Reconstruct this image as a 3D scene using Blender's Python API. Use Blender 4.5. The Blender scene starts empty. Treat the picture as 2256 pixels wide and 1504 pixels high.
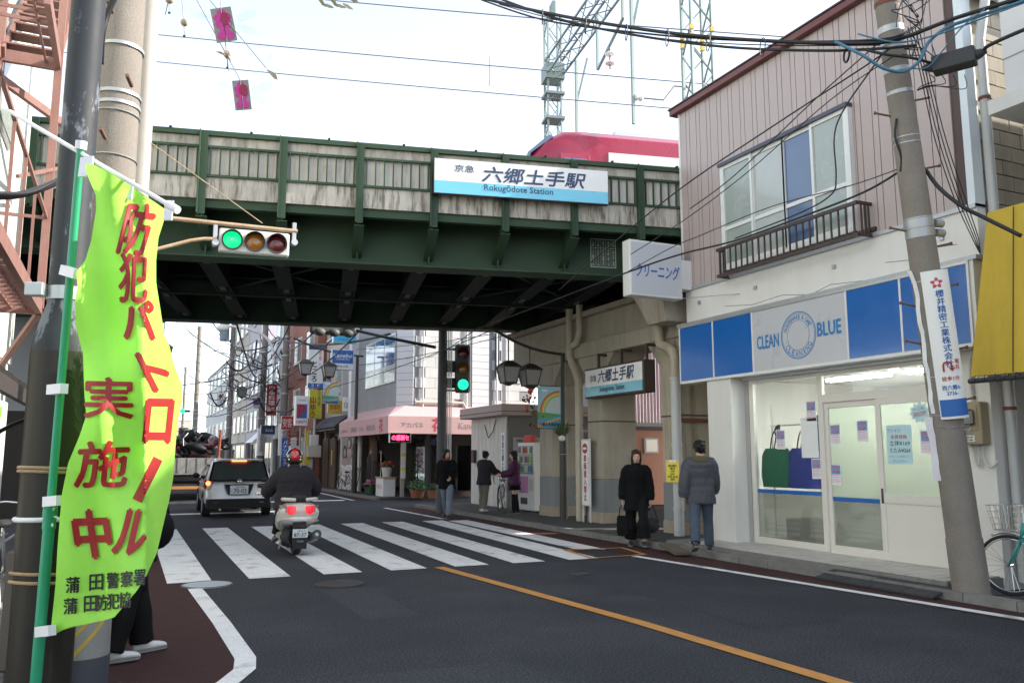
import bpy, bmesh, math, random
from mathutils import Vector, Matrix, Euler
random.seed(7)
R = math.radians
SC = bpy.context.scene
COL = SC.collection

# ------------------------------------------------------------ camera, sky, sun, exposure
CAM_H, YAW, PITCH = 1.55, R(24.9), math.atan((1005 - 752) / 1829.0)
cd = bpy.data.cameras.new('camera'); cam = bpy.data.objects.new('camera', cd); COL.objects.link(cam)
cd.sensor_width = 36; cd.lens = 36 * 1829.0 / 2256; cd.clip_start = 0.05; cd.clip_end = 2000
cam.location = (0, 0, CAM_H); cam.rotation_euler = (math.pi / 2 + PITCH, 0, -YAW)
SC.camera = cam
SUN_EL, SUN_AZ = R(31), R(110)          # azimuth clockwise from +Y (the street runs along +Y)
w = bpy.data.worlds.new('World'); SC.world = w; w.use_nodes = True
nt = w.node_tree; nt.nodes.clear()
sky = nt.nodes.new('ShaderNodeTexSky'); sky.sky_type = 'NISHITA'; sky.sun_disc = False
sky.sun_elevation = SUN_EL; sky.sun_rotation = SUN_AZ
sky.air_density = 1.0; sky.dust_density = 0.6; sky.ozone_density = 1.0; sky.altitude = 0
hs = nt.nodes.new('ShaderNodeHueSaturation'); hs.inputs['Saturation'].default_value = 0.5
bg = nt.nodes.new('ShaderNodeBackground'); bg.inputs[1].default_value = 0.15
wo = nt.nodes.new('ShaderNodeOutputWorld')
nt.links.new(sky.outputs[0], hs.inputs['Color']); nt.links.new(hs.outputs[0], bg.inputs[0]); nt.links.new(bg.outputs[0], wo.inputs[0])
sl = bpy.data.lights.new('sun', 'SUN'); sl.energy = 3.2; sl.angle = R(0.53); sl.color = (1.0, 0.93, 0.82)
so = bpy.data.objects.new('sun', sl); COL.objects.link(so)
SUN_DIR = Vector((math.sin(SUN_AZ) * math.cos(SUN_EL), math.cos(SUN_AZ) * math.cos(SUN_EL), math.sin(SUN_EL)))
so.rotation_euler = SUN_DIR.to_track_quat('Z', 'Y').to_euler(); so.location = (30, -30, 40)
SC.view_settings.view_transform = 'Standard'; SC.view_settings.look = 'None'
SC.view_settings.exposure = 1.62; SC.view_settings.gamma = 1.0; SC.view_settings.use_curve_mapping = False
SC.render.engine = 'CYCLES'
SC.cycles.use_denoising = True
SC.cycles.max_bounces = 8; SC.cycles.transparent_max_bounces = 16; SC.cycles.diffuse_bounces = 4

# ------------------------------------------------------------ survey helper: a sight line of the photograph cut with a plane of the place
_FW = Vector((math.sin(YAW) * math.cos(PITCH), math.cos(YAW) * math.cos(PITCH), math.sin(PITCH)))
_RT = Vector((math.cos(YAW), -math.sin(YAW), 0)); _UP = _RT.cross(_FW)
def at(px, py, X=None, Y=None, Z=None, D=None):
    d = _FW + _RT * ((px - 1128) / 1829.0) - _UP * ((py - 752) / 1829.0)
    o = Vector((0, 0, CAM_H))
    if X is not None: t = X / d.x
    elif Y is not None: t = Y / d.y
    elif Z is not None: t = (Z - CAM_H) / d.z
    else: t = D
    return o + d * t

# ------------------------------------------------------------ materials
MATS = {}
def mat(name, rgb, rough=0.6, metal=0.0, var=0.12, scale=3.0, bump=0.0, bscale=40.0, streak=0.0, streak_col=(0.1, 0.08, 0.06), speck=0.0,
        emit=None, estr=0.0, coat=0.0, spec=0.5, alpha=1.0, sub=None, stain_scale=1.0, lo=0.45, hi=0.75, streak_z=0.12, sscale=90):
    if name in MATS: return MATS[name]
    m = bpy.data.materials.new(name); m.use_nodes = True; n = m.node_tree.nodes; l = m.node_tree.links
    b = n['Principled BSDF']; b.inputs['Roughness'].default_value = rough; b.inputs['Metallic'].default_value = metal
    b.inputs['Specular IOR Level'].default_value = spec; b.inputs['Coat Weight'].default_value = coat; b.inputs['Coat Roughness'].default_value = 0.08
    geo = n.new('ShaderNodeNewGeometry')
    oi = n.new('ShaderNodeObjectInfo')
    col = n.new('ShaderNodeRGB'); col.outputs[0].default_value = (*rgb, 1); cur = col.outputs[0]
    if var > 0:
        nz = n.new('ShaderNodeTexNoise'); nz.inputs['Scale'].default_value = scale; nz.inputs['Detail'].default_value = 6; nz.inputs['Roughness'].default_value = 0.6
        l.new(geo.outputs['Position'], nz.inputs['Vector'])
        ad = n.new('ShaderNodeMath'); ad.operation = 'MULTIPLY_ADD'; ad.inputs[1].default_value = 2 * var; ad.inputs[2].default_value = 1 - var
        l.new(nz.outputs[0], ad.inputs[0])
        rd = n.new('ShaderNodeMath'); rd.operation = 'MULTIPLY_ADD'; rd.inputs[1].default_value = var * 0.5; rd.inputs[2].default_value = -var * 0.25
        l.new(oi.outputs['Random'], rd.inputs[0])
        sm = n.new('ShaderNodeMath'); sm.operation = 'ADD'; l.new(ad.outputs[0], sm.inputs[0]); l.new(rd.outputs[0], sm.inputs[1])
        mx = n.new('ShaderNodeVectorMath'); mx.operation = 'SCALE'; l.new(cur, mx.inputs[0]); l.new(sm.outputs[0], mx.inputs['Scale']); cur = mx.outputs[0]
        rr = n.new('ShaderNodeMath'); rr.operation = 'MULTIPLY_ADD'; rr.inputs[1].default_value = 0.25; rr.inputs[2].default_value = max(0.02, rough - 0.12)
        l.new(nz.outputs[0], rr.inputs[0]); l.new(rr.outputs[0], b.inputs['Roughness'])
    if streak > 0:
        mp = n.new('ShaderNodeMapping'); mp.inputs['Scale'].default_value = (stain_scale, stain_scale, stain_scale * streak_z)
        l.new(geo.outputs['Position'], mp.inputs[0])
        n2 = n.new('ShaderNodeTexNoise'); n2.inputs['Scale'].default_value = 7; n2.inputs['Detail'].default_value = 8; n2.inputs['Roughness'].default_value = 0.7
        l.new(mp.outputs[0], n2.inputs['Vector'])
        cr = n.new('ShaderNodeMapRange'); cr.inputs[1].default_value = lo; cr.inputs[2].default_value = hi; cr.inputs[4].default_value = streak
        l.new(n2.outputs[0], cr.inputs[0])
        mx = n.new('ShaderNodeMix'); mx.data_type = 'RGBA'; l.new(cr.outputs[0], mx.inputs[0]); l.new(cur, mx.inputs[6]); mx.inputs[7].default_value = (*streak_col, 1); cur = mx.outputs[2]
    if speck > 0:
        n3 = n.new('ShaderNodeTexNoise'); n3.inputs['Scale'].default_value = sscale; n3.inputs['Detail'].default_value = 3; l.new(geo.outputs['Position'], n3.inputs['Vector'])
        ad = n.new('ShaderNodeMath'); ad.operation = 'MULTIPLY_ADD'; ad.inputs[1].default_value = 4 * speck; ad.inputs[2].default_value = 1 - 2 * speck; l.new(n3.outputs[0], ad.inputs[0])
        mx = n.new('ShaderNodeVectorMath'); mx.operation = 'SCALE'; l.new(cur, mx.inputs[0]); l.new(ad.outputs[0], mx.inputs['Scale']); cur = mx.outputs[0]
    l.new(cur, b.inputs['Base Color'])
    if bump > 0:
        nb = n.new('ShaderNodeTexNoise'); nb.inputs['Scale'].default_value = bscale; nb.inputs['Detail'].default_value = 4; l.new(geo.outputs['Position'], nb.inputs['Vector'])
        bm_ = n.new('ShaderNodeBump'); bm_.inputs['Strength'].default_value = bump; bm_.inputs['Distance'].default_value = 0.02
        l.new(nb.outputs[0], bm_.inputs['Height']); l.new(bm_.outputs[0], b.inputs['Normal'])
    if emit: b.inputs['Emission Color'].default_value = (*emit, 1); b.inputs['Emission Strength'].default_value = estr
    if alpha < 1: b.inputs['Alpha'].default_value = alpha
    if sub:
        tr = n.new('ShaderNodeBsdfTranslucent'); l.new(cur, tr.inputs[0])
        ms = n.new('ShaderNodeMixShader'); ms.inputs[0].default_value = sub; l.new(b.outputs[0], ms.inputs[1]); l.new(tr.outputs[0], ms.inputs[2])
        l.new(ms.outputs[0], n['Material Output'].inputs[0])
    MATS[name] = m
    return m
def glass(name, tint=(0.9, 0.95, 0.95), mix=0.1, rough=0.0, frost=0.0, frost_col=(0.7, 0.75, 0.7)):
    """Thin window pane: clear or tinted see-through with a Fresnel reflection; frost adds a milky film."""
    if name in MATS: return MATS[name]
    m = bpy.data.materials.new(name); m.use_nodes = True; n = m.node_tree.nodes; l = m.node_tree.links
    n.remove(n['Principled BSDF'])
    t = n.new('ShaderNodeBsdfTransparent'); t.inputs[0].default_value = (*tint, 1)
    g = n.new('ShaderNodeBsdfGlossy'); g.inputs['Roughness'].default_value = rough
    lw = n.new('ShaderNodeLayerWeight'); lw.inputs[0].default_value = 0.5
    pw = n.new('ShaderNodeMath'); pw.operation = 'POWER'; pw.inputs[1].default_value = 5; l.new(lw.outputs['Facing'], pw.inputs[0])
    fr = n.new('ShaderNodeMath'); fr.operation = 'MULTIPLY_ADD'; fr.inputs[1].default_value = 0.95; fr.inputs[2].default_value = 0.03; l.new(pw.outputs[0], fr.inputs[0])
    geo = n.new('ShaderNodeNewGeometry')
    nz = n.new('ShaderNodeTexNoise'); nz.inputs['Scale'].default_value = 1.3; l.new(geo.outputs['Position'], nz.inputs['Vector'])
    bm_ = n.new('ShaderNodeBump'); bm_.inputs['Strength'].default_value = 0.04; bm_.inputs['Distance'].default_value = 0.05; l.new(nz.outputs[0], bm_.inputs['Height'])
    l.new(bm_.outputs[0], g.inputs['Normal'])
    ad = n.new('ShaderNodeMath'); ad.operation = 'ADD'; ad.use_clamp = True; ad.inputs[1].default_value = mix; l.new(fr.outputs[0], ad.inputs[0])
    base = t.outputs[0]
    if frost > 0:
        d = n.new('ShaderNodeBsdfDiffuse'); d.inputs[0].default_value = (*frost_col, 1)
        tl = n.new('ShaderNodeBsdfTranslucent'); tl.inputs[0].default_value = (*frost_col, 1)
        m1 = n.new('ShaderNodeMixShader'); m1.inputs[0].default_value = 0.5; l.new(d.outputs[0], m1.inputs[1]); l.new(tl.outputs[0], m1.inputs[2])
        m2 = n.new('ShaderNodeMixShader'); m2.inputs[0].default_value = frost; l.new(base, m2.inputs[1]); l.new(m1.outputs[0], m2.inputs[2]); base = m2.outputs[0]
    ms = n.new('ShaderNodeMixShader'); l.new(ad.outputs[0], ms.inputs[0]); l.new(base, ms.inputs[1]); l.new(g.outputs[0], ms.inputs[2])
    l.new(ms.outputs[0], n['Material Output'].inputs[0])
    MATS[name] = m
    return m

# ------------------------------------------------------------ mesh helpers
W = {}                                   # world matrix of each object as built
class MB:
    def __init__(s): s.v = []; s.f = []
    def add(s, vs, fs):
        o = len(s.v); s.v += [Vector(p) for p in vs]; s.f += [tuple(i + o for i in q) for q in fs]; return s
    def quad(s, a, b, c, d): return s.add([a, b, c, d], [(0, 1, 2, 3)])
    def hexa(s, p): return s.add(p, [(0, 3, 2, 1), (4, 5, 6, 7), (0, 1, 5, 4), (1, 2, 6, 5), (2, 3, 7, 6), (3, 0, 4, 7)])
    def box(s, x0, x1, y0, y1, z0, z1):
        x0, x1 = sorted((x0, x1)); y0, y1 = sorted((y0, y1)); z0, z1 = sorted((z0, z1))
        return s.hexa([(x0, y0, z0), (x1, y0, z0), (x1, y1, z0), (x0, y1, z0), (x0, y0, z1), (x1, y0, z1), (x1, y1, z1), (x0, y1, z1)])
    def fbox(s, F, u0, u1, v0, v1, n0, n1):
        u0, u1 = sorted((u0, u1)); v0, v1 = sorted((v0, v1)); n0, n1 = sorted((n0, n1))
        return s.hexa([F(u, v, n) for u, v, n in ((u0, v0, n1), (u1, v0, n1), (u1, v0, n0), (u0, v0, n0), (u0, v1, n1), (u1, v1, n1), (u1, v1, n0), (u0, v1, n0))])
    def fquad(s, F, u0, u1, v0, v1, n): return s.quad(F(u0, v0, n), F(u1, v0, n), F(u1, v1, n), F(u0, v1, n))
    def bar(s, p, q, w, h=None, up=(0, 0, 1)):
        h = h or w; p = Vector(p); q = Vector(q); d = (q - p).normalized(); u = Vector(up)
        if abs(d.dot(u)) > 0.98: u = Vector((0, 1, 0))
        r = d.cross(u).normalized() * (w / 2); t = r.cross(d).normalized() * (h / 2)
        return s.hexa([p - r - t, p + r - t, q + r - t, q - r - t, p - r + t, p + r + t, q + r + t, q - r + t])
    def tube(s, pts, r, n=8, cap=True, rs=None):
        pts = [Vector(p) for p in pts]; rings = []; prev = None
        for i, p in enumerate(pts):
            d = (pts[min(i + 1, len(pts) - 1)] - pts[max(i - 1, 0)]).normalized()
            u = prev if prev is not None else (Vector((0, 0, 1)) if abs(d.z) < 0.9 else Vector((1, 0, 0)))
            a = d.cross(u)
            if a.length < 1e-5: a = d.cross(Vector((0.3, 1, 0.2)))
            a.normalize(); b = a.cross(d).normalized(); prev = b
            rr = rs[i] if rs else r
            rings.append([p + a * (rr * math.cos(2 * math.pi * k / n)) + b * (rr * math.sin(2 * math.pi * k / n)) for k in range(n)])
        return s.loft(rings, cap)
    def cyl(s, p, q, r, r2=None, n=16): return s.tube([p, q], r, n, True, [r, r if r2 is None else r2])
    def loft(s, rings, cap=True, closed=True):
        n = len(rings[0]); o = len(s.v)
        for rg in rings: s.v += [Vector(p) for p in rg]
        for i in range(len(rings) - 1):
            for k in range(n if closed else n - 1):
                a = o + i * n + k; b = o + i * n + (k + 1) % n
                s.f.append((a, b, b + n, a + n))
        if cap and closed: s.f.append(tuple(o + k for k in range(n))[::-1]); s.f.append(tuple(o + (len(rings) - 1) * n + k for k in range(n)))
        return s
    def ell(s, c, rx, ry=None, rz=None, nu=12, nv=8, rot=None):
        ry = ry or rx; rz = rz or rx; c = Vector(c); rings = []
        for i in range(nv + 1):
            th = math.pi * (0.02 + 0.96 * i / nv); ring = []
            for k in range(nu):
                ph = 2 * math.pi * k / nu
                p = Vector((rx * math.sin(th) * math.cos(ph), ry * math.sin(th) * math.sin(ph), -rz * math.cos(th)))
                ring.append(c + (rot @ p if rot else p))
            rings.append(ring)
        return s.loft(rings)
    def prism(s, poly, a, b):            # poly: list of points in plane; extruded by vector b-a
        d = Vector(b) - Vector(a); n = len(poly); P = [Vector(p) + Vector(a) for p in poly]
        return s.add(P + [p + d for p in P], [tuple(range(n))[::-1], tuple(range(n, 2 * n))] + [(k, (k + 1) % n, n + (k + 1) % n, n + k) for k in range(n)])
    def ring(s, c, r0, r1, ax, n=28, th=0.02):   # flat annulus with thickness around axis ax
        ax = Vector(ax).normalized(); u = ax.orthogonal().normalized(); v = ax.cross(u); c = Vector(c); rings = []
        for (r, t) in ((r0, -th / 2), (r1, -th / 2), (r1, th / 2), (r0, th / 2), (r0, -th / 2)):
            rings.append([c + ax * t + (u * math.cos(2 * math.pi * k / n) + v * math.sin(2 * math.pi * k / n)) * r for k in range(n)])
        return s.loft(rings, cap=False)
    def torus(s, c, r, t, ax, n=28, m=8, a0=0, a1=2 * math.pi):
        ax = Vector(ax).normalized(); u = ax.orthogonal().normalized(); v = ax.cross(u); c = Vector(c)
        full = abs(a1 - a0 - 2 * math.pi) < 1e-6; rings = []
        for k in range(n + 1):
            a = a0 + (a1 - a0) * k / n; d = u * math.cos(a) + v * math.sin(a)
            rings.append([c + d * (r + t * math.cos(2 * math.pi * j / m)) + ax * (t * math.sin(2 * math.pi * j / m)) for j in range(m)])
        return s.loft(rings, cap=not full)
    def disc(s, c, r, ax, th=0.004, n=24): ax = Vector(ax).normalized(); c = Vector(c); return s.cyl(c - ax * th / 2, c + ax * th / 2, r, n=n)
    def mesh(s, name):
        me = bpy.data.meshes.new(name); me.from_pydata([tuple(p) for p in s.v], [], s.f); me.update(); return me
    def build(s, name, m, parent=None, local=False, smooth=None, bevel=0.0, subsurf=0):
        if parent is not None and not local:
            inv = W[parent].inverted(); s.v = [inv @ p for p in s.v]
        me = s.mesh(name)
        bm = bmesh.new(); bm.from_mesh(me); bmesh.ops.recalc_face_normals(bm, faces=bm.faces)
        if bevel > 0:
            es = [e for e in bm.edges if len(e.link_faces) == 2 and e.calc_face_angle(0) > 0.5]
            bmesh.ops.bevel(bm, geom=es, offset=bevel, segments=1, affect='EDGES', clamp_overlap=True)
        bm.to_mesh(me); bm.free()
        return finish(name, me, m, parent, smooth, subsurf)
def finish(name, me, m, parent=None, smooth=None, subsurf=0, mtx=None):
    o = bpy.data.objects.new(name, me); COL.objects.link(o)
    if m is not None and not me.materials:
        me.materials.append(mat_of(m))
    if smooth:
        for p in me.polygons: p.use_smooth = True
        if smooth is not True: me.set_sharp_from_angle(angle=R(smooth))
    if subsurf:
        md = o.modifiers.new('subdivision', 'SUBSURF'); md.levels = md.render_levels = subsurf
    if parent is not None: o.parent = parent
    W[o] = (W[parent] if parent is not None else Matrix.Identity(4)) @ (mtx or Matrix.Identity(4))
    if mtx: o.matrix_basis = mtx
    return o
def mat_of(m): return MATS[m] if isinstance(m, str) else m
def thing(name, label, cat, loc=(0, 0, 0), rz=0.0, group=None):
    o = bpy.data.objects.new(name, None); COL.objects.link(o); o.empty_display_size = 0.1
    o.location = loc; o.rotation_euler = (0, 0, rz); W[o] = Matrix.Translation(Vector(loc)) @ Matrix.Rotation(rz, 4, 'Z')
    tag(o, label, cat, group); return o
def tag(o, label=None, cat=None, group=None, kind=None):
    if label: o['label'] = label
    if cat: o['category'] = cat
    if group: o['group'] = group
    if kind: o['kind'] = kind
    return o
def piece(name, me, parent, loc, rot=None, scale=None, m=None):
    """One more object on shared mesh data; loc is in the parent's own frame."""
    o = bpy.data.objects.new(name, me); COL.objects.link(o); o.parent = parent
    if m is not None and not me.materials: me.materials.append(mat_of(m))
    o.location = loc
    if rot: o.rotation_euler = rot
    if scale: o.scale = scale
    W[o] = W[parent] @ Matrix.LocRotScale(Vector(loc), Euler(rot or (0, 0, 0)), Vector(scale or (1, 1, 1)))
    return o
def copy_tree(o, parent=None):
    c = o.copy(); COL.objects.link(c); c.parent = parent
    for ch in list(o.children): copy_tree(ch, c)
    return c
def frame(c, right, up=(0, 0, 1)):
    c = Vector(c); r = Vector(right).normalized(); u = Vector(up); u = (u - r * u.dot(r)).normalized(); n = r.cross(u)
    F = lambda a, b, d=0.0: c + r * a + u * b + n * d
    F.m = Matrix((( r.x, u.x, n.x, c.x), (r.y, u.y, n.y, c.y), (r.z, u.z, n.z, c.z), (0, 0, 0, 1)))
    return F
_TX = {}
def glyphs(body, bold=0.0, lsp=1.0):
    k = (body, bold, lsp)
    if k not in _TX:
        c = bpy.data.curves.new('lettering', 'FONT'); c.body = body; c.size = 1; c.offset = bold; c.resolution_u = 2; c.space_line = lsp; c.align_x = 'CENTER'
        o = bpy.data.objects.new('lettering', c); COL.objects.link(o)
        dg = bpy.context.evaluated_depsgraph_get(); me = bpy.data.meshes.new_from_object(o.evaluated_get(dg))
        vs = [v.co.copy() for v in me.vertices]; fs = [tuple(p.vertices) for p in me.polygons]
        bpy.data.objects.remove(o); bpy.data.curves.remove(c); bpy.data.meshes.remove(me)
        x0 = min(v.x for v in vs); x1 = max(v.x for v in vs); y0 = min(v.y for v in vs); y1 = max(v.y for v in vs)
        vs = [Vector(((v.x - x0) / (x1 - x0) - 0.5, (v.y - y0) / (y1 - y0) - 0.5, 0)) for v in vs]
        _TX[k] = (vs, fs)
    return _TX[k]
def text(body, F, u, v, tw, th, m, parent, bold=0.0, shear=0.0, n=0.004, name='lettering', vert=False, lsp=1.0):
    """Lettering fitted to a tw x th box centred at (u, v) of frame F."""
    if vert: body = '\n'.join(body)
    vs, fs = glyphs(body, 0.0, lsp); mb = MB()
    nl = body.count('\n') + 1; em = min(th / nl, 2.5 * tw / max(len(t) for t in body.split('\n'))); e = bold * em * 0.55
    for k, (a, b) in enumerate(((-e, 0), (e, 0), (0, -e), (0, e), (0, 0)) if bold > 0 else ((0, 0),)):
        mb.add([F(u + p.x * (tw - 2 * e) + shear * p.y * th + a, v + p.y * (th - 2 * e) + b, n + 0.0004 * k) for p in vs], fs)
    if parent is not None:
        inv = W[parent].inverted(); mb.v = [inv @ p for p in mb.v]
    return finish(name, mb.mesh(name), m, parent)
def catmull(pts, n=6):
    P = [Vector(p) for p in pts]; out = []
    for i in range(len(P) - 1):
        a = P[max(i - 1, 0)]; b = P[i]; c = P[i + 1]; d = P[min(i + 2, len(P) - 1)]
        for k in range(n):
            t = k / n; out.append(0.5 * ((2 * b) + (c - a) * t + (2 * a - 5 * b + 4 * c - d) * t * t + (3 * b - a - 3 * c + d) * t ** 3))
    return out + [P[-1]]
def sag(p, q, drop, n=16):
    p = Vector(p); q = Vector(q); return [p.lerp(q, k / n) - Vector((0, 0, drop * 4 * (k / n) * (1 - k / n))) for k in range(n + 1)]

# material palette
mat('asphalt', (0.050, 0.053, 0.061), 0.9, var=0.35, scale=0.7, bump=0.6, bscale=90, speck=0.75, sscale=55, spec=0.15, streak=0.55, streak_col=(0.075, 0.074, 0.075), streak_z=1, stain_scale=0.05, lo=0.48, hi=0.72)
mat('red_asphalt', (0.058, 0.028, 0.027), 0.9, spec=0.15, var=0.18, scale=2.0, bump=0.3, bscale=150, speck=0.2, streak=0.25, streak_col=(0.05, 0.045, 0.045), streak_z=1)
mat('pavement_grey', (0.085, 0.083, 0.08), 0.9, spec=0.2, var=0.3, scale=1.5, bump=0.25, bscale=100, speck=0.12)
mat('road_white', (0.72, 0.72, 0.71), 0.75, var=0.15, scale=5, bump=0.15, bscale=140, streak=0.8, streak_col=(0.14, 0.14, 0.15), lo=0.53, hi=0.70, streak_z=1, stain_scale=0.28, speck=0.2, spec=.2)
mat('road_yellow', (0.55, 0.25, 0.055), 0.7, var=0.15, scale=6, bump=0.15, bscale=140, streak=0.4, streak_col=(0.12, 0.09, 0.06), streak_z=1, stain_scale=0.6)
mat('kerb', (0.20, 0.195, 0.185), 0.9, spec=0.2, var=0.3, scale=3, bump=0.2, bscale=60, streak=0.5, streak_col=(0.1, 0.09, 0.085), streak_z=1)
mat('dark_earth', (0.04, 0.036, 0.034), 0.95, spec=0.1, var=0.3)
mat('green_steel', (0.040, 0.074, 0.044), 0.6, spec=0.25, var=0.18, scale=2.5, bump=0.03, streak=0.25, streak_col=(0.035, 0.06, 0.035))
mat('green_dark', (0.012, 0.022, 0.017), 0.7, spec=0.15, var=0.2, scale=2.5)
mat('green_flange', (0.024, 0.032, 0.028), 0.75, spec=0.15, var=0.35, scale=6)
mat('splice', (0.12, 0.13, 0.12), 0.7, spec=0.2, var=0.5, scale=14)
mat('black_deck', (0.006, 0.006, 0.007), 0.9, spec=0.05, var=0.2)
mat('parapet_concrete', (0.50, 0.465, 0.41), 0.9, var=0.3, scale=2.2, bump=0.15, bscale=30, spec=0.2, streak=0.75, streak_col=(0.09, 0.075, 0.06), lo=0.47, hi=0.70, stain_scale=0.9, streak_z=0.2)
mat('panel_concrete', (0.60, 0.565, 0.51), 0.9, var=0.25, scale=2.2, bump=0.1, bscale=30, spec=0.2, streak=0.6, streak_col=(0.16, 0.13, 0.10), lo=0.5, hi=0.75, stain_scale=0.8, streak_z=0.2)
mat('band_concrete', (0.52, 0.485, 0.43), 0.9, var=0.3, scale=2.2, bump=0.15, bscale=30, spec=0.2, streak=0.9, streak_col=(0.085, 0.07, 0.055), lo=0.45, hi=0.64, stain_scale=1.5, streak_z=0.13)
mat('concrete', (0.40, 0.365, 0.30), 0.9, spec=0.15, var=0.2, scale=2, bump=0.12, bscale=40, streak=0.35, streak_col=(0.16, 0.13, 0.09), stain_scale=0.7)
mat('concrete_grey_paint', (0.22, 0.235, 0.24), 0.7, var=0.15, scale=2, streak=0.3, streak_col=(0.12, 0.12, 0.11), stain_scale=0.7)
mat('concrete_base', (0.36, 0.31, 0.24), 0.85, var=0.25, scale=4, streak=0.5, streak_col=(0.2, 0.13, 0.06), stain_scale=0.8)
mat('pole_concrete', (0.23, 0.205, 0.18), 0.9, spec=0.2, var=0.2, scale=4, bump=0.2, bscale=90, speck=0.16, streak=0.3, streak_col=(0.16, 0.14, 0.12), stain_scale=0.8)
mat('white_stucco', (0.72, 0.70, 0.66), 0.75, var=0.06, scale=1.2, bump=0.08, bscale=60, streak=0.16, streak_col=(0.4, 0.36, 0.3), stain_scale=0.5)
mat('siding', (0.43, 0.352, 0.335), 0.5, var=0.05, scale=1.0, bump=0.04, bscale=200)
mat('groove', (0.10, 0.07, 0.065), 0.8, var=0.1)
mat('red_trim', (0.13, 0.032, 0.028), 0.45, var=0.1)
mat('white_metal', (0.72, 0.72, 0.70), 0.4, var=0.06, streak=0.12, streak_col=(0.4, 0.36, 0.3))
mat('cream_frame', (0.68, 0.645, 0.585), 0.4, var=0.05)
mat('alu', (0.55, 0.55, 0.54), 0.35, metal=0.7, var=0.1)
mat('galv', (0.42, 0.44, 0.46), 0.45, metal=0.6, var=0.2, scale=8)
mat('brown_metal', (0.055, 0.035, 0.03), 0.5, var=0.15)
mat('rust', (0.17, 0.065, 0.04), 0.8, var=0.35, scale=12, bump=0.1)
mat('rust_pink', (0.24, 0.125, 0.105), 0.75, var=0.25, scale=9, bump=0.1, streak=0.5, streak_col=(0.14, 0.05, 0.03))
mat('dark_metal', (0.04, 0.04, 0.042), 0.5, var=0.2)
mat('dark_brown_pole', (0.055, 0.045, 0.038), 0.42, metal=0.2, var=0.2, scale=5)
mat('black_rubber', (0.018, 0.018, 0.019), 0.75, var=0.15)
mat('cable', (0.012, 0.012, 0.014), 0.55, var=0.1)
mat('cable_blue', (0.05, 0.16, 0.25), 0.5, var=0.15)
mat('wire_grey', (0.16, 0.16, 0.18), 0.5, var=0.1)
mat('sign_white', (0.80, 0.80, 0.79), 0.35, var=0.03)
mat('sign_blue', (0.012, 0.12, 0.42), 0.22, var=0.05, coat=0.4)
mat('sign_cyan', (0.18, 0.58, 0.78), 0.3, var=0.03)
mat('ink_navy', (0.035, 0.06, 0.14), 0.5, var=0.05)
mat('ink_black', (0.015, 0.015, 0.018), 0.5, var=0)
mat('ink_red', (0.42, 0.022, 0.02), 0.5, var=0.04)
mat('ink_blue', (0.03, 0.13, 0.42), 0.5, var=0.04)
mat('ink_white', (0.8, 0.8, 0.8), 0.5, var=0)
mat('ink_grey', (0.32, 0.3, 0.31), 0.5, var=0)
mat('paper', (0.75, 0.75, 0.74), 0.7, var=0.03)
mat('pink', (0.72, 0.42, 0.42), 0.7, var=0.05)
mat('skin', (0.52, 0.33, 0.25), 0.55, var=0.05)
mat('hair', (0.010, 0.008, 0.007), 0.5, spec=0.25, var=0.2, scale=40)
mat('bolt_rust', (0.16, 0.09, 0.06), 0.7, var=0.3, scale=20)
mat('rope', (0.36, 0.25, 0.14), 0.9, var=0.3, scale=60, bump=0.3)
mat('vinyl_white', (0.72, 0.70, 0.74), 0.45, var=0.05)
mat('chrome', (0.7, 0.7, 0.7), 0.2, metal=0.9, var=0.05)
glass('clear_glass', mix=.03); glass('dark_glass', (0.25, 0.28, 0.3), 0.12); glass('smoke_glass', (0.06, 0.07, 0.08), 0.06)
# ------------------------------------------------------------ ground, road, pavements, markings
def struct(name, mb, m, **k):
    o = mb.build(name, m, **k); o['kind'] = 'structure'; return o
struct('ground', MB().quad((-400, -300, -0.03), (400, -300, -0.03), (400, 900, -0.03), (-400, 900, -0.03)), 'pavement_grey')
road = struct('road', MB().box(-0.75, 8.26, -30, 260, -0.2, 0.0), 'asphalt')
struct('side_street', MB().box(8.26, 60, 24.9, 29.2, -0.2, 0.001), 'asphalt')
Z1, Z2 = 0.004, 0.008
def strip(pts, wd, z):
    """A painted line of width wd along pts (mitred)."""
    mb = MB(); P = [Vector((p[0], p[1], z)) for p in pts]; L = []; Q = []
    for i, p in enumerate(P):
        d = (P[min(i + 1, len(P) - 1)] - P[max(i - 1, 0)]).normalized(); s = Vector((-d.y, d.x, 0)) * (wd / 2); L.append(p + s); Q.append(p - s)
    for i in range(len(P) - 1): mb.quad(Q[i], Q[i + 1], L[i + 1], L[i])
    return mb
# coloured shoulders
struct('left_shoulder', MB().add([(-0.74, 5.9, Z1), (0.45, 5.9, Z1), (0.86, 6.5, Z1), (0.86, 60, Z1), (-0.74, 60, Z1)], [(0, 1, 2, 3, 4)]), 'red_asphalt')
struct('right_shoulder', MB().add([(7.98, 3, Z1), (8.25, 3, Z1), (8.25, 24.9, Z1), (7.32, 24.9, Z1), (7.34, 11.3, Z1)], [(0, 1, 2, 3, 4)]), 'red_asphalt')
struct('far_shoulder', MB().box(7.6, 8.25, 29.2, 120, 0.0005, Z1), 'red_asphalt')
xs = [0.58, 1.55, 2.50, 3.42, 4.36, 5.27, 6.20]
for i, x in enumerate(xs):
    sk = 0.03 + 0.07 * i
    MB().quad((x, 11.3, Z2), (x + 0.52, 11.3, Z2), (x + 0.52 + sk, 19.5, Z2), (x + sk, 19.5, Z2)).build('crossing_stripe', 'road_white', road)
MB().quad((7.0, 12.6, Z2), (7.45, 12.3, Z2), (7.75, 19.3, Z2), (7.25, 19.3, Z2)).build('crossing_stripe', 'road_white', road)
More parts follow.
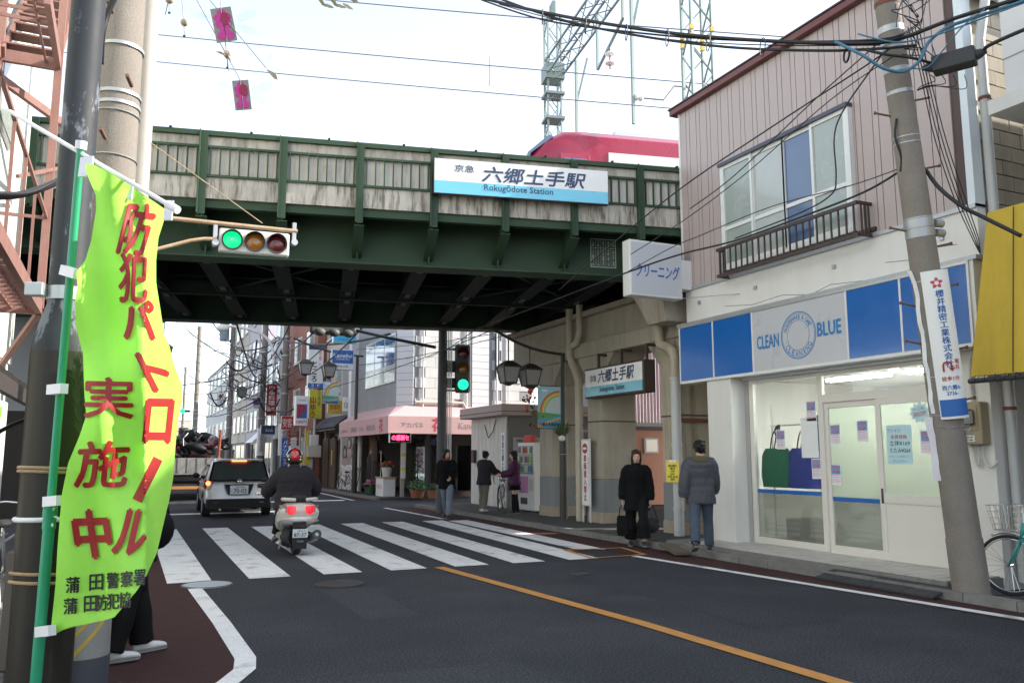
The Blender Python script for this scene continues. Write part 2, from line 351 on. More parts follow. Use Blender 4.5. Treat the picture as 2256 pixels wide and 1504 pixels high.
strip([(4.13, 11.35), (4.5, 6.8), (4.58, 4.4), (4.6, -5)], 0.15, Z2).build('centre_line', 'road_yellow', road)
strip([(7.36, 11.3), (7.7, 7.85), (7.93, 5.4), (8.0, 3)], 0.14, Z2).build('edge_line', 'road_white', road)
strip([(7.35, 19.9), (7.3, 24.9)], 0.13, Z2).build('edge_line', 'road_white', road)
strip([(7.5, 29.5), (7.72, 36), (7.8, 120)], 0.14, Z2).build('edge_line', 'road_white', road)
strip([(0.86, 10.75), (0.93, 8.5), (0.95, 6.95), (0.9, 6.6), (0.74, 6.25), (0.45, 5.97), (0.0, 5.85)], 0.16, Z2).build('edge_line', 'road_white', road)
strip([(0.9, 21), (0.9, 120)], 0.14, Z2).build('edge_line', 'road_white', road)
MB().box(4.35, 7.25, 29.6, 30.0, Z1, Z2).build('stop_line', 'road_white', road)
MB().box(1.0, 4.1, 24.3, 24.75, Z1, Z2).build('stop_line', 'road_white', road)
mb = MB(); q = [(6.77, 12.48), (7.81, 12.38), (7.62, 11.4), (6.60, 11.34)]
strip(q + [q[0]], 0.10, 0.011).build('box_marking', 'road_yellow', road)
# manhole covers
for (x, y, r) in ((1.02, 11.02, 0.30), (2.5, 10.4, 0.3), (5.6, 9.9, 0.12)):
    o = MB().disc((x, y, 0.006), r, (0, 0, 1), 0.008, 28).build('manhole_cover', 'galv' if x < 2 else 'dark_metal', road)
    MB().torus((x, y, 0.008), r * 0.97, 0.008, (0, 0, 1), 28, 6).build('cover_rim', 'dark_metal', o)
mat('asphalt_patch', (0.045, 0.0475, 0.055), 0.9, var=0.3, scale=1.0, bump=0.5, bscale=90, speck=0.6, sscale=50, spec=0.15); mat('asphalt_worn', (0.056, 0.059, 0.067), 0.9, var=0.3, scale=1.2, bump=0.5, bscale=90, speck=0.6, sscale=50, spec=0.15)
MB().add([(5.35, 6.2, .002), (6.3, 6.15, .002), (6.35, 9.9, .002), (5.45, 9.95, .002)], [(0, 1, 2, 3)]).build('repair_patch', 'asphalt_patch', road)
MB().add([(1.2, 5.2, .002), (2.9, 5.0, .002), (2.8, 6.0, .002), (1.3, 6.1, .002)], [(0, 1, 2, 3)]).build('repair_patch', 'asphalt_worn', road)
MB().add([(2.2, 8.1, .002), (2.75, 8.05, .002), (2.8, 10.0, .002), (2.2, 10.05, .002)], [(0, 1, 2, 3)]).build('repair_patch', 'asphalt_worn', road)
# right pavement: kerb stones, walk, drain cover
walk = struct('right_pavement', MB().box(8.40, 14.0, 11.9, 24.9, -0.2, 0.085), 'pavement_grey')
kb = MB().box(-0.075, 0.075, -0.295, 0.295, -0.15, 0.10).mesh('kerb_stone')
for k in range(36):
    y = 3.6 + 0.6 * k
    if y < 24.9: piece('kerb_stone', kb, walk, (8.325 + random.uniform(-.006, .006), y, random.uniform(-.008, .004)), rot=(0, 0, random.uniform(-.01, .01)), m='kerb')
for k in range(40):
    piece('kerb_stone', kb, walk, (8.325, 29.6 + 0.6 * k, 0), m='kerb')
struct('far_pavement', MB().box(8.40, 14, 29.3, 120, -0.2, 0.085), 'pavement_grey')
# left pavement of square slabs
lp = struct('left_pavement', MB().box(-6, -0.75, 4, 60, -0.2, 0.02), 'pavement_grey')
sb = MB().box(-0.143, 0.143, -0.143, 0.143, 0.0, 0.03).mesh('paving_slab')
for i in range(5):
    for j in range(34): piece('paving_slab', sb, lp, (-0.92 - 0.3 * i, 5.2 + 0.3 * j, 0.018 + random.uniform(-.002, .003)), m='kerb')
lk = MB().box(-0.06, 0.06, -0.295, 0.295, -0.15, 0.06).mesh('kerb_stone')
for k in range(30): piece('kerb_stone', lk, lp, (-0.70, 5.3 + 0.6 * k, 0), m='kerb')
# a loose flat board lying over the gutter beside the man
o = MB().box(-0.42, 0.42, -0.13, 0.13, 0, 0.05).build('wooden_board', mat('driftwood', (0.13, 0.10, 0.075), 0.9, var=0.4, scale=10), bevel=0.008)
o.location = (8.12, 11.3, 0.055); o.rotation_euler = (0, R(-4), R(72)); tag(o, 'short weathered board lying on the kerb beside the man in grey', 'board')

# ------------------------------------------------------------ railway bridge (its own frame: x along the bridge, y away from the camera)
BRZ = math.atan2(-0.215, 0.977)
br = thing('railway_bridge', 'green steel railway bridge with stained concrete parapet across the street', 'bridge', (9.6, 12.6, 0), BRZ)
posts = [-15.4 + 1.31 * k + 0.0 for k in range(0, 13)]           # ... -8.85, -7.54, -6.23, -4.92, -3.61, -2.3, -0.99
X0, X1 = -16.2, 7.0
def bl(): return MB()
for ly, nm in ((0.8, 'near'), (8.05, 'far')):
    g = bl().box(X0, X1, ly, ly + 0.03, 5.03, 6.25).build('girder_web', 'green_steel', br, local=True)
    bl().box(X0, X1, ly - 0.24, ly + 0.26, 5.0, 5.03).build('girder_flange', 'green_steel', g, local=True)
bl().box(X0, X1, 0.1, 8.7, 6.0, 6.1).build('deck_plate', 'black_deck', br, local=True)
for ly in (0.06, 8.72):
    bl().box(X0, X1, ly, ly + 0.14, 5.73, 5.87).build('edge_channel', 'green_steel', br, local=True)
st = bl().box(-0.012, 0.012, 0.66, 0.80, 5.03, 5.98).mesh('stiffener')
for x in posts: piece('web_stiffener', st, br, (x, 0, 0), m='green_steel')
# floor beams with bolted splices
fb = bl().box(-0.01, 0.01, 0.83, 8.05, 5.15, 6.0).box(-0.16, 0.16, 0.9, 8.0, 5.10, 5.13).mesh('floor_beam')
sp = bl().box(-0.055, 0.055, -0.17, 0.17, 0, 0.02).mesh('splice_plate')
bt = MB()
for i in range(4):
    for s in (-0.105, 0.105): bt.box(s - 0.018, s + 0.018, -0.15 + 0.1 * i - 0.018, -0.15 + 0.1 * i + 0.018, -0.02, 0.02)
bt = bt.mesh('bolt_row')
for x in posts:
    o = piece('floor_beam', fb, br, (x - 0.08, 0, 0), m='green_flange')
    for y in (1.35, 3.95, 4.95, 7.55):
        q = piece('splice_plate', sp, o, (0, y, 5.085), m='splice'); q2 = piece('bolts', bt, o, (0, y, 5.09), m='green_dark')
for y, z in ((4.55, 5.06), ):
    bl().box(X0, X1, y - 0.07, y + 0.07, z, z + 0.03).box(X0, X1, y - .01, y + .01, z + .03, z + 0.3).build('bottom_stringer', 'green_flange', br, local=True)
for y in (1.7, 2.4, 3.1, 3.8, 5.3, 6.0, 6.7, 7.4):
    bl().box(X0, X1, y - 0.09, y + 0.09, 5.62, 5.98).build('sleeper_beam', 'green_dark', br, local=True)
for (x, s) in ((posts[5], 1), (posts[7], -1), (posts[9], 1), (posts[11], -1)):
    bl().bar((x, 1.0, 5.2), (x + 1.31 * s * 2, 4.5, 5.2), 0.09, 0.02).build('lateral_brace', 'green_flange', br, local=True)
# cantilever brackets
bk = MB().prism([(0, 0.02, 5.56), (0, 0.80, 5.18), (0, 0.80, 5.95), (0, 0.02, 5.95)], (-0.008, 0, 0), (0.016 - 0.008, 0, 0)).mesh('bracket')
bf = MB().hexa([(-0.09, -0.02, 5.545), (0.09, -0.02, 5.545), (0.09, 0.80, 5.155), (-0.09, 0.80, 5.155), (-0.09, -0.02, 5.56), (0.09, -0.02, 5.56), (0.09, 0.80, 5.175), (-0.09, 0.80, 5.175)]).mesh('bracket_flange')
po = MB().box(-0.075, -0.06, -0.11, 0.04, 5.6, 7.05).box(0.06, 0.075, -0.11, 0.04, 5.6, 7.05).box(-0.06, 0.06, -0.045, -0.03, 5.6, 7.05).mesh('parapet_post')
po2 = MB().box(-0.062, 0.062, -0.065, -0.05, 5.585, 7.04).box(-0.07, -0.055, -0.13, 0.02, 5.585, 7.04).mesh('parapet_post')
for x in posts:
    o = piece('bracket', bk, br, (x, 0, 0), m='green_steel'); piece('bracket_flange', bf, o, (0, 0, 0), m='green_steel')
    piece('parapet_post', po2, br, (x, 0, 0), m='green_steel')
# parapet bays: concrete panels and the rail in front
pit = 1.31
up = MB().box(-0.638, 0.638, 0.03, 0.13, 6.80, 6.97).mesh('upper_panel')
lw = MB().box(-0.638, 0.638, 0.01, 0.13, 5.875, 6.25).mesh('lower_panel')
rings = []
for k in range(49):
    x = -0.638 + 1.276 * k / 48; y = 0.055 - 0.020 * abs(math.sin(math.pi * 8 * k / 48)) ** 0.7
    rings.append([(x, y, 6.25), (x, y, 6.80), (x, 0.16, 6.80), (x, 0.16, 6.25)])
mid = MB().loft(rings).mesh('ribbed_panel')
rl = MB().box(-0.638, 0.638, -0.03, 0.02, 6.755, 6.795).mesh('rail'); rl2 = MB().box(-0.638, 0.638, -0.03, 0.02, 6.245, 6.285).mesh('rail')
ba = MB().box(-0.010, 0.010, -0.035, 0.012, 6.285, 6.755).mesh('rail_bar')
top = MB().box(-0.655, 0.653, -0.04, 0.17, 6.972, 7.055).mesh('top_rail')
clip = MB().box(-0.02, 0.02, -0.05, 0.03, 7.055, 7.085).mesh('clip')
for x in posts[:-1] + [posts[-1]]:
    c = x + pit / 2
    piece('upper_panel', up, br, (c, 0, 0), m='parapet_concrete'); piece('lower_panel', lw, br, (c, 0, 0), m='band_concrete'); piece('ribbed_panel', mid, br, (c, 0, 0), m='panel_concrete')
    r1 = piece('rail', rl, br, (c, 0, 0), m='green_steel'); piece('rail', rl2, br, (c, 0, 0), m='green_steel')
    for k in range(8): piece('rail_bar', ba, r1, (-0.638 + 1.276 * (k + 0.6) / 8.2, 0, 0), m='green_steel')
    t = piece('top_rail', top, br, (c, 0, 0), m='green_steel'); piece('clip', clip, t, (0.1, 0, 0), m='green_dark')
# far parapet, seen only from beneath
bl().box(X0, X1, 8.75, 8.9, 5.87, 7.0).build('far_parapet', 'parapet_concrete', br, local=True)
# survey plate painted on the girder
Fb = lambda u, v, n=0.0: W[br] @ Vector((u, 0.8 - n, v))
ft = MB()
for (u0, u1, v0, v1) in ((-1.73, -1.72, 5.22, 5.78), (-1.22, -1.21, 5.22, 5.78), (-1.73, -1.21, 5.775, 5.785), (-1.73, -1.21, 5.215, 5.225), (-1.73, -1.21, 5.60, 5.605)): ft.fbox(Fb, u0, u1, v0, v1, 0.002, 0.004)
for k in range(1, 5): ft.fbox(Fb, -1.73 + 0.104 * k, -1.726 + 0.104 * k, 5.22, 5.78, 0.002, 0.004)
o = ft.build('plate_frame', 'ink_white', br)
for k, (a, b) in enumerate((('上塗', 'フタル酸塗料一回'), ('下塗', 'さび止めペイント二回'), ('施工', '京浜急行電鉄株式会社'), ('竣工', '平成七年八月'), ('名称', '六郷土手第一架道橋'))):
    text(a, Fb, -1.677 + 0.104 * k, 5.69, 0.045, 0.12, 'ink_white', o, vert=True); text(b, Fb, -1.677 + 0.104 * k, 5.41, 0.045, 0.33, 'ink_white', o, vert=True)

# big station sign on the parapet
Fs = frame(W[br] @ Vector((-3.33, -0.24, 6.485)), Vector((0.977, -0.215, 0)))
ss = thing('station_sign', 'long white and light blue station name sign on the bridge parapet', 'sign', W[br] @ Vector((-3.33, -0.1, 6.16)), BRZ)
MB().fbox(Fs, -1.63, 1.63, -0.325, 0.325, -0.12, -0.012).build('sign_case', 'brown_metal', ss)
MB().fbox(Fs, -1.615, 1.615, -0.09, 0.315, -0.012, 0).build('white_panel', 'sign_white', ss)
MB().fbox(Fs, -1.615, 1.615, -0.315, -0.09, -0.012, 0).build('blue_band', 'sign_cyan', ss)
text('京急', Fs, -1.08, 0.155, 0.36, 0.135, 'ink_navy', ss, bold=0.025, shear=0.12)
text('六郷土手駅', Fs, 0.22, 0.085, 1.92, 0.30, 'ink_navy', ss, bold=0.045, shear=0.2)
text('Rokugōdote Station', Fs, -0.08, -0.175, 1.28, 0.155, 'ink_navy', ss, bold=0.02)

# ------------------------------------------------------------ train on the far track
tr = thing('train', 'red commuter train with white window band passing over the bridge', 'train', W[br] @ Vector((4.15, 5.6, 5.93)), BRZ)
mat('train_red', (0.36, 0.015, 0.05), 0.28, var=0.04, coat=0.6); mat('train_white', (0.72, 0.70, 0.66), 0.35, var=0.04, coat=0.3)
def tsec(x, hw, zt, zb=5.6, crown=0.26):
    # section in train frame (x along, relative to centre (4, 5.6))
    pts = [(-hw, zb), (-hw, zt - 0.55), (-hw * 0.97, zt - 0.28), (-hw * 0.82, zt - 0.1), (-hw * 0.5, zt - 0.02), (0, zt), (hw * 0.5, zt - 0.02), (hw * 0.82, zt - 0.1), (hw * 0.97, zt - 0.28), (hw, zt - 0.55), (hw, zb)]
    return [Vector((x - 4, y, z - 5.6)) for y, z in pts]
MB().loft([tsec(-2.45, 0.95, 8.1), tsec(-2.2, 1.15, 8.6), tsec(-1.8, 1.3, 9.02), tsec(-1.35, 1.36, 9.24), tsec(-0.9, 1.38, 9.28), tsec(14, 1.38, 9.28)]).build('body', 'train_red', tr, local=True, smooth=40)
MB().loft([[Vector(p) for p in ((-6.47 , -0.85, 1.2), (-6.47, 0.85, 1.2), (-6.52, 0.85, 1.2), (-6.52, -0.85, 1.2))], [Vector(p) for p in ((-6.17, -1.1, 2.95), (-6.17, 1.1, 2.95), (-6.24, 1.1, 2.97), (-6.24, -1.1, 2.97))], [Vector(p) for p in ((-5.62, -1.17, 3.38), (-5.62, 1.17, 3.38), (-5.72, 1.17, 3.43), (-5.72, -1.17, 3.43))]]).build('windscreen', mat('train_glass', (0.10, 0.17, 0.28), 0.12, var=0.1, coat=0.5), tr, local=True, smooth=40)
wb = MB().box(-4.28, 10, -1.40, -1.375, 1.3, 3.0).build('window_band', 'train_white', tr, local=True, bevel=0.02)
for (a, b) in ((-3.85, -3.0), (-1.9, -1.2), (-0.6, 0.4), (1.2, 2.2)):
    MB().box(a, b, -1.415, -1.395, 1.9, 2.75).build('side_window', 'train_glass', tr, local=True, bevel=0.03)
MB().box(-5.5, -4.75, -1.395, -1.37, 1.6, 2.9).build('cab_door', 'train_red', tr, local=True, bevel=0.01)
MB().box(-5.42, -4.83, -1.41, -1.39, 2.1, 2.78).build('cab_window', 'train_glass', tr, local=True, bevel=0.03)
MB().box(-3.9, -1.2, -0.7, 0.7, 3.66, 3.86).build('roof_unit', 'alu', tr, local=True, bevel=0.05)

# ------------------------------------------------------------ catenary: two lattice masts, a portal beam, droppers and wires
mat('mast_paint', (0.20, 0.26, 0.25), 0.5, metal=0.1, var=0.12, scale=4)
def lattice(mb, p, q, wd, n, side=Vector((1, 0, 0)), leg=0.05):
    p = Vector(p); q = Vector(q); d = (q - p).normalized(); s = (side - d * side.dot(d)).normalized(); t = d.cross(s)
    c = [(s * a + t * b) * (wd / 2) for a, b in ((-1, -1), (1, -1), (1, 1), (-1, 1))]
    for k in c: mb.bar(p + k, q + k, leg, leg)
    for i in range(n):
        a = p.lerp(q, i / n); b = p.lerp(q, (i + 1) / n)
        for k in range(4):
            m1, m2 = (c[k], c[(k + 1) % 4]) if i % 2 else (c[(k + 1) % 4], c[k])
            mb.bar(a + m1, b + m2, leg * 0.55, leg * 0.4)
    return c
dx = Vector((0.977, -0.215, 0)); dn = Vector((0.215, 0.977, 0))
m1 = W[br] @ Vector((-0.12, 9.3, 0)); m2 = W[br] @ Vector((0.72, 0.9, 0))
mast1 = thing('catenary_mast', 'pale green lattice mast behind the train nose carrying the portal beam', 'mast', m1 + Vector((0, 0, 6)), group='overhead line masts')
mb = MB(); lattice(mb, m1 + Vector((0, 0, 6)), m1 + Vector((0, 0, 15.2)), 0.42, 16, dx); mb.build('lattice', 'mast_paint', mast1)
mb = MB()
for z, h in ((11.8, .08), (12.6, .08), (13.1, .5)): mb.fbox(frame(m1 + Vector((0, 0, z)), dx), -0.3, 0.3, 0, h, -0.3, 0.3)
mb.build('collar', 'mast_paint', mast1)['kind'] = 'stuff'; MB().fbox(frame(m1 + Vector((0, 0, 15.2)), dx), -0.05, 0.05, 0, 0.5, -0.2, 0.2).build('cap', 'mast_paint', mast1)
mast2 = thing('catenary_mast', 'tall lattice mast with yellow bands rising behind the shop roof', 'mast', m2 + Vector((0, 0, 6)), group='overhead line masts')
mb = MB(); lattice(mb, m2 + Vector((0, 0, 6)), m2 + Vector((0, 0, 14.5)), 0.46, 15, dx, 0.06); mb.build('lattice', 'mast_paint', mast2)
mat('mast_yellow', (0.75, 0.5, 0.08), 0.5)
for z in (10.15, 10.35):
    mb = MB()
    for a in (-1, 1):
        for b in (-1, 1): mb.fbox(frame(m2 + dx * (a * .23) + dn * (b * .23) + Vector((0, 0, z)), dx), -0.04, 0.04, 0, 0.1, -0.04, 0.04)
    mb.build('yellow_band', 'mast_yellow', mast2)
beam = thing('portal_beam', 'lattice portal beam spanning the tracks between the two masts', 'beam', m1 + Vector((0, 0, 13.3)))
mb = MB(); lattice(mb, m1 + Vector((0, 0, 13.5)), m2 + Vector((0, 0, 14.1)), 0.5, 18, dx); mb.build('lattice', 'mast_paint', beam)
for (t, l, off) in ((0.12, 3.4, 0.35), (0.62, 4.0, 0.1)):
    a = (m1 + Vector((0, 0, 13.3))).lerp(m2 + Vector((0, 0, 13.9)), t) + dx * off
    o = MB().bar(a, a - Vector((0, 0, l)), 0.07).build('drop_arm', 'mast_paint', beam)
    MB().bar(a + dx * .35 + Vector((0, 0, .1)), a - Vector((0, 0, l * 0.4)), 0.05).build('brace', 'mast_paint', o)
    for k in (0.08, 0.2): MB().ell(a - Vector((0, 0, l - .7)) + dx * k, 0.06, 0.09, 0.09).build('insulator', 'ink_white', o, smooth=True)
    MB().tube([a - Vector((0, 0, l - .7)) + dx * .25, a - Vector((0, 0, l - .7)) + dx * .8, a - Vector((0, 0, l - 1.1)) + dx * 1.1, a - Vector((0, 0, l - 1.1)) + dx * 1.5], 0.02, 6).build('registration_arm', 'wire_grey', o)
a = (m1 + Vector((0, 0, 13.3))).lerp(m2 + Vector((0, 0, 13.9)), 0.4)
o = MB().bar(a, a - Vector((0, 0, 1.6)), .06).bar(a - Vector((0, 0, 1.6)), a - Vector((0, 0, 1.6)) - dn * 2.0 + Vector((0, 0, .4)), .06).bar(a - Vector((0, 0, 1.2)) - dn * 2.0, a - dn * 2.0, .06).build('drop_frame', 'mast_paint', beam)
b = a - Vector((0, 0, 1.5)) - dn * 1.0
for k in (0.15, 0.4): MB().ell(b - Vector((0, 0, k)), 0.14, 0.14, 0.05).build('insulator', 'ink_white', o, smooth=True)
MB().cyl(b, b - Vector((0, 0, .55)), 0.025, n=8).build('insulator_rod', 'wire_grey', o)
# contact and messenger wires along the tracks
wires = []
def wire(name, label, pts, r, m='wire_grey', n=5, cat='wire', group=None):
    o = MB().tube(pts, r, n).build(name, m, smooth=True); tag(o, label, cat, group); return o
for i, (pa, pb, D1, D2) in enumerate((((-300, 8), (1610, 190), 26, 19), ((-300, 68), (1610, 250), 27, 19.5), ((320, -40), (2000, 100), 22, 16))):
    a = at(*pa, D=D1); b = at(*pb, D=D2); lab = ['upper overhead line wire crossing the sky above the bridge', 'lower overhead contact wire just above the bridge parapet', 'thin overhead wire high up across the top of the picture'][i]
    wire('overhead_wire', lab, sag(a, b, 0.1, 12), 0.014, group='overhead line wires')
a = at(1079, 125, D=21.4); b = at(1079, 190, D=22); wire('dropper', 'thin dropper hanging between the two overhead wires', [a, b], 0.01)
# ------------------------------------------------------------ station: concrete viaduct piers on the right under the bridge
vd = thing('station_viaduct', 'stained cream concrete piers and beam of the station under the tracks', 'viaduct', (9.9, 16, 0))
for (y0, y1) in ((13.1, 13.8), (16.1, 16.75), (18.5, 19.2)):
    p = MB().box(9.7, 10.6, y0, y1, 1.04, 3.9).build('pier', mat('pier_rusty', (0.42, 0.38, 0.30), 0.9, var=0.2, scale=2, bump=0.12, bscale=40, spec=.15, streak=0.8, streak_col=(0.19, 0.105, 0.045), lo=.5, hi=.72, stain_scale=0.55, streak_z=.1) if y0 < 14 else 'concrete', vd, bevel=0.015)
    MB().box(9.698, 10.602, y0 - 0.002, y1 + 0.002, 0.32, 1.04).build('grey_band', 'concrete_grey_paint', p)
    MB().box(9.68, 10.62, y0 - 0.02, y1 + 0.02, 0.0, 0.32).build('pier_base', 'concrete_base', p, bevel=0.012)
    MB().box(9.69, 10.61, y0 - 0.008, y1 + 0.008, 2.32, 2.35).build('joint', 'groove', p)
    for s in (-1, 1):
        e = y0 if s < 0 else y1
        MB().prism([(0, e, 3.85), (0, e + s * 0.5, 3.85), (0, e, 3.3)], (9.72, 0, 0), (10.58, 0, 0)).build('haunch', 'concrete', p)
MB().box(9.65, 10.65, 11.9, 21.0, 3.85, 4.2).build('beam', 'concrete', vd, bevel=0.015)
MB().box(9.78, 10.6, 11.95, 20.95, 4.2, 4.85).build('upper_wall', 'concrete', vd)
MB().box(9.60, 10.7, 11.9, 21.0, 4.80, 4.92).build('ledge', 'concrete_base', vd)
MB().box(10.0, 26, 12.9, 20.4, 4.86, 5.0).build('deck_slab', 'concrete', vd)
for y in (13.6, 16.6, 20.4):
    MB().box(9.7, 10.2, y - 0.25, y + 0.25, 4.9, 5.03).build('bearing', 'green_dark', vd)
for y in (13.1, 18.5):
    MB().box(14.5, 15.4, y, y + 0.7, 0, 4.86).build('back_pier', 'concrete', vd)
# rust-stained straps on the pier beside the shop
for z in (2.2, 3.05): MB().box(9.62, 10.6, 13.03, 13.09, z, z + 0.07).build('steel_strap', 'rust', vd)
# paving of the passage under the tracks
struct('station_floor', MB().box(10.62, 26, 12.0, 24.5, -0.1, 0.07), 'pavement_grey')
# what shows through between the piers: corrugated wall, orange hut, chain-link
cw = thing('corrugated_wall', 'pale violet corrugated metal wall seen between the station piers', 'wall', (16, 22.4, 0))
rings = []
for k in range(97):
    x = 13.8 + 6.0 * k / 96; y = 22.45 + (0.03 if k % 2 else -0.03); rings.append([(x, y, 0.3), (x, y, 5.6), (x, y + 0.1, 5.6), (x, y + 0.1, 0.3)])
MB().loft(rings).build('corrugated_sheet', mat('violet_sheet', (0.60, 0.50, 0.54), 0.5, var=0.15), cw)
MB().box(13.8, 19.8, 22.36, 22.42, 2.5, 2.62).build('cross_rail', 'dark_metal', cw)
hut = thing('ticket_hut', 'small orange boarded hut with a square window behind the piers', 'hut', (14.9, 21.6, 0))
MB().box(14.0, 15.8, 21.4, 22.3, 0.1, 2.35).build('wall', mat('orange_board', (0.62, 0.27, 0.17), 0.6, var=0.1), hut)
f = MB().box(14.35, 14.85, 21.34, 21.4, 1.65, 2.1).build('window', 'white_metal', hut); MB().box(14.4, 14.8, 21.33, 21.345, 1.7, 2.05).build('pane', 'dark_glass', f)
MB().box(13.95, 15.9, 21.3, 22.35, 2.35, 2.45).build('roof', 'brown_metal', hut)
fe = thing('chain_link_fence', 'low chain-link fence on steel posts under the viaduct', 'fence', (12.6, 15, 0))
for y in (14.0, 15.2, 16.05): MB().cyl((12.6, y, 0), (12.6, y, 1.7), 0.03, n=8).build('fence_post', 'galv', fe)
mb = MB()
for k in range(26):
    a = 14.0 + 0.08 * k
    for s in (1, -1):
        y0, y1 = (a, a + 1.5) if s > 0 else (a, a - 1.5)
        def cl(y, z): return (12.6, y, z)
        t0, t1 = 0, 1
        if y1 > 16.05: t1 = (16.05 - y0) / (y1 - y0)
        if y1 < 14.0: t1 = (14.0 - y0) / (y1 - y0)
        if y0 <= 16.05 and t1 > 0.02: mb.bar(cl(y0, 0.15), cl(y0 + (y1 - y0) * t1, 0.15 + 1.5 * t1), 0.008)
o = mb.build('wire_mesh', 'wire_grey', fe); o['kind'] = 'stuff'
# drain pipes
mat('pipe_cream', (0.45, 0.40, 0.31), 0.5, var=0.15, streak=0.4, streak_col=(0.2, 0.13, 0.07)); mat('pipe_grey', (0.50, 0.51, 0.50), 0.5, var=0.12, streak=0.2, streak_col=(0.25, 0.22, 0.18))
dp = thing('drain_pipe', 'cream drain pipe with an offset bend beside the station name box', 'drain pipe', (9.6, 17.0, 0), group='drain pipes on the station')
MB().tube([(9.58, 17.35, 5.1), (9.58, 17.35, 3.95), (9.58, 17.25, 3.75), (9.58, 17.05, 3.5), (9.58, 16.95, 3.3), (9.58, 16.95, 0.0)], 0.085, 14).build('pipe', 'pipe_cream', dp, smooth=50)
MB().tube([(9.58, 16.85, 5.1), (9.58, 16.85, 4.45), (9.58, 17.0, 4.2), (9.58, 17.3, 4.15)], 0.085, 14).build('branch_pipe', 'pipe_cream', dp, smooth=50)
for z in (0.6, 2.0): MB().cyl((9.58, 16.95, z), (9.58, 16.95, z + 0.05), 0.1, n=14).build('pipe_clamp', 'pipe_cream', dp)
dp2 = thing('drain_pipe', 'grey drain pipe under the rain hopper at the end pier', 'drain pipe', (9.5, 13.6, 0), group='drain pipes on the station')
MB().tube([(9.5, 13.55, 4.2), (9.5, 13.55, 3.85), (9.5, 13.5, 3.72), (9.5, 13.25, 3.65), (9.5, 13.1, 3.55), (9.5, 13.05, 3.4), (9.5, 13.05, 3.0)], 0.095, 14).build('elbow', 'pipe_cream', dp2, smooth=50)
MB().cyl((9.5, 13.05, 3.02), (9.5, 13.05, 0), 0.095).build('pipe', 'pipe_grey', dp2, smooth=50)
for z in (0.55, 1.75, 3.0): MB().cyl((9.5, 13.05, z), (9.5, 13.05, z + 0.05), 0.108).build('pipe_clamp', 'pipe_grey', dp2)
hp = thing('rain_hopper', 'rust-streaked tapered metal rain hopper above the end pier', 'hopper', (9.4, 13.1, 4.05))
MB().loft([[(9.12, 13.35, 4.08), (9.12, 12.75, 4.08), (9.6, 12.75, 4.08), (9.6, 13.35, 4.08)], [(8.98, 13.75, 4.8), (8.98, 12.72, 4.8), (9.62, 12.72, 4.8), (9.62, 13.75, 4.8)]]).build('hopper_box', mat('hopper_tin', (0.42, 0.38, 0.32), 0.5, metal=0.2, var=0.2, streak=0.75, streak_col=(0.2, 0.11, 0.05), stain_scale=0.9), hp)
MB().box(8.95, 9.64, 12.69, 13.78, 4.8, 4.86).build('rim', 'hopper_tin', hp)
# lit-box station name sign hung under the beam
Fn = frame((9.36, 15.1, 3.16), (0, -1, 0))
sn = thing('station_name_box', 'small blue and white station name box over the station entrance', 'sign', (9.5, 15.1, 2.84))
MB().fbox(Fn, -1.18, 1.18, -0.33, 0.33, -0.3, -0.01).build('case', 'brown_metal', sn, bevel=0.01)
mat('lit_white', (0.72, 0.72, 0.70), 0.25, var=0.03, coat=0.4); mat('lit_cyan', (0.10, 0.42, 0.55), 0.25, var=0.03, coat=0.4)
MB().fbox(Fn, -1.14, 1.14, -0.08, 0.29, -0.01, 0).build('white_panel', 'lit_white', sn); MB().fbox(Fn, -1.14, 1.14, -0.29, -0.08, -0.01, 0).build('blue_band', 'lit_cyan', sn)
text('京急', Fn, -0.78, 0.10, 0.27, 0.15, 'ink_navy', sn, bold=0.03); text('六郷土手駅', Fn, 0.14, 0.115, 1.42, 0.29, 'ink_navy', sn, bold=0.05, shear=0.15)
text('Rokugōdote Station', Fn, -0.02, -0.175, 0.98, 0.155, 'ink_navy', sn, bold=0.02)
for u in (-0.8, 0.15, 1.1):
    MB().fbox(Fn, u - 0.025, u + 0.025, 0.33, 0.66, -0.18, -0.13).fbox(Fn, u - 0.025, u + 0.025, 0.61, 0.66, -0.4, -0.18).build('hanger', 'brown_metal', sn)
# no-entry board
Fe = frame((9.52, 16.55, 1.18), (0, -1, 0))
ne = thing('no_entry_board', 'tall white board with red no-entry mark in front of the middle pier', 'sign', (9.55, 16.55, 0.08))
MB().fbox(Fe, -0.2, 0.2, -0.73, 0.76, -0.03, 0).build('board', 'sign_white', ne, bevel=0.006)
mb = MB()
for (a, b, c, d) in ((-0.185, -0.178, -0.72, 0.74), (0.178, 0.185, -0.72, 0.74), (-0.185, 0.185, -0.72, -0.713), (-0.185, 0.185, 0.733, 0.74)): mb.fbox(Fe, a, b, c, d, 0.001, 0.003)
mb.build('border_line', 'ink_grey', ne)
d = MB().disc(Fe(-0.02, 0.55, 0.003), 0.115, (1, 0, 0), 0.004, 28).build('red_disc', 'ink_red', ne); MB().fbox(Fe, -0.1, 0.06, 0.525, 0.575, 0.006, 0.008).build('white_bar', 'ink_white', d)
text('車両進入禁止', Fe, -0.02, -0.10, 0.13, 1.02, 'ink_red', ne, bold=0.05, vert=True)
text('駐輪場出入口以外', Fe, 0.125, -0.02, 0.045, 0.75, 'ink_grey', ne, vert=True); text('（緊急車両を除く）', Fe, -0.145, -0.2, 0.04, 0.75, 'ink_grey', ne, vert=True)
for u in (-0.16, 0.16): MB().fbox(Fe, u - 0.015, u + 0.015, -1.1, -0.73, -0.035, -0.005).build('leg', 'white_metal', ne)
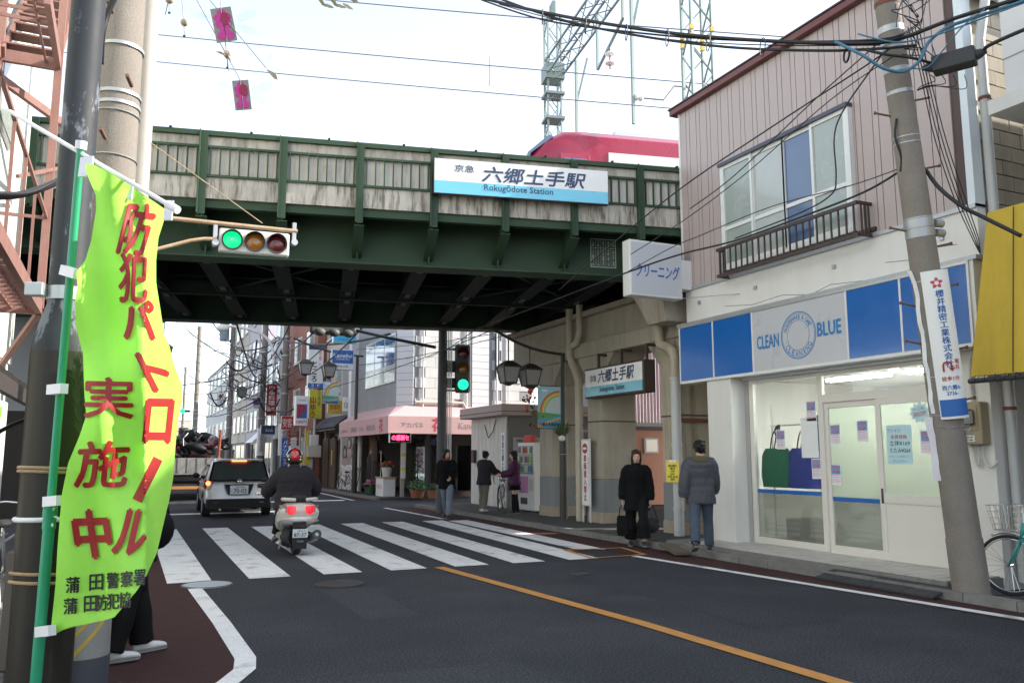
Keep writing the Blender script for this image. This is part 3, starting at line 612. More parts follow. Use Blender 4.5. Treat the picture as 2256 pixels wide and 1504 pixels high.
# yellow flat-letting poster tied to the grey pipe
Fy = frame((9.37, 13.03, 1.28), (0.35, -0.94, 0), (0.02, 0.0, 1))
yp = thing('yellow_poster', 'yellow property poster tied to the grey drain pipe', 'poster', (9.4, 13.03, 1.0))
MB().fbox(Fy, -0.15, 0.15, -0.21, 0.21, -0.008, 0).build('board', mat('poster_orange', (0.75, 0.5, 0.18), 0.6), yp)
MB().fbox(Fy, -0.125, 0.125, -0.195, 0.15, 0.0, 0.002).build('yellow_field', mat('poster_yellow', (0.8, 0.68, 0.03), 0.5, var=0.03), yp)
MB().fbox(Fy, -0.07, 0.08, 0.16, 0.2, 0.0, 0.002).build('header', 'paper', yp)
text('新築分譲住宅\n六郷土手\n3170万\n3LDK+P\n空き家・即入居\n見学会', Fy, 0, -0.03, 0.22, 0.3, 'ink_black', yp, bold=0.04, n=0.004)

# ------------------------------------------------------------ street lantern by the station with its rainbow banner
mat('lamp_iron', (0.06, 0.055, 0.05), 0.5, metal=0.3, var=0.2); mat('lamp_glass', (0.32, 0.31, 0.29), 0.3, var=0.15)
def lantern(o, c, s=1.0):
    """Hanging four-sided lantern: cap, tapered glass body, finial; c is the top of the cap."""
    c = Vector(c)
    def sq(z, h): return [c + Vector((a * h * s, b * h * s, z * s)) for a, b in ((-1, -1), (1, -1), (1, 1), (-1, 1))]
    h = MB().loft([sq(0, 0.05), sq(-0.04, 0.12), sq(-0.14, 0.235), sq(-0.17, 0.235)]).build('lantern_cap', 'lamp_iron', o)
    MB().loft([sq(-0.17, 0.205), sq(-0.52, 0.135)]).build('lantern_glass', 'lamp_glass', o)
    mb = MB()
    t = sq(-0.17, 0.215); b = sq(-0.53, 0.145)
    for k in range(4): mb.bar(t[k], b[k], 0.025 * s); mb.bar(b[k], b[(k + 1) % 4], 0.03 * s)
    mb.loft([sq(-0.53, 0.14), sq(-0.56, 0.09), sq(-0.6, 0.03)]); mb.build('lantern_frame', 'lamp_iron', o)
def banner(o, F, w_, h_, txt=True):
    MB().fbox(F, -w_ / 2, w_ / 2, -h_ / 2, h_ / 2, -0.004, 0.004).build('sky_field', mat('banner_sky', (0.38, 0.62, 0.72), 0.6, var=0.1), o)
    cols = ((0.55, 0.12, 0.06), (0.7, 0.38, 0.08), (0.7, 0.62, 0.15), (0.2, 0.5, 0.25), (0.55, 0.62, 0.62))
    cx, cy, R0 = w_ * 0.45, -h_ * 0.12, w_ * 0.86
    for k, c in enumerate(cols):
        r1 = R0 * (1 - 0.07 * k); r0 = 0 if k == 4 else R0 * (1 - 0.07 * (k + 1)); mb = MB(); N = 22; P = []
        for i in range(N + 1):
            a = math.pi * (0.5 + 0.5 * i / N); P.append((cx + r1 * math.cos(a), cy + r1 * math.sin(a), cx + r0 * math.cos(a), cy + r0 * math.sin(a)))
        for i in range(N):
            def cl(x, y): return F(max(-w_ / 2, min(w_ / 2, x)), min(h_ / 2, y), 0.006)
            mb.quad(cl(P[i][2], P[i][3]), cl(P[i][0], P[i][1]), cl(P[i + 1][0], P[i + 1][1]), cl(P[i + 1][2], P[i + 1][3]))
        mb.build('rainbow_band', mat('rainbow%d' % k, c, 0.6, var=0.06), o)
    MB().ell(F(-w_ * 0.2, h_ * 0.4, 0.007), w_ * 0.17, 0.004, w_ * 0.05, 14, 5).build('cloud', 'ink_white', o)
    mb = MB()
    mb.add([F(-w_ / 2, -h_ * 0.12, .008), F(-w_ * .1, -h_ * .14, .008), F(w_ / 2, -h_ * .18, .008), F(w_ / 2, -h_ * .22, .008), F(-w_ / 2, -h_ * .3, .008)], [(0, 4, 3, 2, 1)]); mb.build('meadow', mat('banner_green', (0.12, 0.32, 0.1), 0.6), o)
    MB().add([F(-w_ / 2, -h_ * .3, .008), F(w_ / 2, -h_ * .22, .008), F(w_ / 2, -h_ * .5, .008), F(-w_ / 2, -h_ * .5, .008)], [(0, 3, 2, 1)]).build('river', mat('banner_blue', (0.1, 0.35, 0.5), 0.6), o)
    MB().add([F(-w_ / 2, -h_ * .42, .010), F(0, -h_ * .33, .010), F(w_ / 2, -h_ * .24, .010), F(w_ / 2, -h_ * .27, .010), F(0, -h_ * .38, .010), F(-w_ / 2, -h_ * .5, .010)], [(0, 5, 4, 1), (1, 4, 3, 2)]).build('bank', mat('banner_orange', (0.7, 0.35, 0.1), 0.6), o)
    text('六郷土手商店会', F, 0, -h_ * 0.42, w_ * 0.9, h_ * 0.09, 'ink_black', o, bold=0.05, n=0.013)
def street_lamp(name, label, base, ax, arm, top, group, bannerF=None, lamps=(0.4, 0.75), s=1.0, extra=None):
    o = thing(name, label, 'street lamp', base, group=group); b = Vector(base); ax = Vector(ax).normalized()
    MB().cyl(b, b + Vector((0, 0, top)), 0.07 * s, 0.05 * s, 14).build('post', 'lamp_iron', o, smooth=50)
    MB().cyl(b, b + Vector((0, 0, 2.0)), 0.10 * s, 0.09 * s, 14).build('post_sleeve', 'lamp_iron', o, smooth=50)
    A = b + Vector((0, 0, top - 0.03))
    pts = catmull([A - ax * 0.25, A + ax * arm * .3 + Vector((0, 0, .08)), A + ax * arm * .65 + Vector((0, 0, .28)), A + ax * arm + Vector((0, 0, .62))], 5)
    MB().tube(pts, 0.035 * s, 8).build('arm', 'lamp_iron', o, smooth=True)
    for t in lamps:
        p = pts[int(t * (len(pts) - 1))]; drop = 0.28 * s + (p.z - A.z) * 0.75
        MB().cyl(p, p - Vector((0, 0, drop)), 0.015 * s, n=6).build('hanger', 'lamp_iron', o); lantern(o, p - Vector((0, 0, drop)), s)
    return o
sl1 = street_lamp('street_lamp', 'twin lantern post beside the station with a palm sprig tied to it', (9.6, 17.75, 0.08), (-1, 0.06, 0), 1.95, 3.95, 'twin lantern street lamps', lamps=(0.52, 0.78))
bn = thing('rainbow_banner', 'rainbow shopping street banner on the lantern post beside the station', 'banner', (9.25, 17.72, 2.4), group='rainbow banners')
banner(bn, frame((9.2, 17.70, 2.72), (1, -0.05, 0)), 0.6, 0.98)
MB().bar((8.85, 17.72, 3.23), (9.6, 17.74, 3.23), 0.02).bar((8.85, 17.72, 2.21), (9.6, 17.74, 2.21), 0.02).build('banner_rod', 'lamp_iron', bn)
# New Year palm sprig and flower ball on the post
mat('palm_green', (0.07, 0.11, 0.035), 0.6, var=0.3); mat('petal_red', (0.5, 0.05, 0.03), 0.6, var=0.3)
pl = thing('palm_sprig', 'green palm sprig tied with straw to the lantern post', 'plant', (9.5, 17.65, 1.95))
mb = MB(); rnd = random.Random(3)
for k in range(44):
    a = rnd.uniform(-1.1, 1.1); b = rnd.uniform(-0.35, 0.35); l = rnd.uniform(0.25, 0.48); p = Vector((9.5, 17.63, 2.0)); q = p + Vector((math.sin(a) * l * .75, b * l, math.cos(a) * l)); m_ = p.lerp(q, .5); s_ = Vector((0, 0.01, 0)) + (q - p).cross(Vector((0, 1, 0))).normalized() * 0.012
    mb.add([p, m_ + s_, q, m_ - s_], [(0, 1, 2, 3)])
o = mb.build('fronds', 'palm_green', pl); o['kind'] = 'stuff'
MB().torus((9.57, 17.73, 1.6), 0.11, 0.012, (0, 0, 1), 18, 6).build('straw_tie', 'rope', pl); MB().ell((9.5, 17.63, 1.98), 0.09, 0.06, 0.07).build('paper_wrap', 'paper', pl, smooth=True)
fl = thing('flower_garland', 'red artificial flower garland hanging by the rainbow banner', 'garland', (8.8, 17.8, 2.4))
rnd = random.Random(5)
mb = MB(); mg = MB()
for k in range(60):
    t = rnd.random(); c = Vector((8.82 + 0.12 * math.sin(t * 9) + rnd.uniform(-.13, .13) - .1 * (t > .6), 17.8 + rnd.uniform(-.1, .1), 2.25 + 1.0 * t)); 
    n = Vector((rnd.uniform(-1, 1), rnd.uniform(-1, -.2), rnd.uniform(-1, 1))).normalized(); u = n.orthogonal().normalized() * rnd.uniform(.03, .06); v = n.cross(u)
    (mb if rnd.random() < .55 else mg).add([c - u, c - v * 1.3, c + u, c + v * 1.3], [(0, 1, 2, 3)])
o = mb.build('petals', 'petal_red', fl); o['kind'] = 'stuff'; o = mg.build('leaves', 'palm_green', fl); o['kind'] = 'stuff'
MB().tube([(8.8, 17.8, 3.35), (8.85, 17.8, 2.8), (8.78, 17.8, 2.2)], 0.01, 6).build('stem', 'palm_green', fl)

# ------------------------------------------------------------ station annex, vending machine
an = thing('station_annex', 'low white station annex with a pinkish flat roof edge beyond the bridge', 'building', (11.4, 23.2, 0))
mat('annex_white', (0.62, 0.60, 0.56), 0.6, var=0.08, streak=0.25, streak_col=(0.3, 0.27, 0.22)); mat('annex_fascia', (0.38, 0.30, 0.28), 0.55, var=0.12)
MB().box(10.05, 13.2, 22.0, 24.7, 0.05, 2.72).build('wall', 'annex_white', an)
for k in range(9): MB().box(10.035, 10.05, 22.0 + 0.3 * k + 0.01, 22.0 + 0.3 * k + 0.29, 0.1, 2.7).build('wall_panel', 'annex_white', an)
MB().box(9.75, 13.5, 21.7, 25.0, 2.72, 3.05).build('roof_edge', 'annex_fascia', an, bevel=0.02)
MB().box(9.74, 13.51, 21.69, 25.01, 2.83, 2.85).build('roof_groove', 'groove', an)
MB().box(10.07, 13.2, 21.93, 21.99, 0.05, 2.7).build('dark_front', mat('annex_dark', (0.13, 0.12, 0.115), 0.6, var=0.1), an)
Fa = frame((10.022, 22.22, 1.62), (0, -1, 0)); MB().fbox(Fa, -0.14, 0.14, -0.9, 0.62, -0.012, 0).build('name_board', 'sign_white', an); text('京急六郷土手駅', Fa, 0, -0.12, 0.14, 1.35, 'ink_navy', an, bold=0.05, vert=True)
MB().tube([(10.02, 23.6, 2.5), (9.98, 23.2, 2.1), (10.0, 22.9, 2.3), (10.02, 22.7, 2.65)], 0.012, 6).build('cable_loop', 'cable', an)
MB().box(9.93, 10.03, 24.25, 24.45, 1.35, 1.75).build('meter_box', 'brown_metal', an)
Fb2 = frame((10.75, 21.90, 1.55), (1, 0, 0))
nb = thing('notice_board', 'grey notice board with a lost-bicycle notice on the annex front', 'notice board', (10.75, 21.9, 0.9)); MB().fbox(Fb2, -0.55, 0.35, -0.6, 0.55, -0.03, 0).build('board', mat('board_grey', (0.30, 0.29, 0.28), 0.6, var=0.06), nb)
text('駐輪場ご利用のみなさま\nスピード注意とお願い', Fb2, -0.1, 0.42, 0.7, 0.16, 'ink_black', nb, bold=0.04)
for k in range(9): MB().fbox(Fb2, -0.45, 0.1 + 0.15 * math.sin(k * 2.2), 0.2 - 0.075 * k, 0.22 - 0.075 * k, 0.001, 0.003).build('text_line', 'ink_grey', nb)
MB().torus(Fb2(0.12, -0.1, 0.004), 0.09, 0.008, (0, 1, 0), 20, 6).build('red_ring', 'ink_red', nb)
vm = thing('vending_machine', 'white and pink drinks vending machine against the far pier', 'vending machine', (10.2, 20.4, 0.085))
mat('vm_pink', (0.55, 0.2, 0.42), 0.35, var=0.1)
MB().box(9.9, 10.6, 19.95, 20.95, 0.12, 1.92).build('cabinet', 'white_metal', vm, bevel=0.02)
Fv = frame((9.9, 20.45, 1.0), (0, -1, 0))
wn = MB().fbox(Fv, -0.44, 0.44, 0.08, 0.84, 0.001, 0.012).build('display_window', mat('vm_inside', (0.30, 0.33, 0.33), 0.3, var=0.1), vm)
rnd = random.Random(11)
for j in range(3):
    MB().fbox(Fv, -0.42, 0.42, 0.12 + 0.25 * j, 0.135 + 0.25 * j, 0.012, 0.03).build('shelf', 'white_metal', wn)
    for i in range(8):
        c = rnd.choice([(0.5, 0.06, 0.04), (0.1, 0.25, 0.5), (0.6, 0.5, 0.1), (0.1, 0.35, 0.15), (0.6, 0.6, 0.58), (0.25, 0.1, 0.05)])
        MB().cyl(Fv(-0.37 + 0.105 * i, 0.135 + 0.25 * j, 0.035), Fv(-0.37 + 0.105 * i, 0.30 + 0.25 * j, 0.035), 0.03, n=8).build('drink_can', mat('can%d' % (int(c[0] * 90) + int(c[1] * 9)), c, 0.3), wn)
MB().fbox(Fv, -0.4, 0.15, -0.42, 0.02, 0.001, 0.008).build('pink_panel', 'vm_pink', vm); MB().fbox(Fv, -0.3, 0.1, -0.72, -0.55, 0.001, 0.01).build('delivery_flap', 'dark_metal', vm)
MB().fbox(Fv, 0.22, 0.42, -0.35, -0.05, 0.001, 0.012).build('coin_panel', 'alu', vm)
MB().box(9.95, 10.1, 20.2, 20.7, 1.92, 2.12).build('top_display', 'petal_red', vm, bevel=0.02)
# ------------------------------------------------------------ cleaning shop on the right
sh = thing('cleaning_shop', 'two-storey cleaning shop with mauve metal siding and white shopfront', 'building', (11, 9.5, 0))
MB().box(9.47, 15.0, 6.64, 12.5, 3.0, 7.55).build('upper_storey', 'concrete', sh)
MB().box(9.42, 9.56, 6.62, 12.55, 4.63, 8.12).build('facade_backing', 'groove', sh)
MB().box(9.40, 9.56, 6.60, 12.5, 2.93, 4.60).build('stucco_band', 'white_stucco', sh)
MB().box(9.37, 9.57, 6.60, 12.56, 4.60, 4.655).build('flashing', 'galv', sh)
sw = MB().box(0, 0.022, -0.094, 0.094, 4.66, 8.10).mesh('siding_board'); sn_ = MB().box(0, 0.022, -0.047, 0.047, 4.66, 8.10).mesh('siding_board')
y = 12.55; k = 0
while y > 6.85:
    wd = 0.2 if k % 2 == 0 else 0.106
    piece('siding_board', sw if k % 2 == 0 else sn_, sh, Vector((9.398, y - wd / 2, 0)) - Vector((11, 9.5, 0)), m='siding'); y -= wd; k += 1
MB().box(9.385, 9.57, 6.60, 6.70, 4.62, 8.15).build('corner_trim', mat('trim_bluewhite', (0.66, 0.72, 0.75), 0.4, var=0.06), sh)
MB().box(9.385, 9.43, 12.53, 12.58, 4.62, 8.12).build('corner_trim', 'white_metal', sh)
rf = MB().box(9.28, 9.62, 6.55, 12.72, 8.10, 8.22).build('roof_trim', 'red_trim', sh, bevel=0.01)
MB().box(9.26, 9.64, 6.53, 12.74, 8.22, 8.245).build('roof_cap', 'brown_metal', rf)
# block side wall facing the neighbour
bl_ = MB().box(-0.193, 0.193, 0, 0.03, -0.092, 0.092).mesh('wall_block')
for j in range(19):
    for i in range(5):
        piece('wall_block', bl_, sh, (9.78 + 0.4 * i + (0.2 if j % 2 else 0) - 11, 6.612 - 9.5 + random.uniform(-.004, .004), 3.6 + 0.2 * j), m='concrete')
gt = MB().tube([(9.6, 6.45, 7.45), (12.5, 6.45, 7.35)], 0.07, 10).build('gutter', 'pipe_grey', sh); MB().box(9.55, 13, 6.35, 6.9, 7.5, 7.58).build('eave', 'brown_metal', sh)
MB().tube([(9.68, 6.45, 7.4), (9.66, 6.5, 7.1), (9.6, 6.52, 6.8), (9.6, 6.52, 0.1)], 0.06, 12).build('downpipe', 'pipe_grey', sh, smooth=50)
for z in (2.1, 4.3, 6.0): MB().cyl((9.6, 6.52, z), (9.6, 6.52, z + .04), 0.072, n=12).build('pipe_clamp', 'rust', sh)
# hairline cracks in the stucco
for pts in ([(8.4, 4.02), (9.0, 4.08), (9.4, 4.0), (10.0, 4.1), (10.7, 4.06), (11.4, 4.15)], [(6.9, 4.2), (7.3, 4.24), (7.6, 4.15), (8.0, 4.2)]):
    MB().tube([(9.399, a, b) for a, b in pts], 0.004, 4).build('crack', 'groove', sh)
# upper window: four sliding panes with a transom
Fw = frame((9.36, 0, 0), (0, -1, 0)); U = lambda px, py=500, X=9.36: -at(px, py, X=X).y
us = [U(1599, 480), U(1662, 470), U(1731, 450), U(1797, 430), U(1873, 400)]
zb, zt, zm = 4.80, 6.62, 5.48
mat('frost_pane', (0.33, 0.37, 0.34), 0.25, var=0.08, coat=0.3); mat('frost_pane_pale', (0.42, 0.45, 0.43), 0.2, var=0.08, coat=0.4); mat('blue_pane', (0.075, 0.13, 0.24), 0.12, var=0.12, coat=0.5)  # blue_pane has a reflection put into its dark blue colour
for i in range(4):
    n0 = 0.02 if i in (0, 3) else -0.005
    wdw = MB().fbox(Fw, us[i] - 0.02, us[i] + 0.03, zb, zt, n0 - 0.03, n0 + 0.03).fbox(Fw, us[i + 1] - 0.03, us[i + 1] + 0.02, zb, zt, n0 - 0.03, n0 + 0.03).fbox(Fw, us[i] + 0.03, us[i + 1] - 0.03, zb, zb + 0.06, n0 - 0.025, n0 + 0.025).fbox(Fw, us[i] + 0.03, us[i + 1] - 0.03, zt - 0.06, zt, n0 - 0.025, n0 + 0.025).fbox(Fw, us[i] + 0.03, us[i + 1] - 0.03, zm - 0.03, zm + 0.03, n0 - 0.02, n0 + 0.026).build('window_sash', 'white_metal', sh)
    pm = ['frost_pane', 'frost_pane_pale', 'blue_pane', 'frost_pane'][i]
    for (a, b) in ((zb + .06, zm - .03), (zm + .03, zt - .06)): MB().fbox(Fw, us[i] + .03, us[i + 1] - .03, a, b, n0 - .008, n0 + .004).build('pane', pm, wdw)
MB().fbox(Fw, us[0] - 0.08, us[4] + 0.08, zt, zt + 0.06, -0.04, 0.09).build('window_head', mat('navy_metal', (0.05, 0.05, 0.075), 0.4), sh)
MB().fbox(Fw, us[0] - 0.07, us[0] - 0.02, zb - .05, zt, -0.04, 0.05).fbox(Fw, us[4] + 0.02, us[4] + 0.07, zb - .05, zt, -0.04, 0.05).fbox(Fw, us[0] - .02, us[4] + .02, zb - .06, zb, -0.04, 0.07).build('window_frame', 'white_metal', sh)
# window-box railing
gr = thing('window_railing', 'brown metal flower railing under the upper window of the cleaning shop', 'railing', (9.15, 9.7, 4.6))
y0, y1 = 11.24, 8.18; xr = 9.13
for z in (4.62, 5.08): MB().box(xr - .02, xr + .02, y1, y0, z - .025, z + .025).build('rail', 'brown_metal', gr)
for yy in (y0, y1):
    for z in (4.62, 5.08): MB().box(xr + .02, 9.4, yy - .02, yy + .02, z - .02, z + .02).build('end_rail', 'brown_metal', gr)
bm_ = MB().box(-.011, .011, -.011, .011, 4.645, 5.055).mesh('baluster')
for k in range(22): piece('baluster', bm_, gr, (xr - 9.15, y0 - 0.07 - (y0 - y1 - .14) * k / 21 - 9.7, -4.6), m='brown_metal')
for k in range(3): piece('baluster', bm_, gr, (xr + .07 * (k + 1) - 9.15, y0 - 9.7, -4.6), m='brown_metal'); piece('baluster', bm_, gr, (xr + .07 * (k + 1) - 9.15, y1 - 9.7, -4.6), m='brown_metal')
MB().box(9.35, 9.41, 8.1, 11.3, 4.68, 4.735).build('wall_rail', 'brown_metal', gr)
# fascia sign box
# drip stains and small fixings on the stucco band
for yy in (7.1, 8.9, 10.6, 12.1): MB().box(9.37, 9.40, yy - .03, yy + .03, 4.3, 4.36).build('vent_cap', 'galv', sh)
fs_ = thing('shop_fascia', 'long blue and grey light-box fascia over the cleaning shopfront', 'sign', (9.25, 9.4, 2.85))
XF = 9.10; FF = frame((XF, 0, 0), (0, -1, 0)); zs0, zs1 = 2.845, 3.89
MB().box(XF + .01, 9.40, 6.50, 12.36, zs0, zs1).build('case', 'white_metal', fs_)
MB().box(XF - .01, 9.46, 6.44, 12.40, zs1, zs1 + .05).build('cap', 'galv', fs_)
uu = [U(1499, 790, XF), U(1572, 780, XF), U(1659, 760, XF), U(1867, 720, XF), U(1986, 690, XF), U(2137, 660, XF)]
mat('sign_grey', (0.52, 0.52, 0.54), 0.3, var=0.03, coat=0.2)
for i in range(5): MB().fbox(FF, uu[i] + .015, uu[i + 1] - .015, zs0 + .05, zs1 - .04, -.005, .004).build('sign_panel', 'sign_grey' if i == 2 else 'sign_blue', fs_)
for i in range(6): MB().fbox(FF, uu[i] - .015, uu[i] + .015, zs0 + .03, zs1, -.005, .012).build('divider', 'white_metal', fs_)
MB().fbox(FF, uu[0], uu[5], zs0, zs0 + .045, -.005, .014).build('bottom_trim', 'white_metal', fs_); MB().fbox(FF, uu[0], uu[5], zs1 - .035, zs1 - .002, -.005, .014).build('top_trim', 'alu', fs_)
mat('logo_blue', (0.03, 0.20, 0.46), 0.4, var=0.02)
def pu(px, py): p = at(px, py, X=XF); return -p.y, p.z
ua, za = pu(1692, 752); text('CLEAN', FF, ua, za, 0.50, 0.22, 'logo_blue', fs_, bold=0.05, n=0.007)
ub, zb_ = pu(1827, 722); text('BLUE', FF, ub, zb_, 0.46, 0.215, 'logo_blue', fs_, bold=0.07, n=0.007)
uc, zc = pu(1759, 738)
for r0, r1 in ((0.345, 0.36), (0.325, 0.331), (0.222, 0.228)): MB().ring(FF(uc, zc, 0.006), r0, r1, (1, 0, 0), 48, 0.002).build('emblem_ring', 'logo_blue', fs_)
def arc_text(s, a0, a1, r, h, flip, wd):
    for k, ch in enumerate(s):
        if ch == ' ': continue
        a = R(a0 + (a1 - a0) * k / (len(s) - 1)); c = FF(uc + r * math.cos(a), zc + r * math.sin(a), 0.006); t = a - math.pi / 2 if not flip else a + math.pi / 2
        F2 = frame(c, FF(math.cos(t), math.sin(t)) - FF(0, 0), FF(-math.sin(t), math.cos(t)) - FF(0, 0)); text(ch, F2, 0, 0, wd * (0.35 if ch == 'I' else 1), h, 'logo_blue', fs_, bold=0.03, n=0)
arc_text('MAINTENANCE & CARE', 160, 28, 0.275, 0.062, False, 0.042); arc_text('CLEANING', 215, 325, 0.278, 0.085, True, 0.062)
# ground floor shell
MB().box(9.46, 13.5, 11.44, 11.62, 0, 2.95).build('side_wall', 'white_stucco', sh); MB().box(13.3, 13.5, 6.64, 11.44, 0, 2.95).build('back_wall', 'cream_frame', sh); MB().box(9.44, 13.3, 6.64, 6.9, 0, 2.95).build('side_wall', 'white_stucco', sh)
MB().box(9.46, 13.3, 6.9, 11.44, 0.0, 0.16).build('shop_floor', 'cream_frame', sh); MB().box(9.46, 13.3, 6.9, 11.44, 2.86, 2.95).build('shop_ceiling', 'white_stucco', sh)
MB().box(9.12, 9.46, 11.0, 11.62, 0.02, 2.845).build('corner_pillar', 'white_stucco', sh, bevel=0.012)
MB().box(9.405, 9.46, 10.9, 11.0, 0.16, 2.93).build('shutter_guide', 'alu', sh)
MB().box(9.38, 9.44, 6.60, 7.32, 0.0, 2.93).build('right_pier', 'white_stucco', sh)
MB().box(9.30, 9.44, 7.32, 10.95, 2.80, 2.93).build('shutter_box', 'galv', sh)
# terrace with tiles
te = thing('shop_terrace', 'tiled step in front of the cleaning shop', 'step', (9.0, 9.2, 0)); MB().box(8.43, 9.46, 6.62, 11.95, -.05, 0.152).build('slab', 'kerb', te)
MB().box(8.47, 9.44, 6.66, 11.5, .152, .156).build('grout_bed', 'groove', te)
tl_ = MB().box(-.088, .088, -.088, .088, 0, .018).mesh('tile'); mat('tile_grey', (0.48, 0.45, 0.41), 0.6, var=0.25, scale=5)
for i in range(5):
    for j in range(25): piece('tile', tl_, te, (9.33 - .19 * i - 9.0, 6.75 + .19 * j - 9.2, .148 + random.uniform(-.001, .002)), m='tile_grey')
rp = thing('ramp_plates', 'dark chequered ramp plates laid from the gutter to the shop step', 'ramp', (8.3, 7.4, 0)); mat('plate_black', (0.035, 0.035, 0.037), 0.6, var=0.25, scale=8, bump=0.4, bscale=50)
pm_ = MB().hexa([(-.15, -.21, 0.0), (.17, -.21, .08), (.17, .21, .08), (-.15, .21, 0.0), (-.15, -.21, .025), (.17, -.21, .105), (.17, .21, .105), (-.15, .21, .025)]).mesh('ramp_plate')
for k in range(4):
    o = piece('ramp_plate', pm_, rp, (8.24 - 8.3 + .0, 6.75 + .43 * k - 7.4, .012), m='plate_black')
# shopfront joinery
XS = 9.43; FS = frame((XS, 0, 0), (0, -1, 0))
def us_(px, py=1000): return -at(px, py, X=XS).y
a0, a1, a2, a3 = us_(1664), us_(1815), us_(1938), us_(2088, 1100)
sf = thing('shopfront', 'cream framed glass shopfront with sliding door and blue stripe', 'shopfront', (XS, 9.2, 0.16))
zt1, zt2, z0 = 2.80, 2.36, 0.17
glass('shop_glass', (0.93, 0.96, 0.95), 0.02); glass('frost_green', (0.9, 0.95, 0.9), 0.06, 0.15, 0.86, (0.60, 0.66, 0.56)); glass('frost_low', (0.75, 0.78, 0.74), 0.10, 0.06, 0.42, (0.36, 0.38, 0.35))
def member(u0, u1, v0, v1, nm='frame_bar', m='cream_frame', n0=-.03, n1=.03): return MB().fbox(FS, u0, u1, v0, v1, n0, n1).build(nm, m, sf, bevel=.003)
for (u0, u1, v0, v1) in ((a0 - .07, a0 + .03, z0, zt1), (a1 - .05, a1 + .05, z0, zt1), (a3 - .0, a3 + .13, z0, zt1), (a0 + .03, a1 - .05, z0, z0 + .1), (a0 + .03, a1 - .05, zt1 - .06, zt1), (a1 + .05, a3, zt1 - .06, zt1), (a1 + .05, a3, zt2 - .02, zt2 + .1)): member(u0, u1, v0, v1)
MB().fbox(FS, a0 + .03, a1 - .05, 1.03, zt1 - .06, -.006, 0).build('window_pane', 'shop_glass', sf); MB().fbox(FS, a0 + .03, a1 - .05, z0 + .1, 0.97, -.006, 0).build('window_pane', 'frost_low', sf)
MB().fbox(FS, a1 + .05, a3, zt2 + .1, zt1 - .06, -.006, 0).build('transom_pane', 'shop_glass', sf)
MB().fbox(FS, a0 + .03, a1 - .05, 0.97, 1.03, -.004, .006).build('blue_stripe', 'sign_blue', sf)
dm = us_(1942)
for (u0, u1, lowpanel, dn_) in ((a1 + .05, dm, False, -.02), (dm - .02, a3, True, .02)):
    d = MB().fbox(FS, u0, u0 + .07, z0, zt2 - .02, dn_ - .02, dn_ + .02).fbox(FS, u1 - .07, u1, z0, zt2 - .02, dn_ - .02, dn_ + .02).fbox(FS, u0 + .07, u1 - .07, z0, z0 + .11, dn_ - .02, dn_ + .02).fbox(FS, u0 + .07, u1 - .07, zt2 - .1, zt2 - .02, dn_ - .02, dn_ + .02).build('sliding_door', 'cream_frame', sf)
    if lowpanel:
        MB().fbox(FS, u0 + .07, u1 - .07, .93, 1.04, dn_ - .02, dn_ + .022).build('mid_rail', 'cream_frame', d); MB().fbox(FS, u0 + .07, u1 - .07, z0 + .11, .93, dn_ - .008, dn_ + .008).build('kick_panel', 'cream_frame', d)
        MB().fbox(FS, u0 + .07, u1 - .07, 1.04, zt2 - .1, dn_ - .003, dn_ + .003).build('frosted_pane', 'frost_green', d); MB().fbox(FS, u0 + .02, u0 + .05, .92, 1.12, dn_ + .02, dn_ + .03).build('door_pull', 'dark_metal', d)
    else:
        MB().fbox(FS, u0 + .07, u1 - .07, .97, zt2 - .1, dn_ - .003, dn_ + .003).build('frosted_pane', 'frost_green', d); MB().fbox(FS, u0 + .07, u1 - .07, z0 + .11, .91, dn_ - .003, dn_ + .003).build('frosted_pane', 'frost_low', d)
        MB().fbox(FS, u0 + .07, u1 - .07, .91, .97, dn_ - .004, dn_ + .008).build('blue_stripe', 'sign_blue', d)
# inside: counter, shelf, bags, tubes
ct = thing('shop_counter', 'long counter inside the cleaning shop', 'counter', (11, 9.5, .16)); MB().box(10.3, 10.8, 7.4, 10.2, .16, .95).build('counter_body', 'paper', ct); MB().box(10.25, 10.85, 7.35, 10.25, .95, 1.0).build('counter_top', 'cream_frame', ct)
MB().box(10.28, 10.3, 8.2, 8.7, .2, .9).build('dark_panel', mat('deep_green', (0.05, 0.10, 0.05), 0.6), ct)
bx = MB().box(9.6, 10.1, 9.75, 10.35, .16, .58).build('cardboard_box', mat('cardboard', (0.36, 0.25, 0.15), 0.8, var=0.1)); tag(bx, 'brown cardboard box on the shop floor behind the frosted window', 'box')
rk = thing('garment_rack', 'metal rack behind the left shop window', 'rack', (9.75, 10.2, .16))
for yy in (9.55, 10.75): MB().cyl((9.75, yy, .16), (9.75, yy, 2.4), .015, n=8).build('upright', 'chrome', rk)
MB().cyl((9.75, 9.5, 2.05), (9.75, 10.8, 2.05), .014, n=8).build('hanging_rail', 'chrome', rk)
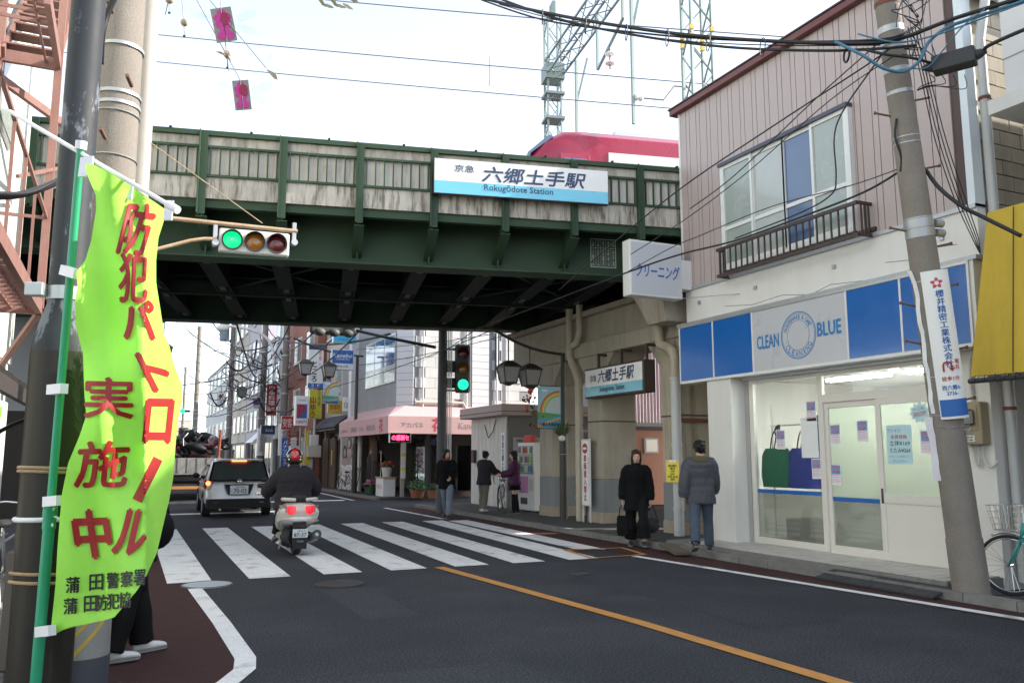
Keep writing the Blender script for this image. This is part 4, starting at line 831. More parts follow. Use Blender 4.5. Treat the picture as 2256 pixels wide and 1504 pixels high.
for y_, c, w_, nm in ((10.52, (0.02, 0.13, 0.07), .34, 'green'), (9.92, (0.035, 0.05, 0.28), .34, 'blue')):
    bg_ = thing('carrier_bag', 'dark %s cloth carrier bag hanging in the left shop window' % nm, 'bag', (9.62, y_, 1.0)); N = 10; rings = []
    for j in range(N + 1):
        t = j / N; z = 1.06 + .62 * t; hw = w_ * (0.80 + .25 * math.sin(math.pi * min(1, t * .8 + .1))) * (1 if t < .85 else 1 - (t - .85) * 1.2); th = .10 * (1 - .75 * t) + .015
        rings.append([(9.62 + th * math.cos(a) , y_ + hw * math.copysign(abs(math.sin(a)) ** .6, math.sin(a)) + .01 * math.sin(9 * t + a * 3), z) for a in [2 * math.pi * q / 16 for q in range(16)]])
    MB().loft(rings).build('bag_body', mat('bag_' + nm, c, .6, var=.25, scale=9, bump=.2, bscale=14), bg_, smooth=60)
    for s in (-.13, .13): MB().tube(catmull([(9.60, y_ + s, 1.64), (9.62, y_ + s * .6, 1.9), (9.7, y_, 2.06), (9.62, y_ - s * .2, 1.95), (9.66, y_ + s * .8, 1.66)], 5), .011, 6).build('strap', 'cable', bg_, smooth=True)
for k, (x_, y_) in enumerate(((10.4, 8.0), (10.4, 9.5), (12.0, 8.6))):
    o = thing('ceiling_tube_lamp', ['lit fluorescent lamp nearest the shop door', 'lit fluorescent lamp over the left end of the shop counter', 'lit fluorescent lamp at the back of the cleaning shop'][k], 'lamp', (x_, y_, 2.86)); MB().box(x_ - .08, x_ + .08, y_ - .65, y_ + .65, 2.8, 2.86).build('fitting', 'white_metal', o)
    for s in (-.04, .04): MB().cyl((x_ + s, y_ - .6, 2.77), (x_ + s, y_ + .6, 2.77), .018, n=10).build('tube', mat('tube_light', (0.9, 0.92, 0.9), .4, var=0, emit=(.97, 1, .98), estr=28), o)
cb = thing('storage_shelf', 'tall shelf of wrapped laundry inside the cleaning shop', 'shelf', (13.0, 9.6, .16)); rnd = random.Random(2)
for j in range(4): MB().box(12.85, 13.28, 7.2, 11.4, .5 + .6 * j, .54 + .6 * j).build('board', 'cream_frame', cb)
for j in range(4):
    for i in range(8): MB().box(12.9, 13.2, 7.3 + .5 * i, 7.65 + .5 * i, .54 + .6 * j, .54 + .6 * j + rnd.uniform(.15, .4)).build('parcel', rnd.choice(['paper', 'sign_cyan', 'pink', 'cardboard', 'ink_grey']), cb)
mc = MB().box(9.95, 10.0, 9.5, 10.1, 1.1, 2.2).build('wall_mirror', 'blue_pane'); tag(mc, 'dark upright mirror standing behind the left shop window', 'mirror')
# flyers and notices on the glass
mat('flyer_pink', (0.6, 0.22, 0.32), .6); mat('flyer_blue', (0.16, 0.32, 0.6), .6); mat('flyer_lilac', (0.5, 0.4, 0.55), .6); mat('notice_blue', (0.48, 0.68, 0.72), .7, var=.04)
def flyer(px, py, lab, n, w_=.19, h_=.30):
    p = at(px, py, X=XS - n); F = frame((XS - n, p.y, p.z), (0, -1, random.uniform(-.02, .02))); o = thing('flyer', lab, 'flyer', p, group='flyers on the shop glass')
    MB().fbox(F, -w_ / 2, w_ / 2, -h_ / 2, h_ / 2, -.002, 0).build('sheet', 'paper', o); MB().fbox(F, -w_ * .45, w_ * .45, h_ * .02, h_ * .46, 0, .001).build('picture_field', 'flyer_blue', o)
    text('お得な割引', F, 0, h_ * .36, w_ * .8, h_ * .15, 'flyer_pink', o, bold=.12, n=.003); MB().ell(F(0, h_ * .13, .002), .002, w_ * .3, h_ * .055, 14, 6).build('badge', 'ink_red', o); text('Super', F, 0, h_ * .13, w_ * .36, h_ * .06, 'ink_white', o, bold=.05, n=.006)
    for k in range(5): MB().fbox(F, -w_ * .43, w_ * (.43 if k % 2 else .3), -h_ * (.05 + .085 * k), -h_ * (.02 + .085 * k), 0, .001).build('text_line', 'flyer_pink' if k in (0, 3) else 'flyer_lilac', o)
flyer(1787, 905, 'pink and blue flyer at the top right of the left shop window', .004); flyer(1720, 968, 'pink and blue flyer in the middle of the left window above the bags', .004); flyer(1799, 1032, 'pink and blue flyer in the left window beside the blue bag', .004)
flyer(1840, 957, 'pink and blue flyer high on the left of the sliding door', -.012); flyer(1900, 949, 'pink and blue flyer high on the right of the sliding door', -.012); flyer(1842, 1045, 'pink and blue flyer just above the blue stripe of the sliding door', -.012); flyer(2042, 973, 'pink and blue flyer beside the handwritten price notice', .028)
p = at(1783, 964, X=XS - .004); F = frame(p, (0, -1, 0)); o = MB().fbox(F, -.17, .17, -.3, .3, -.002, 0).build('blank_sheet', 'paper'); tag(o, 'blank white paper sheet taped in the left shop window', 'paper')
p = at(1981, 979, X=XS - .028); F = frame(p, (0, -1, -.01)); o = thing('price_notice', 'pale blue handwritten price notice on the right door', 'notice', p); MB().fbox(F, -.2, .2, -.26, .26, -.002, 0).build('sheet', 'notice_blue', o)
text('Yシャツ', F, -.07, .19, .2, .055, 'ink_blue', o, n=.003); text('会員価格', F, 0, .105, .26, .055, 'ink_red', o, n=.003); text('立体¥169', F, .01, .02, .32, .07, 'ink_black', o, n=.003); text('たたみ¥264', F, .01, -.075, .32, .065, 'ink_black', o, n=.003); text('（詳しくは店頭にて）', F, 0, -.155, .32, .03, 'ink_grey', o, n=.003); text('クリンブルー', F, .0, -.215, .22, .04, 'ink_blue', o, n=.003)
p = at(2026, 908, X=XS - .028); F = frame(p, (0, -1, .1)); o = thing('discount_star', 'pale blue star-burst discount notice on the right door', 'notice', p)
N = 11; P = [F((.17 if k % 2 else .12) * math.cos(math.pi * k / N), (.14 if k % 2 else .1) * math.sin(math.pi * k / N), 0) for k in range(2 * N)]; MB().prism(P, (0, 0, 0), (-.003, 0, 0)).build('sheet', 'notice_blue', o)
text('クリーニング代', F, -.01, .045, .17, .04, 'ink_black', o, n=.006); text('20%OFF', F, 0, -.02, .2, .06, 'ink_red', o, n=.006)
# projecting box sign
bs = thing('cleaning_box_sign', 'white projecting box sign with blue cleaning lettering at the shop corner', 'sign', (8.7, 12.4, 4.4))
MB().box(8.02, 9.16, 12.28, 12.52, 4.40, 5.42).build('case', 'white_metal', bs, bevel=.012); F = frame((8.59, 12.279, 4.91), (1, 0, 0))
MB().fbox(F, -.53, .54, -.47, .47, -.003, .003).build('face', mat('box_face', (0.55, 0.56, 0.60), .35, var=.04), bs)
text('クリーニング', F, .03, -.04, .94, .26, 'ink_blue', bs, bold=.035, n=.006, shear=.1); MB().box(9.16, 9.4, 12.3, 12.5, 4.6, 5.15).build('mounting_box', 'white_metal', bs, bevel=.01)
MB().cyl((8.9, 12.4, 4.4), (9.4, 11.0, 4.3), .006, n=6).build('stay_rod', 'galv', bs)
# electric meter
em = thing('electric_meter', 'beige electric meter box on the right pier of the cleaning shop', 'meter', (9.3, 6.78, 1.7)); F = frame((9.22, 6.79, 1.95), (0, -1, 0)); mat('meter_beige', (0.33, 0.27, 0.17), .6, var=.12, streak=.2)
MB().fbox(F, -.155, .155, -.26, .25, -.17, 0).build('box', 'meter_beige', em, bevel=.015); MB().fbox(F, -.115, .115, -.09, .2, 0, .012).build('cover_plate', 'meter_beige', em, bevel=.004)
g_ = MB().fbox(F, -.085, .09, -.03, .16, .012, .07).build('meter_glass', mat('meter_dark', (0.03, 0.025, 0.025), .2, var=.2, coat=.5), em, bevel=.02); MB().fbox(F, -.045, .05, .08, .13, .07, .076).build('dial', 'paper', g_); text('kWh', F, 0, .105, .05, .025, 'ink_black', g_, n=.078)
o = MB().fbox(F, -.06, .06, -.225, -.15, 0, .004).build('sticker', 'paper', em); text('WoO\nCrain', F, 0, -.187, .09, .055, 'ink_black', o, bold=.1, n=.006)
MB().tube(catmull([(9.33, 6.80, 2.2), (9.35, 6.82, 2.6), (9.34, 6.75, 2.8), (9.3, 6.6, 2.88), (9.2, 6.4, 2.95)], 4), .02, 8).build('conduit', 'pipe_grey', em, smooth=True); MB().tube(catmull([(9.33, 6.85, 1.7), (9.33, 6.82, 1.5), (9.33, 6.78, 1.45), (9.33, 6.76, 1.69)], 4), .013, 8).tube(catmull([(9.33, 6.72, 1.7), (9.33, 6.70, 1.5), (9.3, 6.6, 1.42), (9.3, 6.5, 1.5)], 4), .013, 8).build('lead', 'pipe_grey', em, smooth=True)

# ------------------------------------------------------------ neighbour with the yellow awning, right edge
nb_ = thing('corner_building', 'tall white tiled building behind the yellow awning at the right edge', 'building', (12, 3, 0)); mat('white_tile', (0.62, 0.61, 0.60), .5, var=.07, scale=5)
MB().box(9.0, 16, -14, 5.85, 5.62, 7.15).build('upper_storeys', 'white_tile', nb_); MB().box(8.85, 16, -14, 5.98, 5.45, 5.62).build('ledge', 'white_stucco', nb_); MB().box(9.35, 16, -14, 5.6, 2.7, 5.45).build('lower_wall', 'white_tile', nb_)  # height and out-of-view length set to shade the road yet let sun reach the flag
MB().box(9.45, 9.6, 5.45, 5.6, 0, 2.7).box(9.6, 16, 5.5, 5.6, 0, 2.7).box(11.5, 16, -14, 5.5, 0, 2.7).build('ground_floor_wall', 'dark_earth', nb_); MB().box(9.4, 11.5, -14, 5.5, -.05, .1).build('shop_floor', 'kerb', nb_)
for j in range(2):
    MB().box(8.992, 9.0, 2, 5.86, 6.1 + .62 * j, 6.112 + .62 * j).build('tile_joint', 'ink_grey', nb_); 
ya = thing('yellow_awning', 'yellow canvas awning hanging at the right edge of the picture', 'awning', (8.9, 5, 2.4)); mat('awning_yellow', (0.60, 0.41, 0.04), .75, var=.1, scale=6, bump=.12, bscale=120, streak=.3, streak_col=(.3, .2, .03))
MB().hexa([(8.72, 1.0, 2.45), (8.72, 6.36, 2.45), (8.78, 6.36, 2.45), (8.78, 1.0, 2.45), (8.97, 1.0, 4.36), (8.97, 6.17, 4.36), (9.03, 6.17, 4.36), (9.03, 1.0, 4.36)]).build('canvas', 'awning_yellow', ya); MB().add([(8.75, 6.358, 2.45), (9.35, 6.3, 2.9), (9.35, 6.16, 4.4), (9.0, 6.165, 4.36)], [(0, 1, 2, 3)]).build('side_cloth', 'awning_yellow', ya)
MB().cyl((8.75, 6.4, 2.40), (8.75, 1, 2.40), .03, n=10).build('bottom_rod', 'dark_metal', ya); MB().fbox(frame((8.835, 5.0, 3.4), (0, -1, 0), (.13, 0, 1)), -.85, -.843, -.95, .95, .001, .012).build('seam', 'brown_metal', ya)
for k in range(12): MB().torus((8.735, 6.3 - .12 * k, 2.425), .035, .004, (0, 1, .2), 10, 5).build('lacing', 'cable', ya)
bp = MB().tube([(9.42, 5.9, 0), (9.42, 5.9, 5.4)], .05, 10).build('standpipe', 'pipe_grey', smooth=50); tag(bp, 'grey standpipe beside the dark doorway under the yellow awning', 'pipe')
# ------------------------------------------------------------ right-hand utility pole, leaning
rp0 = at(2143, 1320, Z=0); rp1 = at(1944, -60, D=9.35)
def onp(t): return rp0.lerp(rp1, t)
pd = (rp1 - rp0).normalized(); HL = (rp1 - rp0).length
up_ = thing('utility_pole', 'leaning concrete utility pole in front of the cleaning shop', 'utility pole', rp0)
MB().tube([onp(0), onp(.095), onp(.0951), onp(1.0)], .18, 24, True, [.192, .186, .178, .125]).build('shaft', 'pole_concrete', up_, smooth=50)
def band(parent, t, r, h, m='galv', nm='steel_band'): c = onp(t); MB().tube([c, c + pd * h], r, 22).build(nm, m, parent, smooth=50)
for t, h in ((.945, .05), (.90, .07), (.88, .05), (.872, .03), (.835, .05), (.80, .04), (.73, .012), (.72, .012), (.60, .012), (.585, .10), (.57, .10), (.50, .01), (.35, .01), (.29, .01)): band(up_, t, .18 - .055 * t + .006, h, 'rust' if t == .945 else 'galv')
rtv = Vector((math.cos(YAW), -math.sin(YAW), 0)); fwv = Vector((math.sin(YAW), math.cos(YAW), 0))
for t, s in ((.79, 1), (.68, 1), (.58, -1), (.555, 1), (.46, -1), (.49, 1), (.40, -1), (.39, 1), (.31, 1), (.765, -1)):
    r = .18 - .055 * t; c = onp(t); o = MB().cyl(c + rtv * s * (r - .02), c + rtv * s * (r + .17) + Vector((0, 0, .04)), .012, n=8).build('step_bolt', 'bolt_rust', up_); MB().cyl(c + rtv * s * (r + .17) + Vector((0, 0, .04)), c + rtv * s * (r + .185) + Vector((0, 0, .043)), .02, n=8).build('bolt_head', 'bolt_rust', o)
for t in (.585, .57): c = onp(t); MB().cyl(c + rtv * .16 + fwv * -.03 + pd * .05, c + rtv * .26 + pd * .05, .045, n=12).build('clamp_lug', 'galv', up_, smooth=50)
# wrapped advertising plate
vwv = Vector((rp0.x, rp0.y, 0)).normalized(); rvv = Vector((vwv.y, -vwv.x, 0))
adp = thing('pole_advert', 'white curved advert plate with blue characters tied to the leaning pole', 'sign', onp(.3)); ac = lambda t: onp(t) + rvv * .05
def curved(mb, t0, t1, r, a0, a1, n=14):
    rings = []
    for k in range(n + 1):
        a = R(a0 + (a1 - a0) * k / n); d = -vwv * math.cos(a) + rvv * math.sin(a); d = (d - pd * d.dot(pd)).normalized(); rings.append([ac(t0) + d * r, ac(t1) + d * r, ac(t1) + d * (r + .004), ac(t0) + d * (r + .004)])
    return mb.loft(rings)
ta, tb = .285, .515; RA = .20
curved(MB(), ta, tb, RA, -30, 55).build('plate', 'sign_white', adp, smooth=50); curved(MB(), ta + .004, ta + .03, RA + .005, -26, 53).build('blue_block', 'ink_blue', adp, smooth=50)
def ctext(body, ang, t, w_, h_, m, vert=False, bold=.04):
    body = '\n'.join(body) if vert else body; vs, fs = glyphs(body); mb = MB(); rr = RA + .007
    e = bold * .03
    for q, (ea, eb) in enumerate(((-e, 0), (e, 0), (0, e))):
        o = len(mb.v)
        for p in vs:
            a = R(ang) + (p.x * w_ + ea) / rr; d = -vwv * math.cos(a) + rvv * math.sin(a); d = (d - pd * d.dot(pd)).normalized(); mb.v.append(ac(t) + pd * (p.y * h_ + eb) + d * (rr + .0005 * q))
        mb.f += [tuple(i + o for i in f) for f in fs]
    mb.build('lettering', m, adp)
ctext('櫻井精密工業株式会社', 16, .424, .085, .84, 'ink_blue', True, .08); ctext('徒歩1分', 14, .347, .18, .05, 'ink_red'); ctext('西六郷4-\n3736-', 13, .329, .19, .11, 'ink_blue'); ctext('仲六\n4-2', 14, .302, .16, .12, 'ink_white'); ctext('現\n在', 38, .368, .05, .11, 'ink_red')
o = len(adp.children)
# red blossom emblem and U-turn arrow on the plate
def cpt(ang_off, dz, t, extra=.006): a = R(12) + ang_off / RA; d = -vwv * math.cos(a) + rvv * math.sin(a); d = (d - pd * d.dot(pd)).normalized(); return ac(t) + pd * dz + d * (RA + extra)
for k in range(5):
    a = math.pi / 2 + 2 * math.pi * k / 5; mb = MB(); c = (.033 * math.cos(a), .033 * math.sin(a)); P = [(c[0] + .026 * math.cos(a + q) * (1.15 if abs(q) < .3 else .8), c[1] + .026 * math.sin(a + q) * (1.15 if abs(q) < .3 else .8)) for q in (-2.2, -1.1, -.2, .2, 1.1, 2.2)]
    mb.add([cpt(x, y_, .495) for x, y_ in P], [tuple(range(6))]); mb.build('emblem_petal', mat('emblem_red', (.55, .06, .1), .5), adp)
MB().tube([cpt(-.05, -.05, .365), cpt(-.05, .02, .365), cpt(-.04, .045, .365), cpt(-.01, .055, .365), cpt(.02, .045, .365), cpt(.03, .02, .365), cpt(.03, -.02, .365)], .011, 6).add([cpt(-.005, -.01, .365, .012), cpt(.065, -.01, .365, .012), cpt(.03, -.055, .365, .012)], [(0, 2, 1)]).build('turn_arrow', 'ink_red', adp)
o = thing('torn_advert', 'edge of a torn white plate on the left of the leaning pole', 'sign', onp(.35)); rings = []
for k in range(12):
    t = .29 + .225 * k / 11; c = onp(t) - rtv * (.185 + .012 * math.sin(k * 1.9) + (.03 if k == 11 else 0)) - fwv * .05; rings.append([c, c + rtv * .035 - fwv * .02, c + rtv * .036 - fwv * .015, c + fwv * .004])
MB().loft(rings).build('plate', 'sign_white', o)
o = thing('hanging_sheet', 'pale violet plastic sheet hanging on the leaning pole', 'sheet', onp(.2)); rings = []
for k in range(10):
    t = .185 + .1 * k / 9; c = onp(t) - rtv * (.2 + .012 * math.sin(k)); rings.append([c - rtv * .03, c + rtv * .035 - fwv * .03, c + rtv * .036 - fwv * .026, c - rtv * .03 + fwv * .004])
MB().loft(rings).build('sheet', 'vinyl_white', o)
MB().tube([onp(.27) - rtv * .17 - fwv * .1, onp(.268) - fwv * .185, onp(.272) + rtv * .17 - fwv * .1], .004, 5).build('tie_wire', 'galv', up_)
for k in range(5): MB().torus(onp(.265) + rtv * .16 - fwv * .1 + Vector((random.uniform(-.02, .02), 0, random.uniform(-.03, .03))), .04, .003, (random.uniform(-1, 1), 1, random.uniform(-1, 1)), 12, 4).build('wire_knot', 'galv', up_)
MB().fbox(frame(onp(.335) - fwv * .172 - rtv * .02, rtv, pd), -.05, .05, -.03, .03, -.004, .002).build('number_plate', mat('tag_pink', (.65, .5, .55), .5), up_); text('93-10', frame(onp(.335) - fwv * .172 - rtv * .02, rtv, pd), 0, .0, .07, .02, 'ink_black', up_, n=.004)
# splice closure on the cable
sc0 = at(2055, 142, D=9.0); sc1 = at(2150, 116, D=8.75); dsc = (sc1 - sc0).normalized()
sp_ = thing('cable_closure', 'long black cable closure box hanging on the wires by the leaning pole', 'cable box', sc0); F = frame((sc0 + sc1) / 2 - Vector((0, 0, .03)), dsc); hl = (sc1 - sc0).length / 2
MB().fbox(F, -hl, hl, -.09, .09, -.09, .09).build('box', mat('box_black', (.03, .03, .032), .6, var=.15), sp_, bevel=.012)
for s in (-1, 1): MB().tube([F(s * hl, .0, 0), F(s * (hl + .05), .01, 0), F(s * (hl + .1), .015, 0)], .05, 10, True, [.06, .045, .025]).build('cable_gland', 'box_black', sp_, smooth=50)
# ------------------------------------------------------------ cables
def cab(label, pts, r, m='cable', n=7, grp='cables tied to the leaning pole', sm=6):
    return wire('cable', label, catmull(pts, sm), r, m, n, 'cable', grp)
PT = onp(.89) - fwv * .18; A = lambda x, y, d: at(x, y, D=d)
cab('thick black cable, top one sweeping in from the upper left to the leaning pole', [A(1040, -10, 12), A(1160, 20, 11.6), A(1330, 52, 10.9), A(1520, 78, 10.2), A(1720, 92, 9.6), A(1900, 96, 9.15), A(1985, 85, 9.05), A(2100, 42, 8.8), A(2256, -6, 8.4), A(2400, -50, 8)], .022)
cab('second thick cable below the top one left of the leaning pole', [A(1080, -10, 12), A(1230, 42, 11.4), A(1400, 78, 10.7), A(1600, 104, 10), A(1800, 112, 9.4), A(1930, 108, 9.1), A(2020, 100, 8.95)], .016)
cab('third black cable with the lowest sag left of the leaning pole', [A(1060, 0, 12), A(1200, 45, 11.5), A(1380, 70, 10.8), A(1560, 86, 10.1), A(1760, 92, 9.5), A(1930, 88, 9.1), A(1990, 76, 8.98)], .012)
cab('thin wire lashed under the thick cables left of the leaning pole', [A(1100, 10, 12), A(1260, 52, 11.3), A(1480, 88, 10.4), A(1700, 100, 9.7), A(1940, 100, 9.08)], .007)
for k, (x, y) in enumerate(((1195, 30), (1290, 50), (1380, 64), (1470, 76), (1560, 86), (1680, 96))):
    MB().torus(A(x, y + 8, 11.4 - .0043 * (x - 1195)), .1, .006, rtv, 14, 4).build('spacer', 'cable', bpy.data.objects.get('cable'))
cab('blue cable looping under the bands of the leaning pole', [A(1840, 92, 9.2), A(1900, 122, 9.0), A(1945, 150, 8.95), A(1990, 158, 8.95), A(2025, 135, 8.9), A(2045, 95, 8.9), A(2085, 62, 8.85), A(2140, 42, 8.75), A(2256, 2, 8.4)], .018, 'cable_blue')
cab('black and blue cable crossing the pole to the right edge', [A(1900, 108, 9.1), A(1950, 120, 8.95), A(2010, 128, 8.92), A(2055, 140, 8.95), A(2060, 141, 8.98)], .016)
cab('black cable leaving the closure box toward the upper right', [sc1 + dsc * .08, A(2180, 100, 8.6), A(2256, 66, 8.3), A(2400, 10, 8)], .02)
cab('blue wire drooping from the pole toward the right', [A(1890, 75, 9.1), A(1960, 92, 8.95), A(2010, 90, 8.9), A(2080, 72, 8.8), A(2180, 35, 8.6), A(2300, -10, 8.3)], .009, 'cable_blue')
cab('thin looping blue wire right of the leaning pole', [A(2000, 150, 8.95), A(2040, 150, 8.9), A(2070, 120, 8.85), A(2120, 60, 8.7), A(2170, 20, 8.6)], .007, 'cable_blue')
MB().torus(A(1865, 122, 9.2), .075, .012, rtv, 18, 6).build('cable_coil', 'cable', up_, smooth=True)
# service drops running down-left over the shop front
for k, (lab, P, r) in enumerate((('steep service wire from the pole down past the shop window, outermost', [A(1960, 108, 9.1), A(1900, 150, 9.3), A(1700, 280, 10.2), A(1500, 415, 11.2), A(1340, 545, 12.2), A(1230, 640, 13)], .009),
    ('middle service wire running from the pole across the upper window', [A(1975, 120, 9.1), A(1830, 220, 9.7), A(1640, 385, 10.7), A(1500, 490, 11.5), A(1390, 560, 12)], .006),
    ('innermost service wire across the mauve siding', [A(1930, 100, 9.15), A(1800, 215, 9.8), A(1620, 385, 10.8), A(1520, 460, 11.4)], .007),
    ('twisted service cable from the pole clamp down to the box sign', [A(1982, 378, 9.3), A(1900, 425, 9.6), A(1760, 480, 10.3), A(1620, 530, 11.1), A(1500, 560, 11.8), A(1390, 597, 12.1), A(1250, 650, 14), A(1050, 725, 18)], .013),
    ('thin strand above the twisted service cable', [A(1975, 374, 9.3), A(1870, 410, 9.8), A(1700, 455, 10.6), A(1540, 520, 11.5), A(1480, 545, 12), A(1380, 600, 13)], .006),
    ('thin drop wire hanging down the siding to the window corner', [A(1945, 118, 9.15), A(1915, 160, 9.2), A(1860, 240, 9.35), A(1838, 300, 9.4), A(1842, 390, 9.4), A(1830, 430, 9.45), A(1760, 470, 9.9), A(1620, 525, 10.9)], .009))): cab(lab, P, r, n=6)
for k in range(4):
    d = 8 * k; cab('vertical twisted drop wire %s of the bundle right of the leaning pole' % ('first', 'second', 'third', 'last')[k], [A(2000 + d, 60, 9.1), A(2025 + d * .8, 150, 9.1), A(2058 + d, 300, 9.15), A(2100 + d, 430, 9.25), A(2140 + d * .6, 520, 9.3), A(2160, 560, 9.3)], .006, n=5)
cab('thick black cable drooping from the pole clamp to the yellow awning', [A(2040, 375, 9.25), A(2070, 415, 9.1), A(2120, 455, 8.95), A(2165, 478, 8.85), A(2250, 520, 8.6)], .022)
cab('black cable running down the left flank of the leaning pole', [A(1975, 262, 9.2), A(1972, 300, 9.2), A(1985, 345, 9.2), A(1984, 378, 9.22)], .012)
for k in range(7):
    x, y = 1985 + random.uniform(-10, 45), 30 + random.uniform(-40, 70)
    MB().tube(catmull([A(x + random.uniform(-40, 40), y + random.uniform(-45, 45), 9.0) for _ in range(5)], 5), .006, 5).build('loose_wire', 'cable', up_, smooth=True)
for k in range(4): MB().tube(catmull([A(2050 + 25 * k, 165, 8.9), A(2060 + 22 * k, 178 + 6 * k, 8.9), A(2030 + 10 * k, 190, 8.92), A(2020, 200, 8.95)], 5), .005, 5).build('loose_wire', 'cable', up_, smooth=True)
# ------------------------------------------------------------ left foreground: poles, flag, signal
p1 = at(121, 1000, D=3.7); p1.z = 0
sp1 = thing('steel_pole', 'dark painted steel pole with peeling paint in the left foreground', 'pole', p1)
mat('pole_paint', (0.030, 0.034, 0.040), 0.6, metal=0.0, spec=.25, var=0.25, scale=4, bump=0.05, bscale=30, streak=0.8, streak_col=(0.17, 0.19, 0.22), lo=0.55, hi=0.59, streak_z=0.4, stain_scale=0.9)
zz = lambda py, D=3.7: at(150, py, D=D).z
zsh = zz(715)
MB().tube([p1, p1 + Vector((0, 0, zsh - .12))], .128, 28, True, [.131, .129]).build('lower_sleeve', mat('sleeve_brown', (.022, .018, .015), .45, var=.3, scale=5, spec=.3, streak=.5, streak_col=(.06, .055, .05), lo=.6, hi=.66), sp1, smooth=50)
MB().tube([p1, p1 + Vector((0, 0, zsh - .1)), p1 + Vector((0, 0, zsh - .02)), p1 + Vector((0, 0, zsh + .1)), p1 + Vector((0, 0, 7.5))], .11, 28, True, [.12, .127, .112, .078, .066]).build('shaft', 'pole_paint', sp1, smooth=50)
MB().fbox(frame(p1 + Vector((0, 0, .9)), (math.cos(.5), -math.sin(.5), 0)), -.125, -.06, -.25, .25, .06, .10).build('access_cover', 'dark_brown_pole', sp1, bevel=.01)
MB().cyl(p1 + Vector((0, 0, zz(655))), p1 + Vector((0, 0, zz(625))), .083, n=24).build('clamp_band', 'galv', sp1); MB().fbox(frame(p1 + Vector((-.1, -.04, zz(636))), (1, -.4, 0)), -.06, .02, -.03, .03, -.02, .03).build('clamp_lug', 'galv', sp1, bevel=.004)
for py, rr, m_ in ((1032, .136, 'rope'), (1040, .136, 'rope'), (1254, .138, 'rope'), (1272, .138, 'rope')):
    MB().torus(p1 + Vector((0, 0, zz(py))), rr, .008, (.05, .03, 1), 26, 6).build('rope_tie', m_, sp1, smooth=True)
MB().torus(p1 + Vector((0, 0, zz(1140))), .135, .012, (0, .02, 1), 26, 6).build('tape_tie', 'vinyl_white', sp1, smooth=True)
for k in range(5): MB().tube([at(112, 1138, D=3.42), at(112 + 14 * math.cos(k * 1.3), 1138 + 22 * math.sin(k * 1.3), D=3.4)], .004, 5).build('tape_end', 'vinyl_white', sp1)
# green flag pole (leans with the pole), white cross rod and the flag
gp0, gp1 = at(78, 1510, D=3.42), at(178, 330, D=3.42); gp0 = gp0 + (gp0 - gp1).normalized() * .25
fp = thing('flag_pole', 'thin green plastic flag pole with a white cross rod', 'flag pole', gp0)
mat('green_plastic', (0.03, 0.30, 0.16), .35, var=.08)
MB().tube([gp0, gp0.lerp(gp1, .40), gp0.lerp(gp1, .401), gp1], .017, 14, True, [.0225, .0225, .017, .016]).build('pole_tube', 'green_plastic', fp, smooth=50)
for t, r in ((.385, .028), (.365, .026)): MB().cyl(gp0.lerp(gp1, t), gp0.lerp(gp1, t + .016), r, n=16).build('joint_ring', 'green_plastic', fp, smooth=50)
MB().cyl(gp1, gp1 + (gp1 - gp0).normalized() * .035, .022, n=16).build('pole_cap', 'vinyl_white', fp, smooth=50)
r0, r1 = at(22, 246, D=3.6), at(388, 461, D=3.2); MB().cyl(r0, r1, .009, n=10).build('cross_rod', 'vinyl_white', fp, smooth=50); MB().cyl(r1 - (r1 - r0).normalized() * .05, r1 + (r1 - r0).normalized() * .01, .016, n=10).build('rod_tip', 'vinyl_white', fp, smooth=50)
LE = [(362, 188), (380, 190), (430, 211), (460, 212), (530, 201), (573, 188), (600, 168), (628, 171), (668, 165), (723, 168), (780, 183), (815, 184), (870, 186), (915, 190), (960, 175), (1020, 150), (1090, 136), (1200, 127), (1290, 122), (1386, 112)]
RE = [(362, 205), (380, 240), (430, 318), (464, 368), (524, 349), (573, 344), (623, 344), (673, 352), (738, 362), (755, 371), (800, 383), (850, 402), (880, 402), (930, 392), (975, 387), (1050, 382), (1100, 373), (1150, 361), (1216, 346), (1271, 321), (1301, 301), (1361, 250), (1386, 135)]
def ip(T, y):
    for (a, b), (c, d) in zip(T, T[1:]):
        if y <= c: t = (y - a) / (c - a) if c > a else 0; return b + (d - b) * max(0, t)
    return T[-1][1]
def fdep(x, y):
    return 3.31 + .028 * math.sin((x * .9 + y * .42) / 34.0) + .022 * math.sin((x * 1.5 - y * .25) / 27.0 + 1.3) + .016 * math.sin(y / 46.0 + x / 60.0) + .00012 * max(0, x - 320) * max(0, 1100 - abs(y - 1000)) / 10 + .05 * math.sin((y - 360) / 190.0) * (x - 150) / 220 - .0009 * max(0, y - 1150) * max(0, (x - 210)) / 140
mb = MB(); NR, NC = 150, 44; rings = []
for i in range(NR + 1):
    y = 362 + (1386 - 362) * i / NR; a, b = ip(LE, y), ip(RE, y); rings.append([at(a + (b - a) * k / NC, y + (8 * math.sin(k / NC * math.pi) if i == NR else 0), D=fdep(a + (b - a) * k / NC, y)) for k in range(NC + 1)])
mb.loft(rings, cap=False, closed=False)
fg = thing('banner_flag', 'fluorescent yellow-green banner flag with red characters on the left', 'flag', gp0 + Vector((.1, 0, .5)))
mat('fluor_cloth', (0.45, 0.93, 0.13), .55, var=.05, scale=3, bump=.35, bscale=16, spec=.3, sub=.35, emit=(0.42, 1.0, 0.04), estr=0.0); mat('flag_red', (0.30, 0.010, 0.010), .55, var=.05)
ob = mb.build('cloth', 'fluor_cloth', fg, smooth=True)
